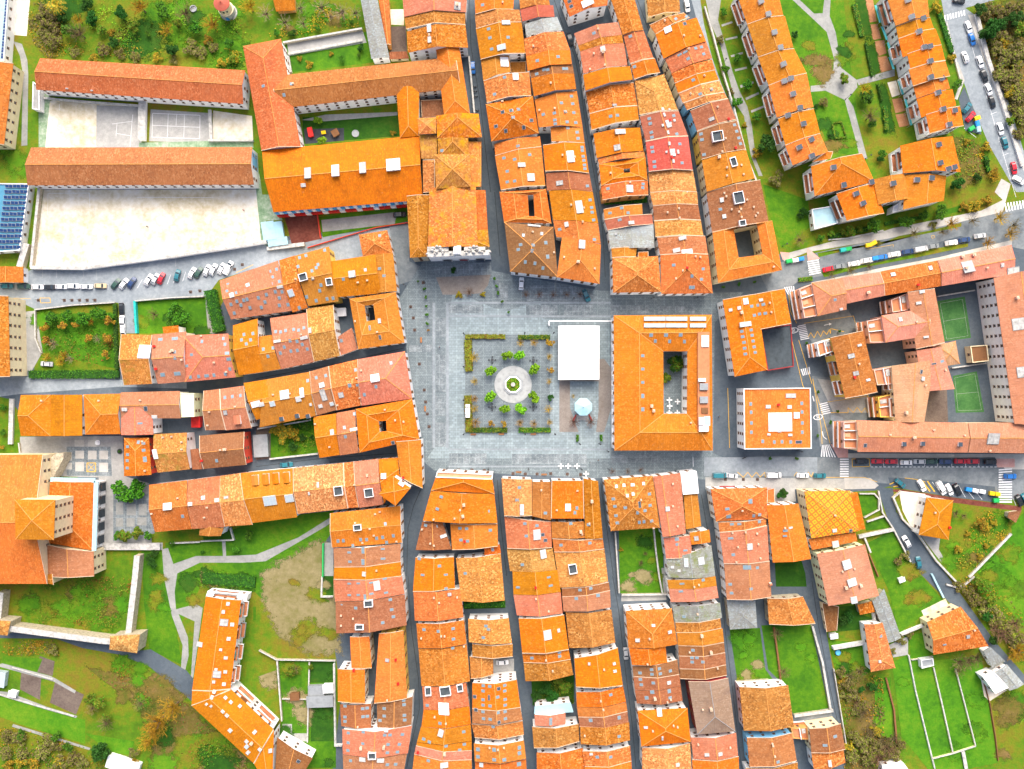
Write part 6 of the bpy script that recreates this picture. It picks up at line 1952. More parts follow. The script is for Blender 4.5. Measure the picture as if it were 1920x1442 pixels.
TREETXT = r'''
T 0 0
@in the convent park|the dovecote|1715,95
palm 420,40,80
bare 590,245,85 1385,95,85
gold 1050,50,85 1250,230,60 1590,180,75 1870,45,80 590,150,50
green 1225,75,60 520,220,60 1110,250,26 1720,320,45 1460,215,55
dark 690,140,52 655,35,50 905,95,55 1290,375,50 850,320,40 470,130,40
brush 380,190,90 340,110,80 400,310,80 780,370,60 900,400,50 1430,360,70 1600,350,55 330,250,60 1500,400,60 1300,450,40 1010,430,50 560,390,50
ochre 1180,440,50 700,430,45 1750,430,60 1650,470,45 1560,290,45 830,240,40
olive 1740,440,45 1000,200,50 760,230,45 1330,180,45
T 1 0
@in the convent orchard|the small orange shed|205,40
pale 70,100,70 215,165,65 490,50,70 640,90,75 745,95,60 330,60,55 560,120,45 350,175,50
green 150,245,30 265,255,28 460,215,26 710,165,24
dark 280,245,24 785,360,28
green 640,445,28 770,410,18
ochre 400,480,35 330,440,25 565,400,22
@in the cloister court|the playground|560,1000
lime 465,895,38 490,1045,36
ochre 1025,1000,26
T 2 0
@in the park estate gardens|the round path junction|1700,760
green 1600,510,32 1585,90,30 1690,440,35 1760,640,45 1840,870,38 1690,770,40
ochre 1840,1140,46 1745,940,26
brush 1560,300,40 1640,690,35
dark 1910,1080,70 1760,1240,30
T 3 0
@in the park estate lawn|the paved junction|545,640
olive 570,595,48
gold 725,670,55
bare 770,870,75
green 730,730,60 860,1160,40 780,930,40
dark 845,1190,30 110,980,36 340,1010,20 360,800,22 200,260,28 470,1020,20
brush 415,770,45 255,450,24 60,1340,70
@beside the sloping road|the upper zebra crossing|1390,110
ochre 1250,50,60 1375,440,42 1640,1110,50 1690,1300,50 1490,1060,30
green 1415,630,42
dark 1640,1215,22 1420,1380,50 1570,1330,30
gold 1700,1330,45
@on the scrub slope|the brick pavement corner|1560,20
brush 1680,70,70 1760,90,80 1850,60,90 1720,260,80 1820,300,80 1900,400,100 1790,430,80 1750,550,80 1850,560,80 1890,700,90 1800,650,60 1840,800,60 1900,870,80 1880,1000,60 1730,370,60 1650,130,50
dark 1590,70,50 1690,200,80 1640,250,60 1860,140,60 1760,170,50
ochre 1820,700,60 1870,480,60 1780,330,60
olive 1900,230,70 1820,900,40
T 3 1
@beside the upper avenue|the balcony stack|270,830
dark 270,150,35 240,180,25
green 800,255,62 1030,215,58 1160,180,42 1290,150,56 390,345,32
olive 620,285,50 560,300,36 480,310,30 690,275,30
ochre 1460,110,48 1560,90,60 1650,60,50 1510,120,36
gold 1380,240,60 1740,190,64 1820,310,60 1650,380,54
bare 240,360,56 1100,310,54 620,590,50 480,620,44 1310,300,44 1540,215,50 1850,250,60 760,560,40
brush 1240,250,36 830,385,26
green 535,1045,14 290,1135,14
T 0 1
@in the orange orchard|the dirt drive|290,1200
rust 345,1020,46 465,1010,46 575,1000,42 825,960,52 360,1115,46 665,1105,42 795,1095,46 800,1220,42
gold 680,970,38 475,1225,40 455,1275,40 350,1240,36
pale 400,1140,50 525,1250,40 730,1105,36
green 390,940,55 500,920,50 620,960,60 740,920,60 820,930,40
@in the fenced lawn garden|the hedge path|1560,900
green 1300,890,70 1370,960,70 1270,960,50
bare 1150,920,55
@in the shrub border|the two walled gardens|1560,900
T 1 1
@in the plaza|the church front|1520,520
dark 1480,585,24
green 1265,728,14 1275,788,14 1277,855,14 1280,918,15 1285,985,15 1790,650,14 1805,705,14 1817,757,15 1845,820,13 1895,900,13 1215,672,10
ochre 1520,772,30 1702,770,24
plum 1600,750,40
rust 1290,1035,14
lime 1880,1218,46 1760,1335,50
gold 1635,1240,40 1640,1420,34
T 2 1
green 1585,715,14 1705,692,16 1818,673,15
plum 105,768,32 205,768,32 310,770,34 410,768,28 510,765,28
lime 55,1232,48 170,1335,50
gold 65,1130,32 165,1130,32 280,1235,30 280,1420,26
rust 285,1140,44 285,1340,32
olive 1225,1290,64 1160,1400,40
green 1250,1260,44
T 1 2
lime 1760,102,50 1865,192,44
gold 1640,110,36 1640,185,34 1645,288,44
rust 1770,295,32 1865,295,30
T 2 2
lime 172,92,52 60,195,46
gold 275,190,32 60,290,36 165,295,34 282,285,30 460,90,20
dark 290,102,26
plum 465,285,48 592,285,46 755,655,26 868,655,26 965,645,26
green 585,590,2
T 0 2
@in the church yard|the arcade|790,950
green 920,800,84 1010,790,76 960,850,60 1040,815,54
olive 930,1130,64 1020,1120,56
green 900,1140,45 1105,1135,36
@by the gateway garden|the paved yard|150,440
green 20,180,28 20,360,28
rust 15,480,26
T 0 2
@in the lower park|the path fork|1310,1390
dark 1120,1300,30 1140,1340,40 1160,1270,30
green 1770,1240,30 1860,1130,40 1290,1200,26 1520,1260,18
olive 1960,1020,30
T 1 2
@in the shady walled garden|the corrugated shed|50,450
ochre 215,370,90 150,350,56 290,390,50
green 370,320,36 410,300,28
dark 350,400,30 280,470,36 420,400,20
T 2 2
@in the walled lawn of the third lane|the open gate|1000,1400
plum 970,1340,26 1000,1270,20
ochre 820,1240,22
T 2 3
@in the walled plots|the grey barn|1740,290
olive 400,830,50 350,790,40
dark 250,850,50 300,900,50 180,900,40
bare 1470,760,0
T 3 2
@in the avenue gardens|the zebra crossing|1780,760
green 15,555,16 215,557,16 375,57,14 520,205,14 468,287,16 372,388,12
dark 120,820,36 90,830,30
ochre 1590,1040,56 1650,1080,44 1420,1240,40 1590,1290,34 1700,1040,30 1500,1120,30 1640,1220,28
plum 1410,970,34 1470,990,30
brush 1030,1290,46 980,1330,40
olive 1840,1010,36
T 3 3
@in the lower thicket|the mottled roofed cottage|850,520
brush 540,720,50 580,820,60 640,900,60 700,980,60 660,1020,50 560,900,40 640,1200,60 720,1260,80 800,1290,80 880,1300,80 940,1350,70 640,1350,70 760,1380,80 560,1160,30 1000,1260,46
bare 620,760,60 690,720,60 720,1030,55 860,1240,70 950,1220,60 780,1180,50
ochre 560,800,44 800,1150,44 820,1180,36 620,1280,50
plum 670,960,30 900,1300,60 830,1370,60
dark 780,830,36 700,850,26 560,330,40 610,310,40 600,280,30 500,330,26
bare 1440,650,70 1510,640,70 1570,620,60 1430,710,50 70,430,50 120,720,50
brush 1000,480,46 1060,440,40 940,560,30
@by the country lane|the broad farmhouse|1440,430
brush 1560,190,70 1640,240,80 1720,330,80 1800,400,90 1850,480,80 1500,120,60 1430,80,50
plum 1760,440,70 1700,400,60 1860,360,60
gold 1880,570,80 1840,600,60
olive 1620,80,60 1680,180,60 1580,40,50
dark 1640,300,40 1690,480,40
T 0 3
@in the allotments|the white shed|940,1400
gold 1290,990,110 1180,1100,110 1140,1180,90 1100,1250,70
bare 1050,960,60 790,1110,60 690,1000,50
dark 750,1320,68 770,1290,50
olive 740,960,60 670,930,50 800,1060,40
brush 140,1220,70 60,1200,60 360,1240,70 420,1270,60 320,1320,70 560,1360,70 620,1400,60 460,1390,70 50,1330,60 1000,1320,50 170,1330,60 400,560,50
ochre 440,1390,60 250,1400,60 60,1420,60 1010,1400,40 150,1400,60
green 150,1190,40 420,1200,40 510,1290,40
plum 640,1250,0
T 1 3
@in the vegetable plots|the plot shed|300,890
olive 260,720,46 410,680,26
bare 300,700,40
'''
TREETXT = '\n'.join(' '.join(t for t in l.split() if not t.endswith(',0')) if l and l[0] not in '@T' else l for l in TREETXT.strip().splitlines())
trees('\n'.join(l for l in TREETXT.splitlines() if l.strip()))
label_trees()

HED = []
def hedge(px_pts, width, h, kind, lab, name='hedge'):
    """a clipped hedge along a line of photo pixels"""
    rnd = random.Random(len(HED) + 50); b = MB()
    P3 = [W(x, y) for x, y in px_pts]
    c = sum(P3, Vector()) / len(P3); z0 = gz(c.x, c.y)
    wd = width / TO.k * S
    for a, d in zip(P3, P3[1:]):
        L = (d - a).length; t = (d - a) / max(L, .01); s = Vector((-t.y, t.x, 0))
        n = int(L * wd * 11) + 60
        for i in range(n):
            u, v = rnd.uniform(0, L), rnd.uniform(-.5, .5)
            top = rnd.random() < .6
            z = h * rnd.uniform(.85, 1.06) if top else h * rnd.random()
            if not top: v = math.copysign(.5, v) * rnd.uniform(.85, 1.05)
            leafquad(b, a + t * u + s * v * wd - c + Vector((0, 0, z)), .22, 0 if rnd.random() < .6 else 1, rnd, .6)
        b.bar(a - c, d - c, wd * .82, h * .82, 2)
    m1, m2 = {'dark': ('dark', 'green'), 'green': ('green', 'dark'), 'rust': ('olive', 'rust'), 'olive': ('olive', 'green')}[kind]
    o = b.build(name, [L_[m1], L_[m2], L_['dark'] if kind != 'rust' else L_['olive']]); o.location = (c.x, c.y, z0)
    HED.append(o); tag(o, lab, 'hedge', None)
for c_, r_, k_, p_, w_, h_, lab in [
    (0, 1, 'dark', '230,1370 900,1365', 62, 1.8, 'thick dark green hedge along the bottom of the orange orchard'),
    (0, 1, 'dark', '870,840 885,1330', 30, 1.6, 'narrow green hedge down the side of the orange orchard'),
    (0, 1, 'dark', '1590,740 1620,900 1660,1050', 90, 3.0, 'big bushy dark hedge beside the salmon terrace and the lawn garden'),
    (3, 0, 'dark', '1275,100 1370,400', 36, 1.5, 'clipped dark hedge beside the pavement of the sloping road'),
    (3, 0, 'dark', '1620,1180 1645,1290', 30, 1.4, 'short clipped hedge beside the lower part of the sloping road'),
    (3, 0, 'dark', '725,330 775,580', 16, 1.4, 'blue green hedge row behind the upper row house gardens'),
    (3, 0, 'dark', '815,640 845,760', 16, 1.4, 'short blue green hedge behind the middle row house gardens'),
    (3, 0, 'olive', '640,40 700,280', 36, 1.2, 'olive hedge at the back of the topmost row house gardens'),
    (3, 0, 'olive', '870,800 880,980', 30, 1.2, 'olive hedge strip behind the lowest row house gardens'),
    (3, 0, 'olive', '480,930 500,1040 590,1030', 10, .6, 'low flowering hedge forming two sides of a lawn rectangle'),
    (3, 0, 'olive', '490,925 545,915 580,1020', 10, .6, 'low flowering hedge closing the other sides of the lawn rectangle'),
    (3, 1, 'dark', '450,340 640,300 740,280', 34, 1.2, 'long clipped hedge between the park estate lawn and the avenue pavement'),
    (3, 1, 'dark', '870,240 1000,215 1170,190', 26, 1.1, 'clipped hedge under the round trees by the avenue pavement'),
    (3, 1, 'olive', '225,660 330,650', 30, .9, 'small rounded hedge island at the avenue corner'),
    (1, 3, 'green', '1560,215 1870,205', 34, 1.5, 'dark green hedge strip behind the mottled second lane house'),
    (0, 2, 'dark', '1530,1450 1920,1480', 90, 1.4, 'rectangular dark hedge block beside the bare dirt patch'),
    (1, 1, 'rust', '1570,1085 1870,1085', 34, 1.1, 'rusty planted bed along the top of the garden square, fountain left of its end'),
    (1, 1, 'rust', '1590,1110 1598,1345', 56, 1.1, 'rusty planted bed down the upper west side of the garden square'),
    (2, 1, 'olive', '45,1090 285,1088', 32, 1.1, 'green and rusty bed at the top of the garden square beside the tent'),
    (1, 2, 'rust', '1590,85 1600,360', 56, 1.1, 'rusty planted bed with kiosk boxes down the lower west side of the garden square'),
    (1, 2, 'olive', '1600,345 1885,345', 36, 1.1, 'green and rusty bed along the foot of the garden square by the curving lane side'),
    (2, 2, 'olive', '50,345 290,345', 34, 1.1, 'green and rusty bed along the foot of the garden square near the bandstand'),
    (2, 2, 'green', '490,380 490,430', 16, 1.2, 'green planter box below the bandstand, the nearer one to the fountain'),
    (2, 2, 'green', '667,380 667,428', 16, 1.2, 'green planter box below the bandstand, the nearer one to the town hall'),
    (2, 1, 'green', '690,80 1010,60', 40, .8, 'green ground cover in the tiny court behind the yellow fronted house'),
]:
    tile(c_, r_); hedge(pts(p_), w_, h_, k_, lab.replace(', fountain left of its end', ''))

def undergrowth(poly, kinds, n, sz, lab):
    """low tangled cover nobody could count, one object per patch"""
    q = [W(*p) for p in pts(poly)]; c = sum(q, Vector()) / len(q); rnd = random.Random(n)
    x0, x1, y0, y1 = min(p.x for p in q), max(p.x for p in q), min(p.y for p in q), max(p.y for p in q)
    b = MB(); k = 0; cl = [(rnd.uniform(x0, x1), rnd.uniform(y0, y1), rnd.uniform(1.5, 4.5), int(rnd.random() * len(kinds))) for _ in range(max(6, n // 90))]
    while k < n:
        cx, cy, cr, m = cl[rnd.randrange(len(cl))]
        x, y = rnd.gauss(cx, cr * .6), rnd.gauss(cy, cr * .6)
        k += 1
        if not inpoly(x, y, q): continue
        h = .25 + cr * .28 * math.exp(-((x - cx) ** 2 + (y - cy) ** 2) / (cr * cr * .5))
        leafquad(b, Vector((x - c.x, y - c.y, .1 + h * rnd.random())), sz * rnd.uniform(.6, 1.3), m if rnd.random() < .75 else int(rnd.random() * len(kinds)), rnd, .6)
    o = b.build('undergrowth', [L_[x] for x in kinds]); o.location = (c.x, c.y, gz(c.x, c.y))
    tag(o, lab, 'undergrowth', None, 'stuff')
for c_, r_, p_, k_, n_, lab in [
    (0, 0, '210,20 460,20 480,420 330,440 220,250', ('grey', 'olive', 'gold'), 2600, 'brown tangled scrub down the edge of the convent park'),
    (0, 0, '350,400 1840,500 1830,400 1500,300 900,300 480,330', ('olive', 'gold', 'green', 'rust'), 1700, 'yellow brown undergrowth above the upper school hall'),
    (0, 0, '450,0 1900,0 1900,300 500,320', ('olive', 'green', 'lime'), 1300, 'green undergrowth among the convent park trees'),
    (1, 0, '200,60 780,40 790,200 0,300', ('olive', 'gold', 'green'), 900, 'loose growth under the pale pruned orchard trees'),
    (3, 0, '1570,70 1960,-20 1980,1150 1830,820 1650,440', ('grey', 'olive', 'gold', 'dark'), 5200, 'brown bramble thicket on the slope above the sloping road'),
    (3, 0, '1390,1020 1600,1090 1660,1300 1480,1440 1390,1300', ('olive', 'gold', 'green'), 1000, 'mixed shrubbery between the park estate and the sloping road'),
    (3, 3, '500,640 860,760 880,1180 1010,1240 1020,1500 570,1500 560,1100', ('grey', 'olive', 'gold', 'green', 'green'), 3200, 'tangled thicket below the mottled roofed cottage'),
    (3, 3, '1390,-20 1700,60 1930,300 1930,700 1750,470 1500,130', ('olive', 'grey', 'gold', 'green', 'plum'), 3600, 'rough scrub between the country lane and the outer meadow'),
    (0, 3, '-40,1130 200,1140 680,1300 1050,1360 1040,1480 -40,1480', ('olive', 'gold', 'grey', 'green'), 3400, 'tangled scrub along the foot of the allotments'),
    (0, 3, '460,520 1000,600 1420,950 1560,1120 1860,1400 1840,1480 1120,1480 1000,1000 640,700', ('olive', 'green', 'rust', 'green'), 2200, 'brown rough growth on the slope beside the dark road'),
    (0, 3, '-40,480 420,480 450,600 20,590', ('olive', 'gold', 'grey'), 900, 'scrubby strip under the dark road by the allotments'),
    (0, 2, '90,1460 1000,1440 960,1830 120,1780', ('olive', 'green', 'rust'), 1500, 'patchy rough grass below the hill church'),
    (2, 3, '150,790 465,750 465,950 155,965', ('dark', 'olive', 'green'), 900, 'overgrown dark garden between second lane houses'),
    (1, 2, '120,270 450,245 460,500 120,540', ('dark', 'olive', 'green'), 500, 'leafy growth in the shady walled garden'),
    (3, 2, '1400,900 1800,950 1820,1110 1500,1420 1340,1360', ('olive', 'gold'), 900, 'sparse yellow growth behind the bright orange detached house'),
    (0, 1, '290,900 870,870 890,1330 310,1230', ('olive', 'rust', 'green'), 1300, 'tufty growth on the orange orchard floor'),
    (0, 2, '1500,1400 1920,1440 1920,1560 1510,1520', ('dark', 'grey', 'dark'), 1200, 'dark brambles beside the bare dirt patch')]:
    tile(c_, r_); undergrowth(p_, k_, n_, .26, lab)
M['panelblue'] = plain('sky_blue_panel', (.05, .32, .62), .6, .08)
M['turq'] = plain('turquoise_canvas', (.10, .52, .52), .7, .08)
M['tentwhite'] = plain('white_tent_canvas', (.88, .88, .88), .6, .02)
M['cyan2'] = plain('paler_blue_sheet', (.36, .60, .67), .5, .06)
M['ringstone'] = plain('pale_ring_stone', (.36, .375, .37), .85, .15)
M['fstone'] = plain('grey_kerb_stone', (.32, .34, .35), .8, .15)
M['bench'] = plain('orange_bench_wood', (.42, .17, .05), .6)
M['skin'] = plain('skin', (.55, .30, .20), .6)
# ---------------------------------------------------------------- vehicles
def car_meshes(L=4.3, Wd=1.78, H=1.48, van=False):
    """body shell lofted through cross-sections, glass set 1.5 cm proud, wheels, lamps"""
    h2 = L / 2
    if van: st = [(-h2, .86, .42, 1.0), (-h2 + .1, .95, .32, H - .15), (-h2 + .35, .97, .3, H), (0, 1, .3, H), (h2 - 1.6, .98, .3, H - .03), (h2 - .85, .95, .3, 1.12), (h2 - .15, .86, .36, .92), (h2, .72, .48, .72)]
    else: st = [(-h2, .78, .48, .80), (-h2 + .12, .90, .36, 1.0), (-h2 + .5, .96, .3, H - .12), (-h2 + 1.0, .99, .28, H), (.05, 1, .28, H + .0), (.55, 1, .28, H - .05), (1.1, .98, .28, 1.02), (h2 - .35, .90, .3, .88), (h2 - .06, .78, .4, .72), (h2, .66, .46, .62)]
    b = MB(); rings = []
    for x, wf, z0, z1 in st:
        w = Wd / 2 * wf; zb = min(z1, .86) ; tw = w * (.80 if z1 > 1.05 else .94)
        ring = [(x, -w * .92, z0), (x, -w, z0 + .18), (x, -w, zb - .08), (x, -tw, z1 - .05), (x, -tw * .88, z1), (x, tw * .88, z1), (x, tw, z1 - .05), (x, w, zb - .08), (x, w, z0 + .18), (x, w * .92, z0)]
        n = len(b.v); b.v.extend(Vector(p) for p in ring); rings.append(n)
    k = 10
    for a, d in zip(rings, rings[1:]):
        for i in range(k):
            j = (i + 1) % k
            b.f.append([a + i, d + i, d + j, a + j][::-1]); b.m.append(0)
    b.f.append([rings[0] + i for i in range(k)]); b.m.append(0)
    b.f.append([rings[-1] + i for i in range(k)][::-1]); b.m.append(0)
    body = b.mesh('car_body', [M['white']], smooth=False)
    gl = {}
    tw = Wd / 2 * .80
    def quad(ps):
        q = MB(); q.face(ps, 0); return q.mesh('glass', [M['carglass']])
    if van:
        xa, za, xb, zb = h2 - 1.55, H - .02, h2 - .9, 1.16
    else: xa, za, xb, zb = .58, H - .03, 1.08, 1.06
    wb = Wd / 2 * .86
    gl['windscreen'] = quad([(xa, -tw * .86, za + .02), (xb, -wb * .86, zb + .03), (xb, wb * .86, zb + .03), (xa, tw * .86, za + .02)])
    ra, rb_ = (-h2 + .09, -h2 + .03) if van else (-h2 + .92, -h2 + .42)
    gl['rear_window'] = quad([(ra, tw * .84, H - (.2 if van else -.005)), (rb_, tw * .84, (1.0 if van else H - .16)), (rb_, -tw * .84, (1.0 if van else H - .16)), (ra, -tw * .84, H - (.2 if van else -.005))])
    sd = []
    for sg in (-1, 1):
        ya, yb = sg * (tw + .03), sg * (Wd / 2 * .97)
        x0, x1 = (h2 - 2.4, h2 - 1.5) if van else (-h2 + 1.0, .55)
        p = [(x0, ya, H - .10), (x1, ya, H - .12), (x1 + .3, yb, .9), (x0 - .25, yb, .9)]
        sd.append(quad(p if sg < 0 else p[::-1]))
    gl['side'] = sd
    w = MB()
    w.lathe((0, 0, -.1), [(.2, 0), (.31, .0), (.31, .2), (.2, .2)], 14, 0); w.lathe((0, 0, -.1), [(.2, -.005), (.01, -.005)], 10, 1); w.lathe((0, 0, -.1), [(.2, .205), (.01, .205)], 10, 1)
    wheel = w.mesh('wheel', [M['rubber'], M['rim']])
    hl = MB(); hl.box((0, 0, 0), .16, .34, .13, 0, taper=.8)
    lamp = hl.mesh('headlight', [M['white']]); tl = MB(); tl.box((0, 0, 0), .1, .28, .18, 0, taper=.85); tail = tl.mesh('tail_light', [M['redpaint']])
    return body, gl, wheel, lamp, tail, L, Wd
CARM = {'car': car_meshes(), 'suv': car_meshes(4.5, 1.86, 1.66), 'van': car_meshes(5.2, 1.98, 2.15, True)}
def paint(name, c):
    m, t, b = new_mat(name, .28)
    b.inputs['Base Color'].default_value = (*c, 1); b.inputs['Coat Weight'].default_value = .6; b.inputs['Coat Roughness'].default_value = .08
    return m
CPAINT = {'white': paint('white_car_paint', (.78, .79, .80)), 'black': paint('black_car_paint', (.015, .018, .022)), 'grey': paint('grey_car_paint', (.20, .22, .23)), 'silver': paint('silver_car_paint', (.48, .50, .52)),
          'red': paint('red_car_paint', (.55, .015, .03)), 'blue': paint('blue_car_paint', (.02, .16, .50)), 'navy': paint('navy_car_paint', (.02, .05, .14)), 'teal': paint('teal_car_paint', (.02, .15, .19)), 'beige': paint('beige_car_paint', (.55, .44, .26)), 'green': paint('dark_green_car_paint', (.03, .08, .06))}
CARS = []
def car(col, kind, px, py, ang, where, mark, mx, my):
    body, gl, wheel, lamp, tail, L, Wd = CARM[kind]
    p = W(*P(px, py)); z = gz(p.x, p.y)
    o = bpy.data.objects.new('parked_van' if kind == 'van' else 'parked_car', body); COL.objects.link(o)
    o.location = (p.x, p.y, z); o.rotation_euler = (0, 0, R(ang))
    o.material_slots[0].link = 'OBJECT'; o.material_slots[0].material = CPAINT[col]
    I = Matrix.Identity(4)
    inst('windscreen', gl['windscreen'], o, I); inst('rear_window', gl['rear_window'], o, I)
    for g in gl['side']: inst('side_window', g, o, I)
    for x in (-L * .30, L * .31):
        for y in (-1, 1): inst('wheel', wheel, o, Matrix.Translation((x, y * Wd * .43, .31)) @ Matrix.Rotation(R(90), 4, 'X'))
    for y in (-1, 1):
        inst('headlight', lamp, o, Matrix.Translation((L / 2 - .16, y * Wd * .31, .60))); inst('tail_light', tail, o, Matrix.Translation((-L / 2 + .06, y * Wd * .33, .68)))
    CARS.append((col, kind, where, o, mark, (W(*P(mx, my)) - p).length))
CARTXT = r'''
T 3 0
@on the sloping road|the zebra crossing|1390,110
white car 1495,210,-70
blue car 1522,300,-70
white car 1472,435,108
white car 1582,470,-70
black suv 1612,575,-68
white car 1645,675,-68
black car 1672,770,-72
white suv 1733,970,-72
teal car 1767,1075,-72
red car 1835,1265,-78
white suv 1870,1355,-30
teal car 1485,815,52
red car 1512,880,50
black car 1425,12,-8
T 2 0
@on the lanes above the plaza|the plaza|300,2300
black suv 435,300,-72
white car 1310,50,-80
T 1 0
blue car 1627,512,-87
T 2 1
@on the plaza edge|the church|-200,500
white suv 70,690,87
teal suv 555,778,-65
T 1 1
@beside the convent|the church|1300,300
black suv 1080,172,4
T 0 1
@on school street|the low orange building|170,620
teal car 60,708,0
green suv 185,710,0
white car 290,715,0
black car 382,716,0
white car 468,712,0
white suv 555,708,0
white car 655,712,0
beige car 760,706,0
green car 875,690,52
white car 935,690,52
navy car 995,682,58
white suv 1120,662,60
silver car 1170,655,62
red car 1215,650,68
teal car 1335,628,76
white car 1445,610,62
green car 1493,608,60
white car 1557,590,66
white suv 1605,585,64
white car 1665,578,62
white van 1718,572,62
@beside the orange orchard|school street|950,800
black car 918,880,-88
white suv 925,975,-88
white car 930,1045,-87
silver car 358,1290,176
T 1 2
@on the clock tower lane|the dark court garden|300,420
teal suv 232,604,5
T 2 2
@on the plaza foot avenue|the town hall|1500,500
teal van 1557,684,0
silver car 1645,686,-6
T 3 2
@on the lower avenue|the flat orange block|330,490
white van 40,682,0
white car 255,684,0
teal car 385,686,0
black suv 698,578,0
red car 815,578,180
red car 918,580,180
white car 1030,587,0
silver car 1130,580,180
green car 1222,580,0
navy suv 1325,580,180
red car 1435,578,0
red suv 1530,578,180
black suv 1660,582,0
blue suv 1808,690,0
teal car 985,743,-38
white suv 1145,760,-60
white van 1290,778,-60
white car 1352,790,-64
black suv 1412,790,-62
black car 1875,872,-62
teal car 1918,862,-62
@on the country lane|the sandy forecourt|1000,850
white suv 1032,1180,118
teal car 1122,1337,98
T 3 1
@along the upper avenue|the balcony stack crossing|340,560
red car 450,580,12
grey car 525,560,10
white car 640,540,10
white suv 735,516,10
blue car 845,491,10
white suv 940,470,10
navy car 1040,450,10
silver van 1140,431,10
grey car 1230,410,9
white suv 1368,383,8
navy car 1465,362,9
silver car 1582,332,8
T 2 3
@on the third lower lane|the plaza|850,-500
silver car 852,578,-85
T 1 3
@in the small dark yard behind the curving lane|the lane|1800,600
white car 1848,643,3
'''
def cars(txt):
    where = mark = ''; mx = my = 0
    for line in txt.strip().splitlines():
        tk = line.split()
        if tk[0] == 'T': tile(int(tk[1]), int(tk[2]))
        elif line[0] == '@':
            where, mark, m = [q.strip() for q in line[1:].split('|')]; mx, my = map(float, m.split(','))
        else:
            x, y, a = map(float, tk[2].split(',')); car(tk[0], tk[1], x, y, a, where, mark, mx, my)
    g = {}
    for col, kind, wh, o, mk, d in CARS: g.setdefault((col, kind == 'van', wh), []).append((d, o, mk))
    for (col, v, wh), l in g.items():
        l.sort(key=lambda q: q[0])
        cn = {'teal': 'dark teal', 'navy': 'navy blue', 'green': 'dark green'}.get(col, col)
        for i, (d, o, mk) in enumerate(l):
            lab = '%s %s parked %s' % (cn, 'van' if v else 'car', wh)
            if len(l) > 1: lab = '%s %s %s, %s nearest %s' % (cn, 'van' if v else 'car', wh, ORD[i + 1], mk)
            tag(o, lab, 'van' if v else 'car', 'vehicles ' + wh)
cars(CARTXT)

# motorbikes by the church
def motorbike(px, py, a, lab):
    p = W(*P(px, py)); root = empty('motorbike', (p.x, p.y, gz(p.x, p.y)), R(a))
    w = MB(); w.lathe((0, 0, -.06), [(.17, 0), (.31, 0), (.31, .12), (.17, .12)], 12)
    me = w.mesh('wheel', M['rubber'])
    for x in (-.65, .68): inst('wheel', me, root, Matrix.Translation((x, 0, .31)) @ Matrix.Rotation(R(90), 4, 'X'))
    b = MB(); b.tube((-.5, 0, .55), (.2, 0, .6), .16, .2, 8, cap=True); b.tube((.2, 0, .6), (.5, 0, .85), .18, .10, 8, cap=True); b.tube((.5, 0, .85), (.68, 0, .3), .05, .05, 6)
    b.build('frame', M['dark'], root)
    s = MB(); s.box((-.35, 0, .72), .75, .3, .12, taper=.8); s.build('seat', M['rubber'], root)
    h = MB(); h.bar((.45, -.38, .98), (.45, .38, .98), .05, .05); h.build('handlebar', M['metal'], root)
    tag(root, lab, 'motorbike', 'motorbikes on the church lane')
tile(1, 0)
for i, (x, y) in enumerate([(1633, 655), (1638, 690), (1642, 728), (1650, 832)]):
    motorbike(x, y, 10, ['dark motorbike beside the convent wall, nearest the blue car', 'dark motorbike, second from the blue car along the convent wall', 'dark motorbike, third from the blue car along the convent wall', 'dark motorbike standing alone by the church apse'][i])
tile(2, 2); motorbike(1742, 552, 20, 'dark motorbike on the street below the flat orange block')

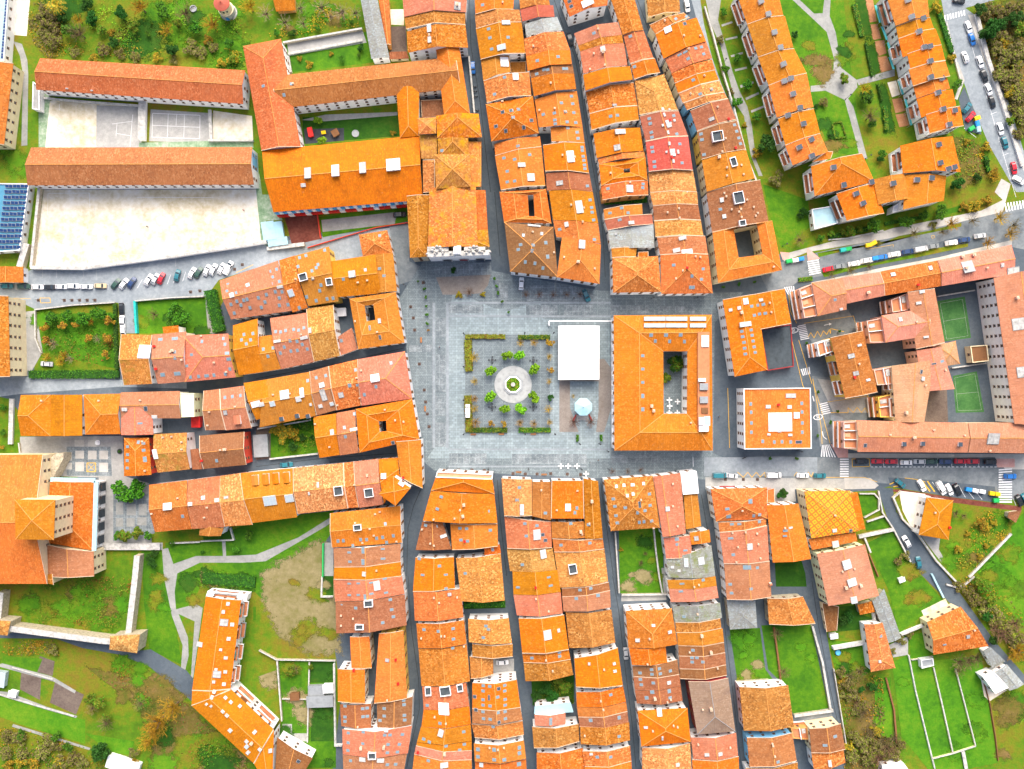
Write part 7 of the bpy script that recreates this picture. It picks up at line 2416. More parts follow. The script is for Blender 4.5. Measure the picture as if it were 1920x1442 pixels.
# recycling containers
def container(px, py, a, mk, lab, L=1.9):
    p = W(*P(px, py)); root = empty('recycling_container', (p.x, p.y, gz(p.x, p.y)), R(a))
    b = MB(); b.box((0, 0, .15), L, 1.25, 1.25, 0, taper=1.06); b.build('bin', mk, root)
    l = MB(); l.prism([(-L / 2 - .08, -.7), (L / 2 + .08, -.7), (L / 2 + .08, .7), (-L / 2 - .08, .7)], 1.4, 1.5); l.bar((-L / 2, 0, 1.5), (L / 2, 0, 1.5), .9, .16)
    l.build('lid', mk, root)
    for x in (-.7, .7):
        for y in (-.5, .5):
            w = MB(); w.lathe((x, y, 0), [(.09, 0), (.09, .16)], 8); w.build('caster', M['rubber'], root)
    tag(root, lab, 'recycling container', 'recycling containers')
for t_, l_ in [((3, 0), [(1557, 893, 20, 'yellowpaint', 'yellow recycling container beside the red car on the sloping road'), (1558, 935, 100, 'bluepaint', 'blue recycling container under the yellow one on the sloping road'), (1566, 975, 100, 'cyan', 'pale blue recycling container at the end of the sloping road group'), (1515, 970, 30, 'greenpaint', 'green glass container at the end of the slanted parking bay')]),
               ((3, 1), [(595, 430, 10, 'greenpaint', 'bright green container on the grass verge of the upper avenue'), (555, 438, 10, 'teal', 'dull green container beside the bright green one on the upper avenue'), (745, 402, 10, 'yellowpaint', 'yellow container on the upper avenue verge, nearer the green ones'), (782, 386, 30, 'yellowpaint', 'yellow container on the upper avenue verge, farther from the green ones'), (150, 522, 10, 'greenpaint', 'green container by the corner of the courtyard house near the crossing'), (198, 514, 10, 'white', 'white container between a green and a blue one near the crossing'), (240, 505, 10, 'bluepaint', 'blue container nearest the zebra crossing by the courtyard house'), (795, 500, 10, 'bluepaint', 'blue container between parked cars on the upper avenue')]),
               ((3, 2), [(1492, 788, -10, 'bluepaint', 'blue container in the slanted bay of the lower avenue'), (1542, 797, -15, 'white', 'white container next to the blue one on the lower avenue'), (1594, 804, -12, 'silverx', 'white container next to the yellow one on the lower avenue'), (1670, 818, -8, 'yellowpaint', 'yellow container beside the zebra crossing, half next to the white ones'), (1706, 822, -8, 'yellowpaint', 'yellow container touching the zebra crossing on the lower avenue'), (1698, 870, 0, 'greenpaint', 'green container at the foot of the lower avenue zebra crossing')])]:
    tile(*t_)
    for x, y, a, k, lab in l_: container(x, y, a, M.get(k, M['white']), lab)

# ---------------------------------------------------------------- road paint
def strip(poly, mk, name='road_marking'):
    ps = [W(x, y) for x, y in poly]
    c = sum(ps, Vector()) / len(ps)
    if area2(ps) < 0: ps = ps[::-1]
    z = max([gz(p.x, p.y) for p in ps] + [gz(c.x, c.y)]) + .0052 + .0005 * (len(MARKS) % 5); MARKS.append(1)
    return [Vector((p.x, p.y, z)) for p in ps]
MARKS = []
def marking(polys, mk, name='road_marking'):
    b = MB()
    for p in polys: b.face(strip(p, mk))
    o = b.build(name, PAINT[mk]); tag(o, kind='structure'); return o
def zebra(a, b_, c, d, n):
    """n bars between edge a-b and edge d-c; bars run from the a-d side"""
    a, b_, c, d = [Vector((*P(*q), 0)) for q in (a, b_, c, d)]
    out = []
    for i in range(n):
        t0, t1 = (i + .0) / (n - .45), (i + .52) / (n - .45)
        q = [lerp(a, b_, t0), lerp(a, b_, t1), lerp(d, c, t1), lerp(d, c, t0)]
        out.append([(p.x, p.y) for p in q])
    marking(out, 'w', 'crosswalk_marking')
def pline(pl, w, mk):
    out = []
    q = [Vector((*P(*p), 0)) for p in pl]
    for a, d in zip(q, q[1:]):
        t = (d - a).normalized(); s = Vector((-t.y, t.x, 0)) * w / 2
        out.append([(p.x, p.y) for p in (a - s, d - s, d + s, a + s)])
    return out
tile(3, 0); zebra((1320, 115), (1475, 75), (1480, 115), (1325, 155), 8)
tile(3, 1); zebra((295, 520), (310, 625), (395, 608), (380, 505), 7); zebra((120, 715), (195, 705), (200, 760), (150, 770), 5); zebra((220, 1005), (245, 1112), (308, 1100), (280, 992), 9); zebra((245, 1330), (312, 1312), (318, 1365), (262, 1378), 5); zebra((1770, 85), (1960, 55), (1970, 110), (1785, 150), 9)
marking(pline([(300, 1090), (320, 1055), (345, 1095), (370, 1045), (395, 1085), (415, 1040), (440, 1070), (460, 1030), (468, 1062), (470, 1025), (570, 1048)], 1.0, 'y'), 'y')
marking(pline([(270, 985), (640, 930)], .7, 'y') + pline([(640, 930), (680, 1080)], .7, 'y') + pline([(150, 990), (260, 1450), (285, 1500)], .9, 'y') + pline([(230, 1110), (330, 1440)], .9, 'y') + pline([(155, 770), (170, 900), (215, 985)], .9, 'y'), 'y')
marking(pline([(420, 1000), (465, 990)], 1.2, 'w') + [[P(455, 980), P(478, 989), P(460, 1002)]], 'w')
marking(pline([(740, 430), (830, 415), (940, 395), (940, 410)], .6, 'y') + pline([(1225, 330), (1245, 325), (1250, 342), (1230, 348), (1225, 330)], .6, 'w'), 'y')
tile(3, 2); zebra((540, 560), (540, 698), (605, 698), (605, 560), 8); zebra((1730, 640), (1730, 890), (1830, 892), (1830, 632), 14); zebra((385, 150), (405, 232), (470, 218), (445, 135), 6); zebra((395, 545), (510, 550), (460, 452), (405, 460), 6)
marking(pline([(470, 215), (600, 215), (600, 178), (640, 215), (668, 175), (700, 215), (728, 178), (748, 215), (745, 80)], 1.0, 'y') + pline([(752, 215), (752, 90), (445, 135)], .8, 'y'), 'y')
marking(pline([(335, -40), (400, 330), (405, 450)], .9, 'y') + pline([(340, 0), (390, 160), (465, 445)], .9, 'y'), 'y')
marking(pline([(630, 562), (760, 560), (762, 618), (632, 622), (630, 562)], .9, 'y'), 'y')
marking([q for x in range(770, 1700, 32) for q in pline([(x, 622), (x + 18, 622)], 1.0, 'w')], 'w')
marking([q for x in (770, 868, 975, 1080, 1175, 1272, 1378, 1482, 1580) for q in pline([(x, 560), (x, 620)], .6, 'w')], 'w')
marking(pline([(1025, 705), (1110, 715), (1180, 735)], 1.0, 'y') + pline([(1150, 722), (1215, 805)], 2.2, 'y') + pline([(1195, 728), (1250, 808)], 2.2, 'y') + pline([(912, 752), (945, 738)], 1.6, 'y') + pline([(940, 770), (975, 765)], 1.6, 'y') + pline([(420, 700), (720, 700), (820, 735)], .8, 'y'), 'y')
marking(pline([(1230, 735), (1300, 820)], .7, 'w') + pline([(1340, 755), (1390, 838)], .7, 'w') + pline([(1428, 760), (1480, 850)], .7, 'w') + pline([(1500, 805), (1545, 862)], .7, 'w') + pline([(1560, 810), (1605, 866)], .7, 'w') + pline([(1835, 850), (1860, 910)], .7, 'w'), 'w')
tile(2, 2); marking(pline([(1690, 660), (1735, 700), (1768, 662), (1800, 700), (1832, 662), (1862, 698), (1895, 662), (1900, 700)], 1.0, 'y'), 'y'); marking(pline([(1357, 550), (1360, 620)], 1.0, 'w'), 'w'); marking(pline([(1618, 30), (1632, 480)], .9, 'y'), 'y')
tile(3, 2); marking(pline([(195, 690), (215, 662), (235, 698)], .9, 'y') + pline([(300, 660), (325, 698), (340, 660)], .9, 'y'), 'y')
tile(0, 1); marking([q for x, y, a in [(905, 720, 58), (965, 722, 58), (1030, 720, 60), (1150, 700, 62), (1085, 715, 62), (1255, 690, 70), (1300, 680, 70), (1370, 670, 72), (1420, 655, 64), (1520, 635, 64), (1580, 630, 66), (1640, 610, 64)] for q in pline([(x, y), (x + 75 * math.cos(R(a)), y - 75 * math.sin(R(a)))], .7, 'w')], 'w')
marking([q for x in (15, 120, 238, 335, 430, 512, 605, 705, 810) for q in pline([(x, 690), (x, 732)], .6, 'w')], 'w'); marking(pline([(300, 795), (375, 795), (380, 830), (305, 832), (300, 795)], .9, 'y') + pline([(60, 795), (230, 800)], .6, 'y') + pline([(1900, 545), (1770, 605)], .8, 'y'), 'y')
tile(3, 0); marking([q for i in range(12) for q in pline([(1490 + i * 30, 240 + i * 103), (1535 + i * 30, 222 + i * 103)], .6, 'w')] + pline([(1500, 250), (1860, 1480)], .6, 'w'), 'w')
marking(pline([(1560, 1030), (1470, 960)], .8, 'w'), 'w')
tile(0, 0); marking(pline([(1145, 850), (1500, 865), (1498, 1040), (1140, 1030), (1145, 850)], .8, 'w') + pline([(1262, 856), (1255, 1035)], .7, 'w') + pline([(1325, 858), (1320, 945)], .7, 'w') + pline([(1385, 860), (1378, 1038)], .7, 'w') + pline([(1142, 940), (1500, 955)], .7, 'w'), 'w')
marking(pline([(995, 860), (975, 1100)], .7, 'w') + pline([(840, 930), (990, 910)], .6, 'w') + pline([(870, 1000), (985, 1020)], .6, 'w') + pline([(878, 925), (870, 1020)], .6, 'w') + pline([(445, 780), (448, 830)], .6, 'w'), 'w')
tile(0, 1); marking(pline([(1025, 40), (1600, 42)], .8, 'w') + pline([(360, 10), (670, 8), (675, 120)], .8, 'w') + pline([(360, 10), (358, 170)], .6, 'w'), 'w')
tile(0, 1); marking([q for p in ['320,280 320,640', '320,378 420,376', '425,378 425,475 290,478', '340,176 710,174', '720,275 930,272', '710,100 715,375 810,372', '620,470 1315,466 1318,560', '320,575 640,572', '720,470 725,640', '915,280 915,340', '425,570 425,640', '625,572 625,640', '730,574 1140,570'] for q in pline([tuple(map(float, t.split(','))) for t in p.split()], .55, 'g')], 'g')

def roundel(px, py, txt, rot):
    p = W(*P(px, py)); z = gz(p.x, p.y) + .008
    b = MB(); k = 28
    for r0, r1, m in ((1.25, 1.0, 0), (.82, 0, 1)):
        for i in range(k):
            a0, a1 = 6.2832 * i / k, 6.2832 * (i + 1) / k
            if r1: b.face([(r1 * .8 * math.cos(a0), r1 * 1.35 * math.sin(a0), 0), (r0 * .8 * math.cos(a0), r0 * 1.35 * math.sin(a0), 0), (r0 * .8 * math.cos(a1), r0 * 1.35 * math.sin(a1), 0), (r1 * .8 * math.cos(a1), r1 * 1.35 * math.sin(a1), 0)])
    o = b.build('road_marking', PAINT['w']); o.location = (p.x, p.y, z); o.rotation_euler = (0, 0, R(rot)); tag(o, kind='structure')
    cu = bpy.data.curves.new('speed_number', 'FONT'); cu.body = txt; cu.size = 1.5; cu.align_x = 'CENTER'; cu.align_y = 'CENTER'; cu.extrude = .001
    t = bpy.data.objects.new('road_marking', cu); COL.objects.link(t); t.location = (p.x, p.y, z + .003); t.rotation_euler = (0, 0, R(rot)); cu.materials.append(PAINT['w']); tag(t, kind='structure')
tile(3, 1); roundel(192, 1038, '30', 100)
tile(3, 2); roundel(375, 248, '30', 100); marking(pline([(405, 355), (415, 395)], 1.6, 'w') + pline([(415, 395), (440, 415)], 1.2, 'w') + pline([(335, 90), (345, 130)], 1.4, 'w'), 'w')

# ---------------------------------------------------------------- garden walls and fences
WALLN = []
def gwall(s, w, h, mk, lab, cap=None):
    ps = [W(*p) for p in pts(s)]; c = sum(ps, Vector()) / len(ps)
    b = MB(); wd = w / TO.k * S
    n = len(ps); L, Rr = [], []
    for i in range(n):
        d0 = (ps[i] - ps[i - 1]).normalized() if i else (ps[1] - ps[0]).normalized()
        d1 = (ps[i + 1] - ps[i]).normalized() if i < n - 1 else d0
        t = (d0 + d1).normalized(); s_ = Vector((-t.y, t.x, 0)) * wd / 2 / max(.5, t.dot(d0))
        L.append(ps[i] - c + s_); Rr.append(ps[i] - c - s_)
    b.prism([*Rr, *L[::-1]], -.05, h, 0)
    if cap:
        k = 1.25
        L2 = [(l + r) / 2 + (l - r) / 2 * k for l, r in zip(L, Rr)]; R2 = [(l + r) / 2 - (l - r) / 2 * k for l, r in zip(L, Rr)]
        b.prism([*R2, *L2[::-1]], h, h + .08, 1)
    o = b.build('garden_wall', [WALL.get(mk) or M.get(mk), M[cap] if cap else M['stone']])
    o.location = (c.x, c.y, 0); tag(o, lab, 'wall', 'garden walls and yard walls'); WALLN.append(o)
for c_, r_, l in [
    (0, 0, [('330,740 520,760 1060,800', 10, 1.2, 'g', 'low concrete wall under the upper school hall gallery'), ('1085,770 1078,1060', 44, 2.2, 'w', 'thick white dividing wall between the two small ball courts'), ('1570,1060 1905,1060', 10, 1.6, 'g', 'grey wall at the foot of the bleached yard'), ('320,1380 255,2010', 16, 2.2, 's', 'weathered wall along the open side of the big white court'), ('255,2012 640,2018 1300,1930 2010,1820', 20, 2.6, 'w', 'long white wall of the big court along school street'), ('1580,830 1590,1050', 18, 1.2, 'g', 'narrow grey wall beside the marked ball court'), ('230,1835 178,2010', 36, 3.0, 'c', 'pale thick end wall beside the solar roof and big court')]),
    (1, 0, [('210,330 800,225', 10, 1.6, 's', 'old stone wall between the orchard and the terraced strip'), ('245,410 800,305', 14, .9, 'w', 'white wall below the terraced strip by the convent'), ('250,430 270,550', 8, 1.4, 's', 'short stone wall at the convent corner garden'), ('1600,440 1640,860', 10, 2.4, 'g', 'grey wall with shade beside the parked motorbikes')]),
    (1, 1, [('390,420 640,345 905,268 1140,232', 4, 1.1, 'r', 'red wall under the long lawn along the school lane'), ('465,175 490,350', 5, 1.6, 'r', 'red side wall between paved roof yard and lawn'), ('90,430 370,395', 22, 1.6, 's', 'mossy stone wall along school lane below the blue shed')]),
    (2, 0, [('1440,60 1500,260 1580,560 1660,820 1760,1200 1850,1420', 9, 1.4, 's', 'stone wall along the park side path above the terraces'), ('1625,720 1800,1330', 8, 1.0, 's', 'lower stone wall between the park path and the brown roofed houses')]),
    (3, 0, [('1555,110 1640,440 1780,860 1900,1250', 22, 1.0, 'w', 'long whitish wall between the sloping road pavement and the scrub'), ('1330,170 1395,440 1440,610', 10, .8, 'c', 'cream low wall beside the sloping road hedge')]),
    (3, 1, [('450,360 600,350 860,290', 8, .6, 's', 'curved kerb wall round the avenue lawn'), ('1265,785 1540,740', 8, 1.2, 'w', 'white low wall at the head of the upper green court'), ('1370,1320 1625,1285', 8, 1.2, 'w', 'white low wall between the two green courts')]),
    (0, 1, [('270,885 560,850 870,830', 7, 1.2, 's', 'low stone wall along the top of the orange orchard'), ('1022,820 1036,1060', 16, 1.8, 'teal', 'dark teal fence wall beside the lawn garden drive'), ('1022,820 1300,795 1535,785', 7, 1.5, 's', 'stone wall along the street side of the lawn garden'), ('272,890 275,1100 320,1210', 8, 1.1, 's', 'crooked stone wall between the dirt drive and orange orchard')]),
    (0, 2, [('100,110 90,450', 26, 1.2, 'g', 'thick grey wall beside the small gateway garden'), ('150,440 160,520 350,540', 8, 1.0, 's', 'curved stone wall at the paved yard entrance'), ('745,1215 1210,1215', 40, 1.4, 'g', 'broad grey wall at the foot of the paved church yard'), ('1066,1270 1050,1440 1000,1860', 34, 4.5, 's', 'tall old town wall running down to the corner turret'), ('1285,1190 1510,1180', 8, 1.6, 's', 'brown garden wall behind the orange gabled annex'), ('1515,1175 1760,1165 1735,1075', 7, 1.6, 'g', 'grey wall round the tiny dark lawn under the terrace')]),
    (1, 2, [('20,335 420,270', 8, 1.8, 's', 'stone wall on the upper edge of the shady walled garden'), ('110,560 470,520', 10, 1.8, 's', 'stone wall of the shady walled garden along clock tower lane'), ('510,1190 508,1440', 9, 2.0, 'greenpaint', 'dark green fence beside the small yard under the tower')]),
    (2, 2, [('770,1105 800,1560', 8, 2.0, 's', 'stone wall of the big inner lawn beside the third lane'), ('1060,1090 1075,1250 1100,1440 1125,1570', 9, 1.4, 's', 'broken pale wall down the inner lawn of the third lane')]),
    (2, 3, [('820,135 1160,130', 10, 1.6, 's', 'low stone wall at the foot of the inner lawn'), ('1680,790 1920,775', 14, 1.6, 's', 'white topped wall at the foot of the walled lawn plots')]),
    (3, 2, [('820,800 850,960 930,1080 1060,1330', 8, 1.2, 's', 'stone wall along the inner side of the country lane'), ('990,800 930,850 1000,1010 1120,1130 1250,1320 1440,1520', 10, 1.3, 'c', 'cream wall curving along the outer side of the country lane'), ('670,1140 930,1085', 22, 1.6, 's', 'thick stone wall between two lawns near the pink roofed house'), ('715,1150 760,1260', 10, 1.4, 's', 'short grey wall turning down from the thick stone wall'), ('680,820 790,820 825,860 825,940 715,1000', 8, 1.0, 's', 'rounded low wall round the little lawn by the patterned roof'), ('1815,1120 1500,1445', 14, 1.0, 's', 'grey path wall running diagonally between the meadows'), ('735,1030 870,985', 10, 1.0, 's', 'pale wall at the foot of the little rounded lawn'), ('1190,835 1160,1000 1130,1040', 18, 2.2, 'w', 'white yard wall between the sandy forecourt and bright orange house'), ('750,1270 820,1440', 8, 1.3, 'brownwood', 'brown fence beside the pink roofed house')]),
    (3, 3, [('1310,160 1220,-20', 12, 1.0, 'cyan', 'pale blue metal barrier along the country lane'), ('325,370 400,640 460,990', 12, 1.4, 's', 'pale stone wall along the open side of the narrow lane'), ('985,430 1190,345', 12, 2.0, 'w', 'white topped wall from the long grey shed to the farmhouse'), ('475,530 710,490', 20, 2.2, 'w', 'white wall bridging from the narrow lane to the cottage'), ('190,1040 480,1000', 18, 1.4, 's', 'stone wall at the foot of the second walled lawn'), ('40,380 70,600 90,770', 12, 1.1, 'brownwood', 'dark fence line between the two walled lawns'), ('1050,590 1100,850 1220,1340 1245,1440', 7, .8, 'w', 'thin pale fence, first of the meadow strip dividers from the cottage'), ('1235,680 1300,960 1380,1320', 7, .8, 'c', 'thin cream fence dividing the middle meadow strips'), ('1400,690 1470,960 1550,1270', 6, .8, 'c', 'thin fence dividing the outer meadow strips near the white house'), ('1225,1365 1380,1325 1550,1270', 6, .8, 'c', 'thin fence closing the foot of the meadow strips'), ('1455,1310 1480,1440', 20, .8, 'g', 'short grey double wall below the meadow strips'), ('1600,740 1660,960 1700,1200 1720,1380', 6, .8, 'brownwood', 'thin brown fence below the white flat roofed house'), ('880,760 940,1000 960,1250', 12, .9, 'brownwood', 'dark fence line beside the thicket and meadow strips'), ('720,340 790,335 780,270', 14, 1.8, 'w', 'white wall hooked round the head of the small cottage garden'), ('1070,625 1230,600', 6, .8, 'c', 'thin fence at the head of the meadow strips'), ('485,690 580,1260', 5, 1.2, 's', 'thin stone wall along the thicket side of the narrow lane'), ('1330,60 1440,90 1540,0', 10, .8, 's', 'low wall pointing into the corner of the outer meadow')]),
    (0, 3, [('80,350 830,450 920,455', 34, 6.5, 's', 'high town wall between the two roofed turrets'), ('60,100 40,290', 40, 5, 's', 'stub of old town wall beside the church'), ('-40,875 350,990 560,1050', 9, .5, 'stone', 'pale kerb along the allotment plots'), ('95,685 400,775', 7, .5, 'stone', 'pale kerb between the upper allotment plots')]),
    (1, 3, [('30,550 160,620 600,628', 7, 1.4, 's', 'crooked wall along the head of the vegetable plots'), ('165,630 200,1080', 8, 1.4, 's', 'wall between the vegetable plots and the bent apartment block'), ('405,640 390,1240', 7, 1.2, 's', 'wall between the two columns of vegetable plots'), ('200,915 400,918', 6, 1.0, 's', 'cross wall halfway down the vegetable plots'), ('500,0 495,150 580,150', 8, 1.4, 'w', 'white wall round the tiny lawn beside the tower houses'), ('590,650 600,1260 650,1260', 10, 1.6, 'w', 'white yard wall down the side of the lane houses')]),
]:
    tile(c_, r_)
    for s_, w_, h_, mk_, lab in l: gwall(s_, w_, h_, mk_, lab, 'stone' if mk_ in 'swcg' else None)
# turrets on the town wall
tile(0, 3)
def turret(poly, lab):
    q = [W(*p, 8) for p in pts(poly)]; c = sum(q, Vector()) / 4; c.z = 0
    root = empty('turret', c); b = MB(); iq = inset(q, .25)
    b.prism([p - c for p in iq], 0, 7.8); b.build('wall', WALL['s'], root)
    F, RG, VG, pr = roof_faces('p', q, 8, .3, .5); mb = MB(); uv = []
    for f in F:
        f = f if (f[1] - f[0]).cross(f[2] - f[0]).z > 0 else f[::-1]
        mb.face([p - c for p in f]); uv.append(face_uv(f))
    mb.face([p - c - Vector((0, 0, .02)) for p in q][::1]); uv.append([(0, 0)] * 4)
    mesh_obj('roof', mb.v, mb.f, ROOF['X'], root, mb.m, uv); tag(root, lab, 'turret', 'turrets of the old town wall')
turret('-40,330 80,340 55,447 -40,440', 'tiled square turret on the old town wall below the church')
turret('826,458 952,436 1048,444 1028,580 820,550'.replace('826,458 952,436 1048,444 1028,580 820,550', '826,450 1050,438 1028,580 820,552'), 'tiled corner turret of the old town wall over the dark road')

# ---------------------------------------------------------------- plaza furniture
tile(2, 1)
def tent():
    q = [W(*P(x, y), 4.5) for x, y in ((347, 1003), (656, 1003), (655, 1407), (347, 1409))]; c = sum(q, Vector()) / 4; c.z = 0
    root = empty('marquee', c)
    mb = MB(); n = 5
    m0, m1 = lerp(q[0], q[1], .5) + Vector((0, 0, 1.1)), lerp(q[3], q[2], .5) + Vector((0, 0, 1.1))
    for i in range(n):
        a, d = i / n, (i + 1) / n
        for e0, e1 in ((q[0], q[3]), (q[1], q[2])):
            mb.face([lerp(e0, e1, a) - c, lerp(e0, e1, d) - c, lerp(m0, m1, d) - c, lerp(m0, m1, a) - c])
    for e in ((q[0], q[1], m0), (q[3], q[2], m1)): mb.face([p - c for p in e])
    for i in range(4):
        a, d = q[i] - c, q[(i + 1) % 4] - c; dn = Vector((0, 0, .5)); mb.face([a - dn, d - dn, d, a])
    mb.build('canopy', M['tentwhite'], root)
    for t in (0, .25, .5, .75, 1):
        for e0, e1 in ((q[0], q[3]), (q[1], q[2])):
            p = lerp(e0, e1, t) - c; b = MB(); b.tube((p.x * .985, p.y * .985, 0), (p.x * .985, p.y * .985, 4.5), .08, .08, 6); b.build('pole', M['metal'], root)
    tag(root, 'big white rectangular marquee standing on the plaza beside the fountain garden', 'marquee')
tent()
def frame_rail():
    a, d, e = W(*P(275, 972), 0), W(*P(752, 972), 0), W(*P(275, 1005), 0)
    c = (a + d) / 2; b = MB()
    for p, q in ((a, d), (a, e)):
        b.bar(p - c + Vector((0, 0, 2.6)), q - c + Vector((0, 0, 2.6)), .3, .3)
        k = max(1, int((q - p).length / 5))
        for i in range(k + 1): r = lerp(p, q, i / k) - c; b.tube(r, r + Vector((0, 0, 2.6)), .07, .07, 6)
    o = b.build('entrance_rail', M['white']); o.location = (c.x, c.y, 0); tag(o, 'long thin white frame on posts above the marquee', 'frame')
frame_rail()
tile(2, 2)
def bandstand():
    c = W(*P(528, 170)); z0 = gz(c.x, c.y); root = empty('bandstand', (c.x, c.y, z0))
    r = 66 / 4 * S * (HC - 4) / HC; k = 8; off = Vector((0, 0, 0))
    oc = lambda rr, z: [Vector((rr * math.cos(R(22.5 + 45 * i)), rr * math.sin(R(22.5 + 45 * i)), z)) for i in range(k)]
    b = MB(); b.prism(oc(r * .95, 0), 0, 1.1); b.build('plinth', M['stone'], root)
    rf = MB(); o1, o2 = oc(r * 1.06, 4.2), oc(r * 1.06, 4.0)
    for i in range(k):
        j = (i + 1) % k; rf.face([o1[i], o1[j], Vector((0, 0, 5.4))], i % 2); rf.face([o2[i], o2[j], o1[j], o1[i]], 0); rf.face([o2[j], o2[i], Vector((0, 0, 4.0))], 0)
    rf.lathe((0, 0, 5.3), [(.18, 0), (.2, .3), (.05, .6)], 8, 0)
    rf.build('roof', [M['cyan'], M['cyan2']], root)
    for p in oc(r * .88, 1.1):
        q = MB(); q.tube(p, p + Vector((0, 0, 2.95)), .1, .08, 8); q.build('column', M['white'], root)
    rl = MB()
    ring = oc(r * .9, 1.1)
    for i in range(k):
        if i == 5: continue
        a, d = ring[i], ring[(i + 1) % k]; rl.bar(a + Vector((0, 0, .95)), d + Vector((0, 0, .95)), .08, .06)
        for t in range(1, 8): p = lerp(a, d, t / 8); rl.tube(p, p + Vector((0, 0, .95)), .02, .02, 4)
    rl.build('railing', M['dark'], root)
    st = MB()
    for s_ in range(5): st.box((0, -r * .95 - .3 - s_ * .35, 0), 4.2, .35, 1.0 - s_ * .2)
    for sg in (-1, 1): st.bar((sg * 2.2, -r * .9, .2), (sg * 3.3, -r * .95 - 2, .2), .4, .9, 1)
    st.build('steps', [M['stone'], WALL['k']], root)
    tag(root, 'octagonal bandstand with a pale blue roof below the marquee', 'bandstand')
bandstand()
def fountain():
    c = W(962, 721); root = empty('fountain', (c.x, c.y, gz(c.x, c.y))); px = S
    b = MB(); b.lathe((0, 0, 0), [(35 * px, 0), (35 * px, .16), (27 * px, .16), (27 * px, .10)], 40); b.build('pavement_ring', M['ringstone'], root)
    s_ = MB(); s_.lathe((0, 0, .1), [(20 * px, 0), (20 * px, .28), (17 * px, .28), (17 * px, .12)], 8); s_.build('plinth', M['fstone'], root)
    g = MB(); g.lathe((0, 0, .2), [(16.2 * px, 0), (16.2 * px, .5), (13.6 * px, .5), (13.6 * px, .2)], 8); g.build('basin', M['white'], root)
    l = MB(); l.lathe((0, 0, .3), [(13.5 * px, .1), (9 * px, .22), (.4, .3)], 16); l.build('planting', GR['lawn'], root)
    f = MB(); rnd = random.Random(4)
    for i in range(420):
        a, r = rnd.random() * 6.28, 12.5 * px * math.sqrt(rnd.random()); leafquad(f, Vector((r * math.cos(a), r * math.sin(a), .62 + rnd.random() * .2)), .17, int(rnd.random() * 3), rnd, .6)
    f.build('flowers', [L_['lime'], L_['green'], L_['rust']], root)
    p = MB(); p.lathe((0, 0, .4), [(.5, 0), (.42, .5), (.16, .7), (.14, 1.5), (.75, 1.75), (.7, 1.85), (.1, 1.75), (.1, 2.3)], 14); p.build('pedestal', M['stone'], root)
    tag(root, 'round stepped fountain with an octagonal flower basin amid the garden square', 'fountain')
fountain()
def cafe(px, py, col, lab, grp):
    p = W(*P(px, py)); z = gz(p.x, p.y); root = empty('cafe_table', (p.x, p.y, z), random.random())
    t = MB(); t.lathe((0, 0, .72), [(.42, 0), (.42, .03)], 14); t.build('table_top', M[col], root)
    l = MB(); l.tube((0, 0, 0), (0, 0, .72), .05, .05, 8); l.lathe((0, 0, 0), [(.26, 0), (.26, .04)], 12); l.build('pedestal', M['metal'], root)
    tag(root, lab + ' table', 'table', grp)
    for i in range(4):
        a = i * math.pi / 2; ch = empty('cafe_chair', (p.x + math.cos(a) * .7, p.y + math.sin(a) * .7, z), a)
        s_ = MB(); s_.box((0, 0, .43), .52, .5, .05); s_.build('seat', M[col], ch)
        b = MB(); b.box((.24, 0, .48), .05, .48, .42); b.build('backrest', M[col], ch)
        for x in (-.2, .2):
            for y in (-.2, .2): g = MB(); g.tube((x, y, 0), (x, y, .43), .025, .02, 5); g.build('leg', M['metal'], ch)
        tag(ch, 'chair drawn up to the ' + lab + ' table', 'chair', 'chairs at the ' + lab + ' table')
for i, (x, y) in enumerate([(365, 615), (421, 614), (487, 615), (555, 672)]):
    cafe(x, y, 'white', ['white cafe terrace, nearest the garden square,', 'white cafe terrace, middle of the upper three,', 'white cafe terrace, third from the garden square,', 'white cafe terrace, closest to the salmon facade,'][i].rstrip(','), 'cafe tables on the plaza')
for i, (x, y) in enumerate([(1178, 120), (1240, 132), (1180, 166), (1178, 214), (1238, 214)]):
    cafe(x, y, 'white', ['courtyard inner upper', 'courtyard outer upper', 'courtyard middle', 'courtyard inner lower', 'courtyard outer lower'][i] + ' cafe', 'tables in the town hall court')
def four_seats(px, py, lab):
    p = W(px, py); root = empty('picnic_table', (p.x, p.y, gz(p.x, p.y)))
    t = MB(); t.box((0, 0, .7), .9, .9, .06); t.tube((0, 0, 0), (0, 0, .7), .1, .1, 8); t.build('table_top', M['dark'], root)
    for i in range(4):
        a = R(90 * i); s_ = MB(); s_.lathe((math.cos(a) * 1.1, math.sin(a) * 1.1, 0), [(.28, 0), (.28, .42)], 10); s_.build('stool', M['dark'], root)
    tag(root, lab, 'picnic table', 'dark tables in the garden square')
four_seats(923, 675, 'dark table with four stools above the fountain on its church side'); four_seats(1000, 676, 'dark table with four stools between fountain and marquee top corner'); four_seats(923, 763, 'dark table with four stools below the fountain near the kiosk boxes'); four_seats(1000, 763, 'dark table with four stools between fountain and bandstand')
tile(1, 2)
for i, (x, y, w, h) in enumerate([(1590, 162, 28, 18), (1590, 202, 30, 48), (1590, 240, 28, 18)]):
    p = W(*P(x, y)); root = empty('kiosk_box', (p.x, p.y, gz(p.x, p.y))); b = MB(); ww, hh = w / 4 * S, h / 4 * S
    b.box((0, 0, 0), ww, hh, 2.1); b.build('body', WALL['l'], root); t = MB(); t.box((0, 0, 2.1), ww + .2, hh + .1, .12); t.build('roof', M['white'], root)
    tag(root, ['small white kiosk box in the rusty bed, towards the fountain garden top', 'large cream kiosk box between two small ones in the rusty bed', 'small white kiosk box in the rusty bed, towards the street'][i], 'kiosk', 'kiosk boxes in the rusty bed')
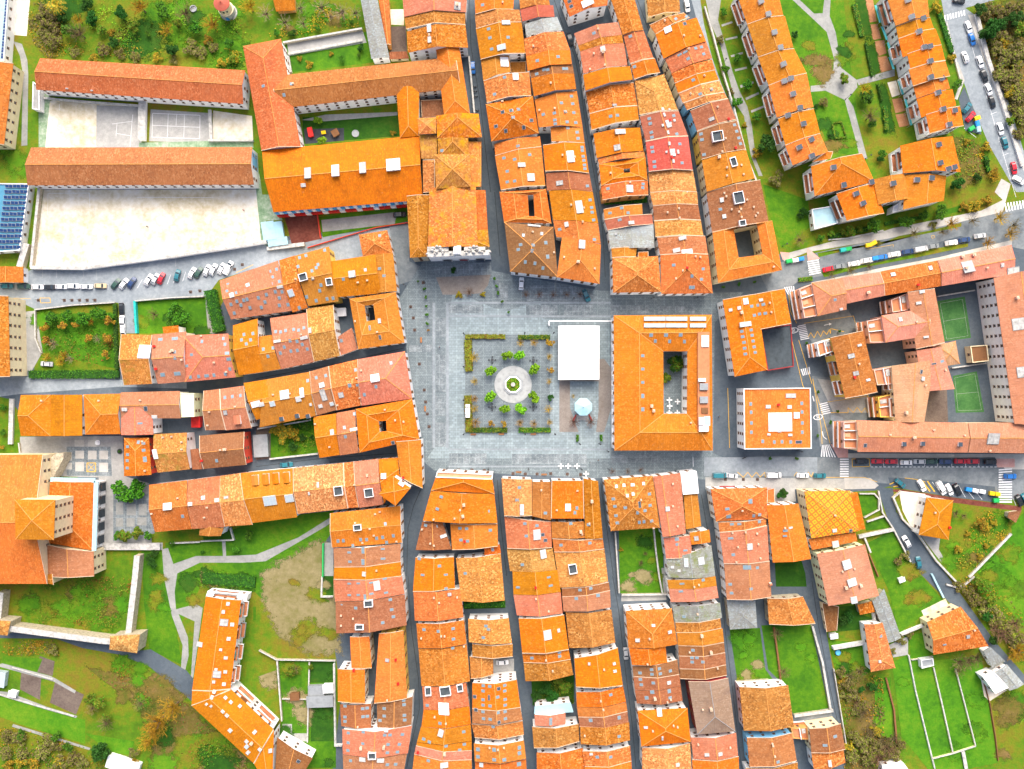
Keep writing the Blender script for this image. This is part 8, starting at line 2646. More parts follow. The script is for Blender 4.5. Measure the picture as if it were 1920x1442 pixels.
# benches
def bench(px, py, a, lab):
    p = W(*P(px, py)); root = empty('bench', (p.x, p.y, gz(p.x, p.y)), R(a))
    s_ = MB()
    for y in (-.18, 0, .18): s_.box((0, y, .42), 1.9, .14, .05)
    s_.build('seat', M['bench'], root); b = MB()
    for z in (.6, .78): b.box((0, .28, z), 1.9, .04, .12)
    b.build('backrest', M['bench'], root)
    for x in (-.8, .8): l = MB(); l.box((x, 0, 0), .08, .45, .42); l.build('leg', M['dark'], root)
    tag(root, lab, 'bench', 'benches on the plaza')
tile(1, 2)
bench(1240, -330, 90, 'orange wooden bench beside the salmon corner house'); bench(1270, 185, 90, 'orange wooden bench beside the court house, below the tree grates'); bench(1630, 378, 0, 'wooden bench below the rusty kiosk bed'); bench(1840, 375, 0, 'wooden bench below the foot bed of the garden square, near the curving lane')
tile(2, 2)
bench(160, 376, 0, 'wooden bench below the foot bed of the garden square, near the bandstand'); bench(50, 660, 0, 'dark red bench among tree grates before the pale mottled house'); bench(240, 678, 0, 'bench among tree grates before the orange cafe house')
# tree grates
def grate(px, py, lab, sz=22):
    p = W(*P(px, py)); b = MB(); s_ = sz / 4 * S
    b.prism([(-s_ / 2, -s_ / 2), (s_ / 2, -s_ / 2), (s_ / 2, s_ / 2), (-s_ / 2, s_ / 2)], 0, .03, 0)
    for i in range(-2, 3): b.bar((i * s_ / 6, -s_ / 2, .03), (i * s_ / 6, s_ / 2, .03), .06, .015, 1)
    b.lathe((0, 0, .03), [(.12, 0), (.1, 1.6), (.02, 2.4)], 6, 2)
    o = b.build('tree_grate', [M['tree_pit'], M['dark'], M['bark']]); o.location = (p.x, p.y, gz(p.x, p.y)); tag(o, lab, 'tree grate', 'tree grates of the plaza')
for t_, l_ in [((1, 1), [(1160, 862), (1180, 945), (1190, 1035), (1225, 1290), (1255, 680)]), ((1, 2), [(1262, 45), (1272, 135), (1285, 225), (1298, 320), (1520, 645), (1620, 645), (1712, 648)]), ((2, 2), [(8, 672), (100, 675), (188, 675), (290, 672), (415, 676), (515, 680), (1600, 715), (1735, 715), (1840, 715)]), ((0, 1), [(288, 812), (483, 812), (540, 812), (598, 812), (655, 812), (712, 812), (1430, 750), (1500, 742), (1760, 580), (1818, 545)])]:
    tile(*t_)
    nm = {(1, 1): 'brown tree grate on the plaza above the salmon corner house', (1, 2): 'brown tree grate on the plaza near the clock tower houses', (2, 2): 'brown tree grate at the foot of the plaza and avenue', (0, 1): 'dark square tree grate on school street'}[t_]
    for i, (x, y) in enumerate(l_): grate(x, y, '%s, %s from the %s' % (nm, ORD[i + 1], {(1, 1): 'school lane', (1, 2): 'salmon house', (2, 2): 'curving lane', (0, 1): 'cream house'}[t_]))
# street lamps
def lamp(px, py, lab, h=5.0):
    p = W(*P(px, py)); root = empty('street_lamp', (p.x, p.y, gz(p.x, p.y)))
    b = MB(); b.lathe((0, 0, 0), [(.16, 0), (.14, .5), (.06, .6), (.05, h)], 8); b.build('post', M['dark'], root)
    l = MB(); l.lathe((0, 0, h), [(.12, 0), (.26, .45), (.3, .5), (.06, .72)], 8); l.build('lantern', M['dark'], root)
    tag(root, lab, 'street lamp', 'street lamps')
LP = [((2, 2), 98, 372, 'dark street lamp at the lower edge of the garden square'), ((2, 2), 320, 372, 'dark street lamp at the bandstand corner of the garden square'), ((2, 2), 712, 500, 'dark street lamp at the lower corner of the town hall'), ((2, 2), 122, 632, 'dark street lamp before the mottled corner house, garden square side'), ((2, 2), 516, 632, 'dark street lamp beside the cafe terrace'), ((2, 2), 718, 634, 'dark street lamp at the third lane corner'), ((2, 2), 1228, 645, 'dark street lamp before the salmon house with the white canopy'), ((2, 2), 504, 445, 'dark street lamp under the inner green planter'), ((2, 2), 652, 445, 'dark street lamp under the outer green planter'), ((2, 1), 95, 1062, 'dark street lamp at the top of the garden square'), ((2, 1), 310, 1060, 'dark street lamp at the marquee corner of the garden square'), ((1, 1), 1562, 1065, 'dark street lamp at the church side corner of the garden square'), ((1, 1), 1562, 1312, 'dark street lamp beside the upper rusty bed'), ((1, 2), 1562, 120, 'dark street lamp beside the kiosk bed'), ((1, 2), 1562, 372, 'dark street lamp at the lower corner of the kiosk bed'), ((1, 2), 1440, 628, 'dark street lamp before the red awning house, lane side'), ((1, 2), 1745, 632, 'dark street lamp before the red awning house, second lane side'), ((1, 1), 1120, 705, 'dark street lamp beside the court house with dormers, upper end'), ((1, 1), 1270, 682, 'dark street lamp near the church front row of bushes'), ((2, 1), 458, 805, 'dark street lamp near the parked teal car on the plaza'), ((2, 1), 1047, 800, 'dark street lamp before the mottled corner house on the plaza'), ((2, 1), 1370, 800, 'dark street lamp before the orange corner house near the outer lane'), ((3, 2), 220, 500, 'dark street lamp below the flat orange block'), ((3, 1), 110, 405, 'white topped street lamp at the avenue corner lawn'), ((3, 0), 580, 745, 'white topped lamp at the paved junction in the park'), ((2, 0), 1580, 480, 'white topped lamp beside the park path lawn'), ((3, 0), 730, 1190, 'white topped lamp at the foot of the park path'), ((3, 0), 1700, 517, 'white topped lamp at the scrub wall of the sloping road')]
for t_, x, y, lab in LP: tile(*t_); lamp(x, y, lab)

# ---------------------------------------------------------------- special pieces
def root_of(px, py):
    hit, idx = shoot(*P(px, py)); return BLD[RFB[idx][0]] if hit is not None else None
def facade_row(B, a_px, b_px, ztop, zs, h, n, fill, mats, name, out=.06):
    """panels on the wall below an eave that runs between two photo points at height ztop"""
    a, d = W(*P(*a_px), ztop), W(*P(*b_px), ztop); t = (d - a).normalized(); L = (d - a).length
    nn = Vector((t.y, -t.x, 0)); mid = (a + d) / 2
    if nn.dot(-mid) < 0: nn = -nn
    c = B['c']
    for i in range(n):
        m = mats[i % len(mats)]
        w = L / n * fill; p = a + t * L * (i + .5) / n - nn * .32
        b = MB(); x = t * w / 2; e = nn * out; u = Vector((0, 0, h))
        q = [p - x, p + x]; z = zs
        f = lambda v, zz: Vector((v.x - c.x, v.y - c.y, zz))
        b.face([f(q[0] + e, z), f(q[1] + e, z), f(q[1] + e, z + h), f(q[0] + e, z + h)]); b.face([f(q[0], z + h), f(q[1], z + h), f(q[1] + e, z + h), f(q[0] + e, z + h)])
        b.face([f(q[0], z), f(q[0] + e, z), f(q[0] + e, z + h), f(q[0], z + h)]); b.face([f(q[1] + e, z), f(q[1], z), f(q[1], z + h), f(q[1] + e, z + h)])
        b.build(name, m, B['root'])
tile(0, 0); sh2 = root_of(1200, 1250)
if sh2:
    facade_row(sh2, (1903, 1360), (1895, 1130), 7.8, 1.0, 6.4, 1, .96, [WALL['b']], 'gable_panel', .03)
tile(1, 1)
cv = root_of(400, 60)
if cv:
    facade_row(cv, (130, 152), (1252, 60), 9, 5.0, 3.0, 36, .86, [M['panelblue'], M['white']], 'blue_panel', .5)
    facade_row(cv, (130, 152), (1252, 60), 9, 1.2, 3.2, 26, .9, [M['redpaint'], M['redpaint'], M['white']], 'red_panel', .9)
# church west front: curved gable parapet, cornice, three doors
ch = root_of(1500, 150)
tile(1, 1)
if ch:
    c = ch['c']; a, d = W(*P(1284, 470), 15.2), W(*P(1757, 455), 15.2)
    b = MB(); b.bar(a - c, d - c, 1.3, .5); b.bar(a - c + Vector((0, 0, .5)), d - c + Vector((0, 0, .5)), 1.7, .2)
    for k in range(9): p = lerp(a, d, k / 8) - c + Vector((0, 0, .7)); b.lathe(p, [(.35, 0), (.2, .4), (.4, .8), (.1, 1.3)], 8)
    b.build('cornice', M['stone'], ch['root'])
    for px in (1365, 1640):
        s_ = MB(); p = W(*P(px, 432), 15.6) - c
        for k in range(7): an = k * .9; s_.lathe(p + Vector((math.cos(an) * 1.9 * (k / 6 + .4), math.sin(an) * .9, 0)), [(.55, 0), (.6, .6), (.3, 1.1), (.1, 1.3)], 7)
        s_.bar(p + Vector((-3.5, 0, -.2)), p + Vector((3.5, 0, -.2)), 1.8, .5)
        s_.build('carved_scroll', M['stone'], ch['root'])
    s_ = MB(); p = W(*P(1510, 438), 16) - c; s_.box(p, 2.5, 2.8, 1.0); s_.box(p + Vector((0, 0, 1.0)), 2.0, 2.3, .3); s_.build('bell_gable', M['white'], ch['root'])
    fa, fb = W(*P(1284, 505), 0), W(*P(1757, 492), 0)
    fw = MB(); q0, q1 = W(*P(1284, 476), 15.2) - c, W(*P(1757, 462), 15.2) - c
    fw.face([Vector((q0.x, q0.y, 0)), Vector((q1.x, q1.y, 0)), q1, q0]); fw.face([q0, q1, q1 + Vector((0, 1.2, 0)), q0 + Vector((0, 1.2, 0))])
    fw.build('front_wall', WALL['w'], ch['root'])
    for k, (u, m) in enumerate(((.28, M['dark']), (.55, M['door_red']), (.82, M['dark'])) if 'door_red' in M else ((.28, M['dark']), (.55, WALL['k']), (.82, M['dark']))):
        p = lerp(q0, q1, u); dr = MB(); n_ = 10; w_ = 1.5; hh = 3.2
        prof = [(-w_, 0), (w_, 0), (w_, hh)] + [(w_ * math.cos(math.pi * j / n_), hh + w_ * math.sin(math.pi * j / n_)) for j in range(1, n_ + 1)]
        dr.face([(p.x + x, p.y - .08, z) for x, z in prof], 0)
        for (x0, z0), (x1, z1) in zip(prof[1:], prof[2:]): dr.bar((p.x + x0, p.y - .12, z0), (p.x + x1, p.y - .12, z1), .25, .3, 1)
        dr.build('door', [m, M['stone']], ch['root'])
    b = MB(); tx = W(*P(1470, 1625 - 1440), 0)
# hill church: gutter; arcade and belfry openings, their shade painted as flat dark faces
tile(0, 2)
hc = root_of(600, 800)
if hc:
    c = hc['c']; a, d = W(*P(718, 728), 9), W(*P(702, 1250), 9)
    for i in range(5):
        p = lerp(a, d, (i + .55) / 5.2); t = (d - a).normalized(); n_ = 10; w_ = 1.6; hh = 4.3; x0 = p.x - .28 + .06
        prof = [(-w_, .3), (w_, .3), (w_, hh)] + [(w_ * math.cos(math.pi * j / n_), hh + w_ * math.sin(math.pi * j / n_)) for j in range(1, n_ + 1)]
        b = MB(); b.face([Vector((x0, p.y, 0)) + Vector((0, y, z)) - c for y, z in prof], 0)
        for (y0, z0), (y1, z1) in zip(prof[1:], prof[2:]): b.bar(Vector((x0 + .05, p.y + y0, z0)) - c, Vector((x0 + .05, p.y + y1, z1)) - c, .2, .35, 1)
        b.build('arch', [M['asphalt_and_shade'], M['stone']], hc['root'])
    g = MB(); g.bar(a - c + Vector((.25, 0, .05)), d - c + Vector((.25, 0, .05)), 1.5, .25); e = W(*P(380, 722), 9); g.bar(a - c + Vector((0, .25, .05)), e - c + Vector((0, .25, .05)), 1.5, .25); g.build('gutter', M['cyan'], hc['root'])
    bt = MB(); q = [W(*P(x, y), 6) for x, y in ((318, 690), (370, 560), (420, 520), (475, 520), (475, 560), (400, 700))]; bt.prism([p - c for p in q], 0, 6); bt.build('buttress', WALL['s'], hc['root'])
    for yy in (968, 1038):
        p = W(*P(412, yy), 18); o = MB(); prof = [(-.7, 0), (.7, 0), (.7, 1.6)] + [(.7 * math.cos(math.pi * j / 8), 1.6 + .7 * math.sin(math.pi * j / 8)) for j in range(1, 9)]
        o.face([Vector((p.x - .24, p.y + y, 17.2 + z)) - c for y, z in prof]); o.build('belfry_opening', M['asphalt_and_shade'], hc['root'])
# dovecote
tile(0, 0)
def dovecote():
    c = W(*P(1716, 95)); root = empty('dovecote', (c.x, c.y, 0))
    b = MB(); b.lathe((0, 0, 0), [(3.0, 0), (2.9, .3), (2.6, .35), (2.45, 3.2)], 24, ms=[0, 0, 0]); b.build('wall', M['stone'], root)
    m = MB(); m.lathe((0, 0, 3.2), [(2.5, 0), (2.7, .1), (2.7, .3), (2.3, .4), (2.15, 5.0)], 24); m.build('drum', WALL['c'], root)
    r = MB(); r.lathe((0, 0, 8.1), [(2.2, 0), (2.75, .1), (2.7, .25), (1.6, .7), (.9, .95), (.3, 1.3), (.05, 1.9)], 24); r.build('roof', ROOF['R'], root)
    d = MB(); d.box((0, -2.68, .1), 1.0, .2, 2.0); d.build('door', M['bluepaint'], root)
    for an in (-60, -120, -90):
        w = MB(); w.box((2.36 * math.cos(R(an)), 2.36 * math.sin(R(an)), 5.5), .6, .2, .8, rz=R(an + 90)); w.build('window', M['glass'], root)
    tag(root, 'round two-stage dovecote tower with a red conical cap in the convent park', 'dovecote')
dovecote()
# solar panels on the blue roof and dark cells on the greenhouse
so = root_of(100, 1500); gh = root_of(20, 200)
if so:
    for r_ in range(12):
        for k in range(3):
            y = 1398 + r_ * 41.5; x = 188 - r_ * 5.2 - k * 58
            if x < 8: continue
            hit, idx = shoot(*P(x, y))
            if hit is None or RFB[idx][0] != BLD.index(so): continue
            me = PART_ME.setdefault('sol', panel_mesh('solar_panel', 2.6, 1.15, .06, M['metal'], M['cell'], (1, 0), .04))
            inst('solar_panel', me, so['root'], Matrix.Translation(hit - so['c'] + Vector((0, 0, .45))) @ Matrix.Rotation(R(-4), 4, 'Z') @ Matrix.Rotation(R(14), 4, 'X'))
if gh:
    for r_ in range(10):
        hit, idx = shoot(*P(52 - r_ * 3.6, 15 + r_ * 45))
        if hit is None or RFB[idx][0] != BLD.index(gh): continue
        me = PART_ME.setdefault('cell2', panel_mesh('solar_panel', 1.1, 1.8, .06, M['metal'], M['cell'], (0, 1), .04))
        inst('solar_panel', me, gh['root'], Matrix.Translation(hit - gh['c'] + Vector((0, 0, .1))) @ Matrix.Rotation(R(-5), 4, 'Z'))
# town hall roof pieces
tile(2, 1)
th_ = root_of(900, 1200)
def roof_box(B, x, y, w, h, hh, mk, name, lift=-.6, rz=0):
    hit, idx = shoot(*P(x, y))
    if hit is None: return
    sc = S * (HC - hit.z) / HC / TO.k
    b = MB(); b.box((0, 0, 0), w * sc, h * sc, hh - lift, 0); me = b.mesh(name, M.get(mk) or GR.get(mk) or WALL.get(mk))
    inst(name, me, BLD[RFB[idx][0]]['root'], Matrix.Translation(hit - BLD[RFB[idx][0]]['c'] + Vector((0, 0, lift))) @ Matrix.Rotation(R(rz), 4, 'Z'))
if th_:
    roof_box(th_, 1434, 1420, 88, 740, .9, 'terrace', 'roof_terrace', -3)
    for x, y, w, h, hh, mk, nm in [(1442, 1120, 54, 86, 1.6, 'white', 'skylight_box'), (1432, 1460, 60, 50, 1.8, 'metal', 'air_conditioner'), (1432, 1558, 60, 50, 1.8, 'metal', 'air_conditioner'), (1440, 1638, 50, 44, 1.5, 'brownwood', 'air_conditioner'), (1414, 1718, 38, 60, 1.7, 'white', 'plant_box'), (1456, 1716, 46, 70, 1.6, 'cyan', 'plant_box'), (1432, 1774, 70, 44, 1.4, 'white', 'plant_box'), (1420, 1410, 54, 26, 1.5, 'white', 'plant_box')]:
        roof_box(th_, x, y, w, h, hh, mk, nm)
    for yy in (952, 1002):
        for x, w in ((1068, 160), (1232, 158), (1392, 120)):
            roof_box(th_, x, yy, w, 30, .9, 'paleglass', 'glass_panel')
    for y in range(1000, 1900, 72):
        p = W(*P(752, y), 8); b = MB(); b.box((p.x - th_['c'].x + .55, p.y - th_['c'].y, 5.0), .9, 1.7, .18); b.build('balcony', M['white'], th_['root'])
tile(2, 1); tree('dark', 1222, 1290, 60, 'in the town hall court', 'the court', 1222, 1290)
t_ = TREES[-1][2]; t_['label'] = 'dark leafy tree filling the upper end of the town hall court'; t_['category'] = 'tree'
# flat orange block roof boxes are placed by the hatch list; awnings and odd pieces
def awning(c_, r_, s, z, mk, lab, name='awning'):
    tile(c_, r_); q = [W(*p, z) for p in pts(s)]; c = sum(q, Vector()) / len(q); c.z = 0
    root = empty(name, c)
    b = MB(); b.prism([p - c for p in q], z - .06, z); b.build('canvas', M.get(mk) or WALL.get(mk), root)
    l = MB()
    for p in q[:2]: l.tube((p.x - c.x, p.y - c.y, 0), (p.x - c.x, p.y - c.y, z - .06), .05, .05, 6)
    l.build('post', M['metal'], root)
    tag(root, lab, 'awning', None)
awning(2, 2, '1555,765 1672,765 1675,782 1558,784', 3.0, 'k', 'dark red shop awning at the head of the avenue corner houses')
awning(2, 2, '300,716 440,712 442,740 298,740', 3.2, 'redpaint', 'red shop awning on the plaza before the orange cafe house')
awning(1, 2, '1362,652 1776,672 1777,684 1360,664', 8.2, 'redpaint', 'long red and white striped awning facing the plaza foot')
awning(1, 2, '2,2 4,2 4,4 2,4', 3, 'white', 'x') if False else None
# people
def person(px, py, a, top, legs, lab, s=1.0):
    p = W(*P(px, py)); me = bpy.data.meshes.new('person_skeleton')
    V = [(0, 0, .95), (0, 0, 1.2), (0, 0, 1.42), (0, .02, 1.55), (0, .03, 1.72), (.12, 0, .92), (.14, .10, .5), (.15, .02, .06), (-.12, 0, .92), (-.14, -.10, .5), (-.15, -.2, .08), (.2, 0, 1.4), (.27, -.06, 1.12), (.25, .12, .88), (-.2, 0, 1.4), (-.27, .06, 1.12), (-.25, .18, .92), (.16, .16, .03), (-.16, -.06, .03), (.25, .2, .8), (-.25, .26, .85)]
    E = [(0, 1), (1, 2), (2, 3), (3, 4), (0, 5), (5, 6), (6, 7), (0, 8), (8, 9), (9, 10), (2, 11), (11, 12), (12, 13), (2, 14), (14, 15), (15, 16), (7, 17), (10, 18), (13, 19), (16, 20)]
    rad = [.15, .14, .15, .06, .11, .10, .065, .045, .10, .065, .045, .07, .045, .035, .07, .045, .035, .04, .04, .03, .03]
    me.from_pydata(V, E, []); o = bpy.data.objects.new('person', me); COL.objects.link(o)
    m = o.modifiers.new('skin', 'SKIN'); sv = me.skin_vertices[0].data
    for i, r in enumerate(rad): sv[i].radius = (r, r); sv[i].use_root = (i == 0)
    o.modifiers.new('sub', 'SUBSURF').levels = 1
    dg = bpy.context.evaluated_depsgraph_get(); ev = o.evaluated_get(dg); m2 = bpy.data.meshes.new_from_object(ev)
    o.modifiers.clear(); o.data = m2
    m2.materials.clear()
    for mm in (top, legs, M['skin'], M['dark']): m2.materials.append(mm)
    for f in m2.polygons:
        z = f.center.z; x = abs(f.center.x)
        f.material_index = 3 if z < .1 else (1 if z < .95 and x < .22 else (2 if z > 1.48 or (z < .9 and x >= .2) else 0)); f.use_smooth = True
    o.location = (p.x, p.y, gz(p.x, p.y)); o.rotation_euler = (0, 0, R(a)); o.scale = (s, s, s)
    h = MB(); h.lathe((0, .02, 1.70), [(.125, -.04), (.125, .06), (.08, .13), (.02, .15)], 10); ho = h.build('hair', M['brownwood'], o, smooth=True)
    tag(o, lab, 'person')
tile(0, 1); person(1112, 262, 40, M['dark'], M['dark'], 'person in dark clothes walking alone across the big white court'); person(1832, 140, 10, M['redpaint'], M['dark'], 'person in a red top on the big court near the convent')
tile(2, 2); person(1548, 244, 60, M['dark'], M['bluepaint'], 'person in dark jacket crossing the street beside the town hall')
person(645, 570, 10, M['dark'], M['dark'], 'person in dark clothes at the paved circle below the bandstand')
tile(1, 1); person(1378, 1165, 100, M['dark'], M['bluepaint'], 'person walking on the plaza west of the garden square')
# small sheds, goal frames, odd things
def small(name, cat, c_, r_, x, y, w, h, hh, mk, lab, rz=0, roofk=None):
    tile(c_, r_); p = W(*P(x, y)); root = empty(name, (p.x, p.y, gz(p.x, p.y)), R(rz)); ww, hw = w / 4 * S, h / 4 * S
    b = MB(); b.box((0, 0, 0), ww, hw, hh); b.build('body', M.get(mk) or WALL.get(mk), root)
    t = MB(); e = .18; q = [(-ww / 2 - e, -hw / 2 - e), (ww / 2 + e, -hw / 2 - e), (ww / 2 + e, hw / 2 + e), (-ww / 2 - e, hw / 2 + e)]
    t.face([(*q[0], hh), (*q[1], hh), (*q[2], hh + .35), (*q[3], hh + .35)]); t.face([(*q[3], hh + .35), (*q[0], hh), (*q[0], hh - .12), (*q[3], hh + .23)]); t.face([(*q[0], hh), (*q[1], hh), (*q[1], hh - .12), (*q[0], hh - .12)][::-1]); t.face([(*q[1], hh), (*q[2], hh + .35), (*q[2], hh + .23), (*q[1], hh - .12)]); t.face([(*q[2], hh + .35), (*q[3], hh + .35), (*q[3], hh + .23), (*q[2], hh + .23)])
    t.build('roof', M.get(roofk or mk) or ROOF.get(roofk) or WALL.get(roofk), root); tag(root, lab, cat)
small('shed', 'shed', 1, 1, 108, 300, 86, 130, 2.6, 'cyan', 'pale blue sheet roofed shed beside the big court, larger half', 8)
small('shed', 'shed', 1, 1, 180, 290, 62, 110, 2.5, 'cyan2', 'pale blue sheet roofed shed against the paved roof yard', 8)
small('shed', 'shed', 1, 1, 175, 380, 140, 50, 2.2, 'cyan', 'low pale blue shed in front of the two taller blue ones', 8)
small('greenhouse', 'greenhouse', 0, 3, 22, 760, 80, 110, 2.4, 'paleglass', 'small glass greenhouse on the allotments', -8)
small('shed', 'shed', 0, 3, 115, 872, 54, 40, 2.0, 'white', 'tiny white shed beside the allotment kerb', -15)
small('shed', 'shed', 0, 3, 1090, 1040, 150, 60, 2.4, 'O', 'orange roofed shed hidden among golden trees', -20, 'O') if False else None
small('shed', 'shed', 0, 3, 945, 1400, 240, 90, 2.8, 'white', 'white roofed shed at the bottom of the allotments', -18)
small('shed', 'shed', 1, 3, 300, 892, 62, 50, 2.0, 'brownwood', 'small brown shed halfway down the vegetable plots', 4)
small('shed', 'shed', 1, 3, 490, 925, 190, 80, 2.4, 'metal', 'grey patched shed at the middle of the vegetable plots', 2)
small('shed', 'shed', 1, 3, 550, 830, 70, 60, 2.3, 'white', 'white shed against the lane houses by the vegetable plots', 2)
small('shed', 'shed', 1, 3, 460, 845, 110, 70, 2.1, 'metal', 'grey sheet roofed shed beside the white one at the plots', 2)
small('shed', 'shed', 1, 2, 50, 460, 100, 160, 2.6, 'metal', 'dark corrugated shed in the shady walled garden', 3)
small('gazebo', 'gazebo', 1, 1, 650, 905, 64, 54, 2.6, 'white', 'white gazebo roof in the narrow back court', 4)
small('hut', 'hut', 3, 3, 990, 22, 40, 30, 1.6, 'white', 'small white hut on the lawn beside the country lane', 20)
small('hut', 'hut', 3, 3, 480, 440, 50, 34, 2.2, 'white', 'white box shed at the end of the narrow brown lean-to', 8)
small('rubble_heap', 'rubble', 2, 0, 1120, 110, 10, 10, .6, 'stone', 'x') if False else None
small('playhouse', 'playhouse', 1, 0, 415, 1000, 30, 60, 1.8, 'redpaint', 'red playhouse tower on the dark playground', 10)
small('playhouse', 'playhouse', 1, 0, 510, 998, 26, 16, .8, 'yellowpaint', 'little yellow play table on the dark playground', 10)
small('swing_frame', 'swing', 1, 0, 600, 1005, 44, 40, 1.6, 'brownwood', 'wooden swing frame on the dark playground', 30)
small('terrace_awning', 'awning', 0, 2, 1490, 270, 60, 100, 3.0, 'redpaint', 'dark red awning at the side of the salmon west house', 0)
tile(1, 0)
p = W(*P(747, 1003)); b = MB(); b.lathe((0, 0, 0), [(1.25, 0), (1.25, .5), (1.05, .5), (1.05, .35)], 20); o = b.build('well', M['fstone']); o.location = (p.x, p.y, gz(p.x, p.y)); tag(o, 'round grey stone well on the cloister lawn', 'well')
tile(0, 0)
p = W(*P(1452, 68)); b = MB(); b.lathe((0, 0, 0), [(1.2, 0), (1.2, .6), (.95, .6), (.95, .2)], 20); o = b.build('well', M['fstone']); o.location = (p.x, p.y, 0); tag(o, 'round grey stone well near the dovecote', 'well')
tile(0, 2)
for i, (x, y) in enumerate([(735, 440), (900, 505)]):
    p = W(*P(x, y)); b = MB(); b.lathe((0, 0, 0), [(.9, 0), (.9, .45), (.7, .5)], 14, 0); b.lathe((0, 0, .5), [(.6, 0), (.5, .3), (.1, .5)], 10, 1); o = b.build('planter', [M['white'] if i == 0 else M['dark'], L_['dark'] if i else M['white']]); o.location = (p.x, p.y, gz(p.x, p.y)); tag(o, ['round white planter in the paved church yard', 'round dark planter in the paved church yard'][i], 'planter')
marking(pline([(652, 592), (718, 592), (718, 658), (652, 658), (652, 592)], 1.2, 'y') + pline([(655, 595), (715, 655)], .8, 'y') + pline([(715, 595), (655, 655)], .8, 'y'), 'y')
# paving slabs of the church yard
for (x0, y0, x1, y1) in [(565, 500, 630, 560), (660, 500, 725, 565), (745, 500, 810, 565), (480, 510, 540, 575), (565, 585, 630, 655), (745, 590, 810, 660), (480, 590, 540, 640), (870, 890, 925, 980), (950, 900, 1020, 985), (1040, 900, 1100, 985), (870, 1005, 925, 1070), (950, 1005, 1010, 1070), (1030, 1000, 1100, 1060), (660, 420, 725, 470), (560, 420, 630, 470)]:
    sheet('paving', [P(x0, y0), P(x1, y0), P(x1, y1), P(x0, y1)], GR['walk'] if x0 < 830 else GR['path'])
# pool and garden bits
for c_, r_, x, y, rr, lab in [(3, 3, 522, 572, 20, 'round blue paddling pool on the lawn by the white bridging wall')]:
    tile(c_, r_); p = W(*P(x, y)); b = MB(); q = rr / 4 * S; b.lathe((0, 0, 0), [(q, 0), (q, .6), (q * .93, .6), (q * .93, .45)], 20, ms=[0, 0, 0, 1][:3] + [1]); b.m[-1] = 1; o = b.build('paddling_pool', [M['bluepaint'], M['water']]); o.location = (p.x, p.y, gz(p.x, p.y)); tag(o, lab, 'paddling pool')

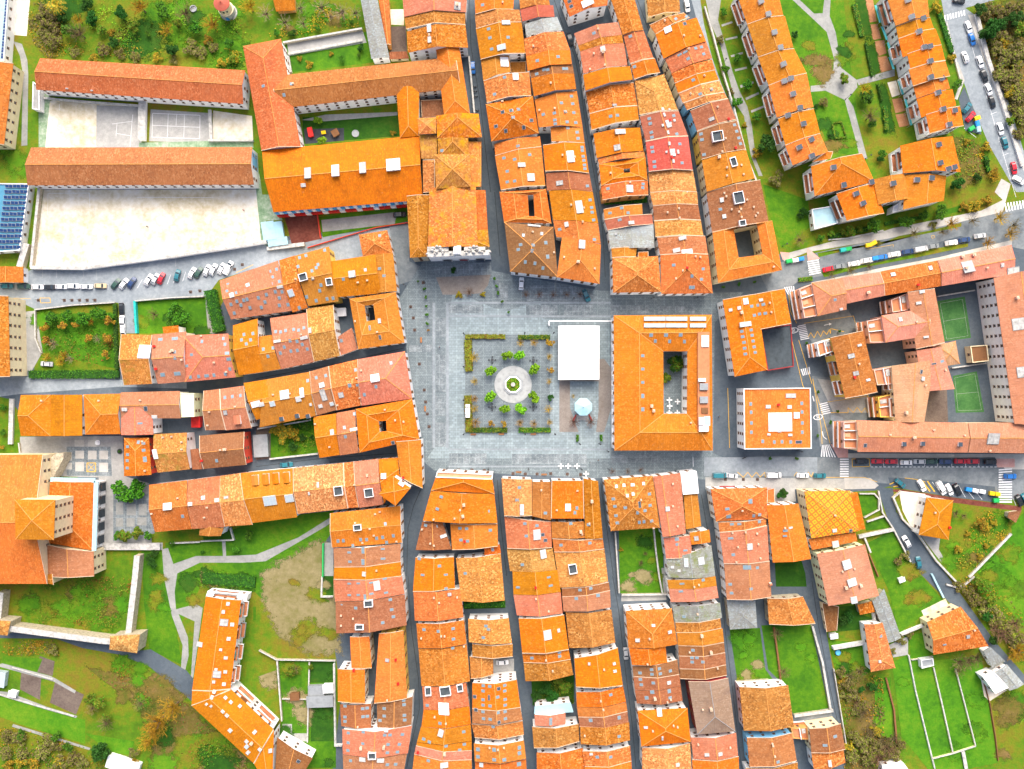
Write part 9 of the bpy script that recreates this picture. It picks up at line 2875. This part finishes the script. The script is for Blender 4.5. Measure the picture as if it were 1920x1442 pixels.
# balconies of the row houses and flats: slabs with rails and brown panels on the walls that look towards the square
for B in BLD:
    if B['name'] not in ('row_house', 'apartment_block'): continue
    c = B['c']; cnt = 0
    for b in B['blocks']:
        if b.type == 'f': continue
        wq = inset(b.q, .32)
        for i in range(4):
            a, d = wq[i], wq[(i + 1) % 4]; t = d - a; L = t.length; t /= L; nn = Vector((t.y, -t.x, 0)); m = (a + d) / 2
            if nn.dot(-Vector((m.x, m.y, 0)).normalized()) < .55 or L < 5: continue
            pr = m + nn * 1.2
            if any(o is not b and o.z > 5 and inpoly(pr.x, pr.y, o.q) for B2 in BLD for o in B2['blocks']): continue
            if L > 34: continue
            k = max(1, int(L / 6.5)); rnd = random.Random(int(m.x * 3 + m.y))
            for fl in (1, 2):
                zz = b.z - 2.75 * fl
                for s_ in range(k):
                    p = a + t * (L * (s_ + .5) / k) - c; p.z = 0; w = L / k * .68; out = 1.0 + .7 * (fl - 1)
                    g = MB(); u = Vector((0, 0, zz)); x = t * w / 2
                    g.bar(p - x + u + nn * out / 2, p + x + u + nn * out / 2, out, .16, 0)
                    g.bar(p - x + u + nn * out, p + x + u + nn * out, .1, 1.0, 1)
                    g.bar(p - x + u, p - x + u + nn * out, .1, 1.0, 1); g.bar(p + x + u, p + x + u + nn * out, .1, 1.0, 1)
                    g.build('balcony', [M['terrace'], M['white'] if rnd.random() < .75 else M['metal']], B['root']); cnt += 1
                    if rnd.random() < .5:
                        v = MB(); v.bar(p - x * .6 + u + nn * .12 + Vector((0, 0, .1)), p + x * .2 + u + nn * .12 + Vector((0, 0, .1)), .12, 2.0, 0); v.build('shutter', M['brownwood'] if rnd.random() < .7 else M['teal'], B['root'])
for i, (x0, y0, x1, y1) in enumerate([(798, 40, 835, 170), (848, 200, 885, 300), (892, 320, 920, 420), (905, 430, 935, 520), (975, 610, 1005, 710), (1022, 745, 1045, 835), (1048, 850, 1068, 940)]):
    awning(3, 0, '%d,%d %d,%d %d,%d %d,%d' % (x0, y0, x1, y1, x1 + 16, y1 - 3, x0 + 16, y0 - 3), 3.0, 'turq', 'narrow turquoise awning over the patio of the %s row house down the outer row' % ORD[i + 1])

PAINT['d'] = plain('drain_channel', (.045, .055, .062), .9, .2, 2.0)
for c_, r_, l_ in [(1, 0, ['1600,-20 1612,350 1680,760 1730,1200 1760,1440']), (1, 1, ['1790,0 1815,300 1830,480']), (2, 0, ['310,-20 390,220 470,420 510,620 560,1000 640,1440', '940,0 1060,320 1160,560 1270,850 1330,1100 1400,1440']), (2, 1, ['630,0 680,280 700,640', '1415,40 1460,300 1520,640']), (1, 2, ['0,620 480,560 1040,520', '1240,780 1180,920 1140,1080 1130,1440', '1810,720 1830,1000 1880,1440']), (1, 3, ['1140,0 1165,400 1220,780 1225,1000 1180,1200 1130,1440']), (2, 2, ['665,740 700,1000 760,1440', '1420,830 1460,1060 1550,1440']), (2, 3, ['755,0 800,260 850,700 900,1100 930,1440', '1560,0 1600,420 1660,900 1720,1440']), (1, 1, ['0,1400 600,1290 1110,1170']), (3, 3, ['330,40 380,380 470,860 540,1180'])]:
    tile(c_, r_)
    for q in l_: marking(pline([tuple(map(float, t.split(','))) for t in q.split()], 1.3, 'd'), 'd', 'drain_channel')

tile(3, 1)
for q in ['1290,835 1458,806 1500,1078 1340,1104 1290,835', '1313,970 1480,942', '1400,1395 1550,1362 1600,1635 1425,1640 1400,1395', '1412,1515 1575,1500']: marking(pline([tuple(map(float, t.split(','))) for t in q.split()], .3, 'g'), 'g')
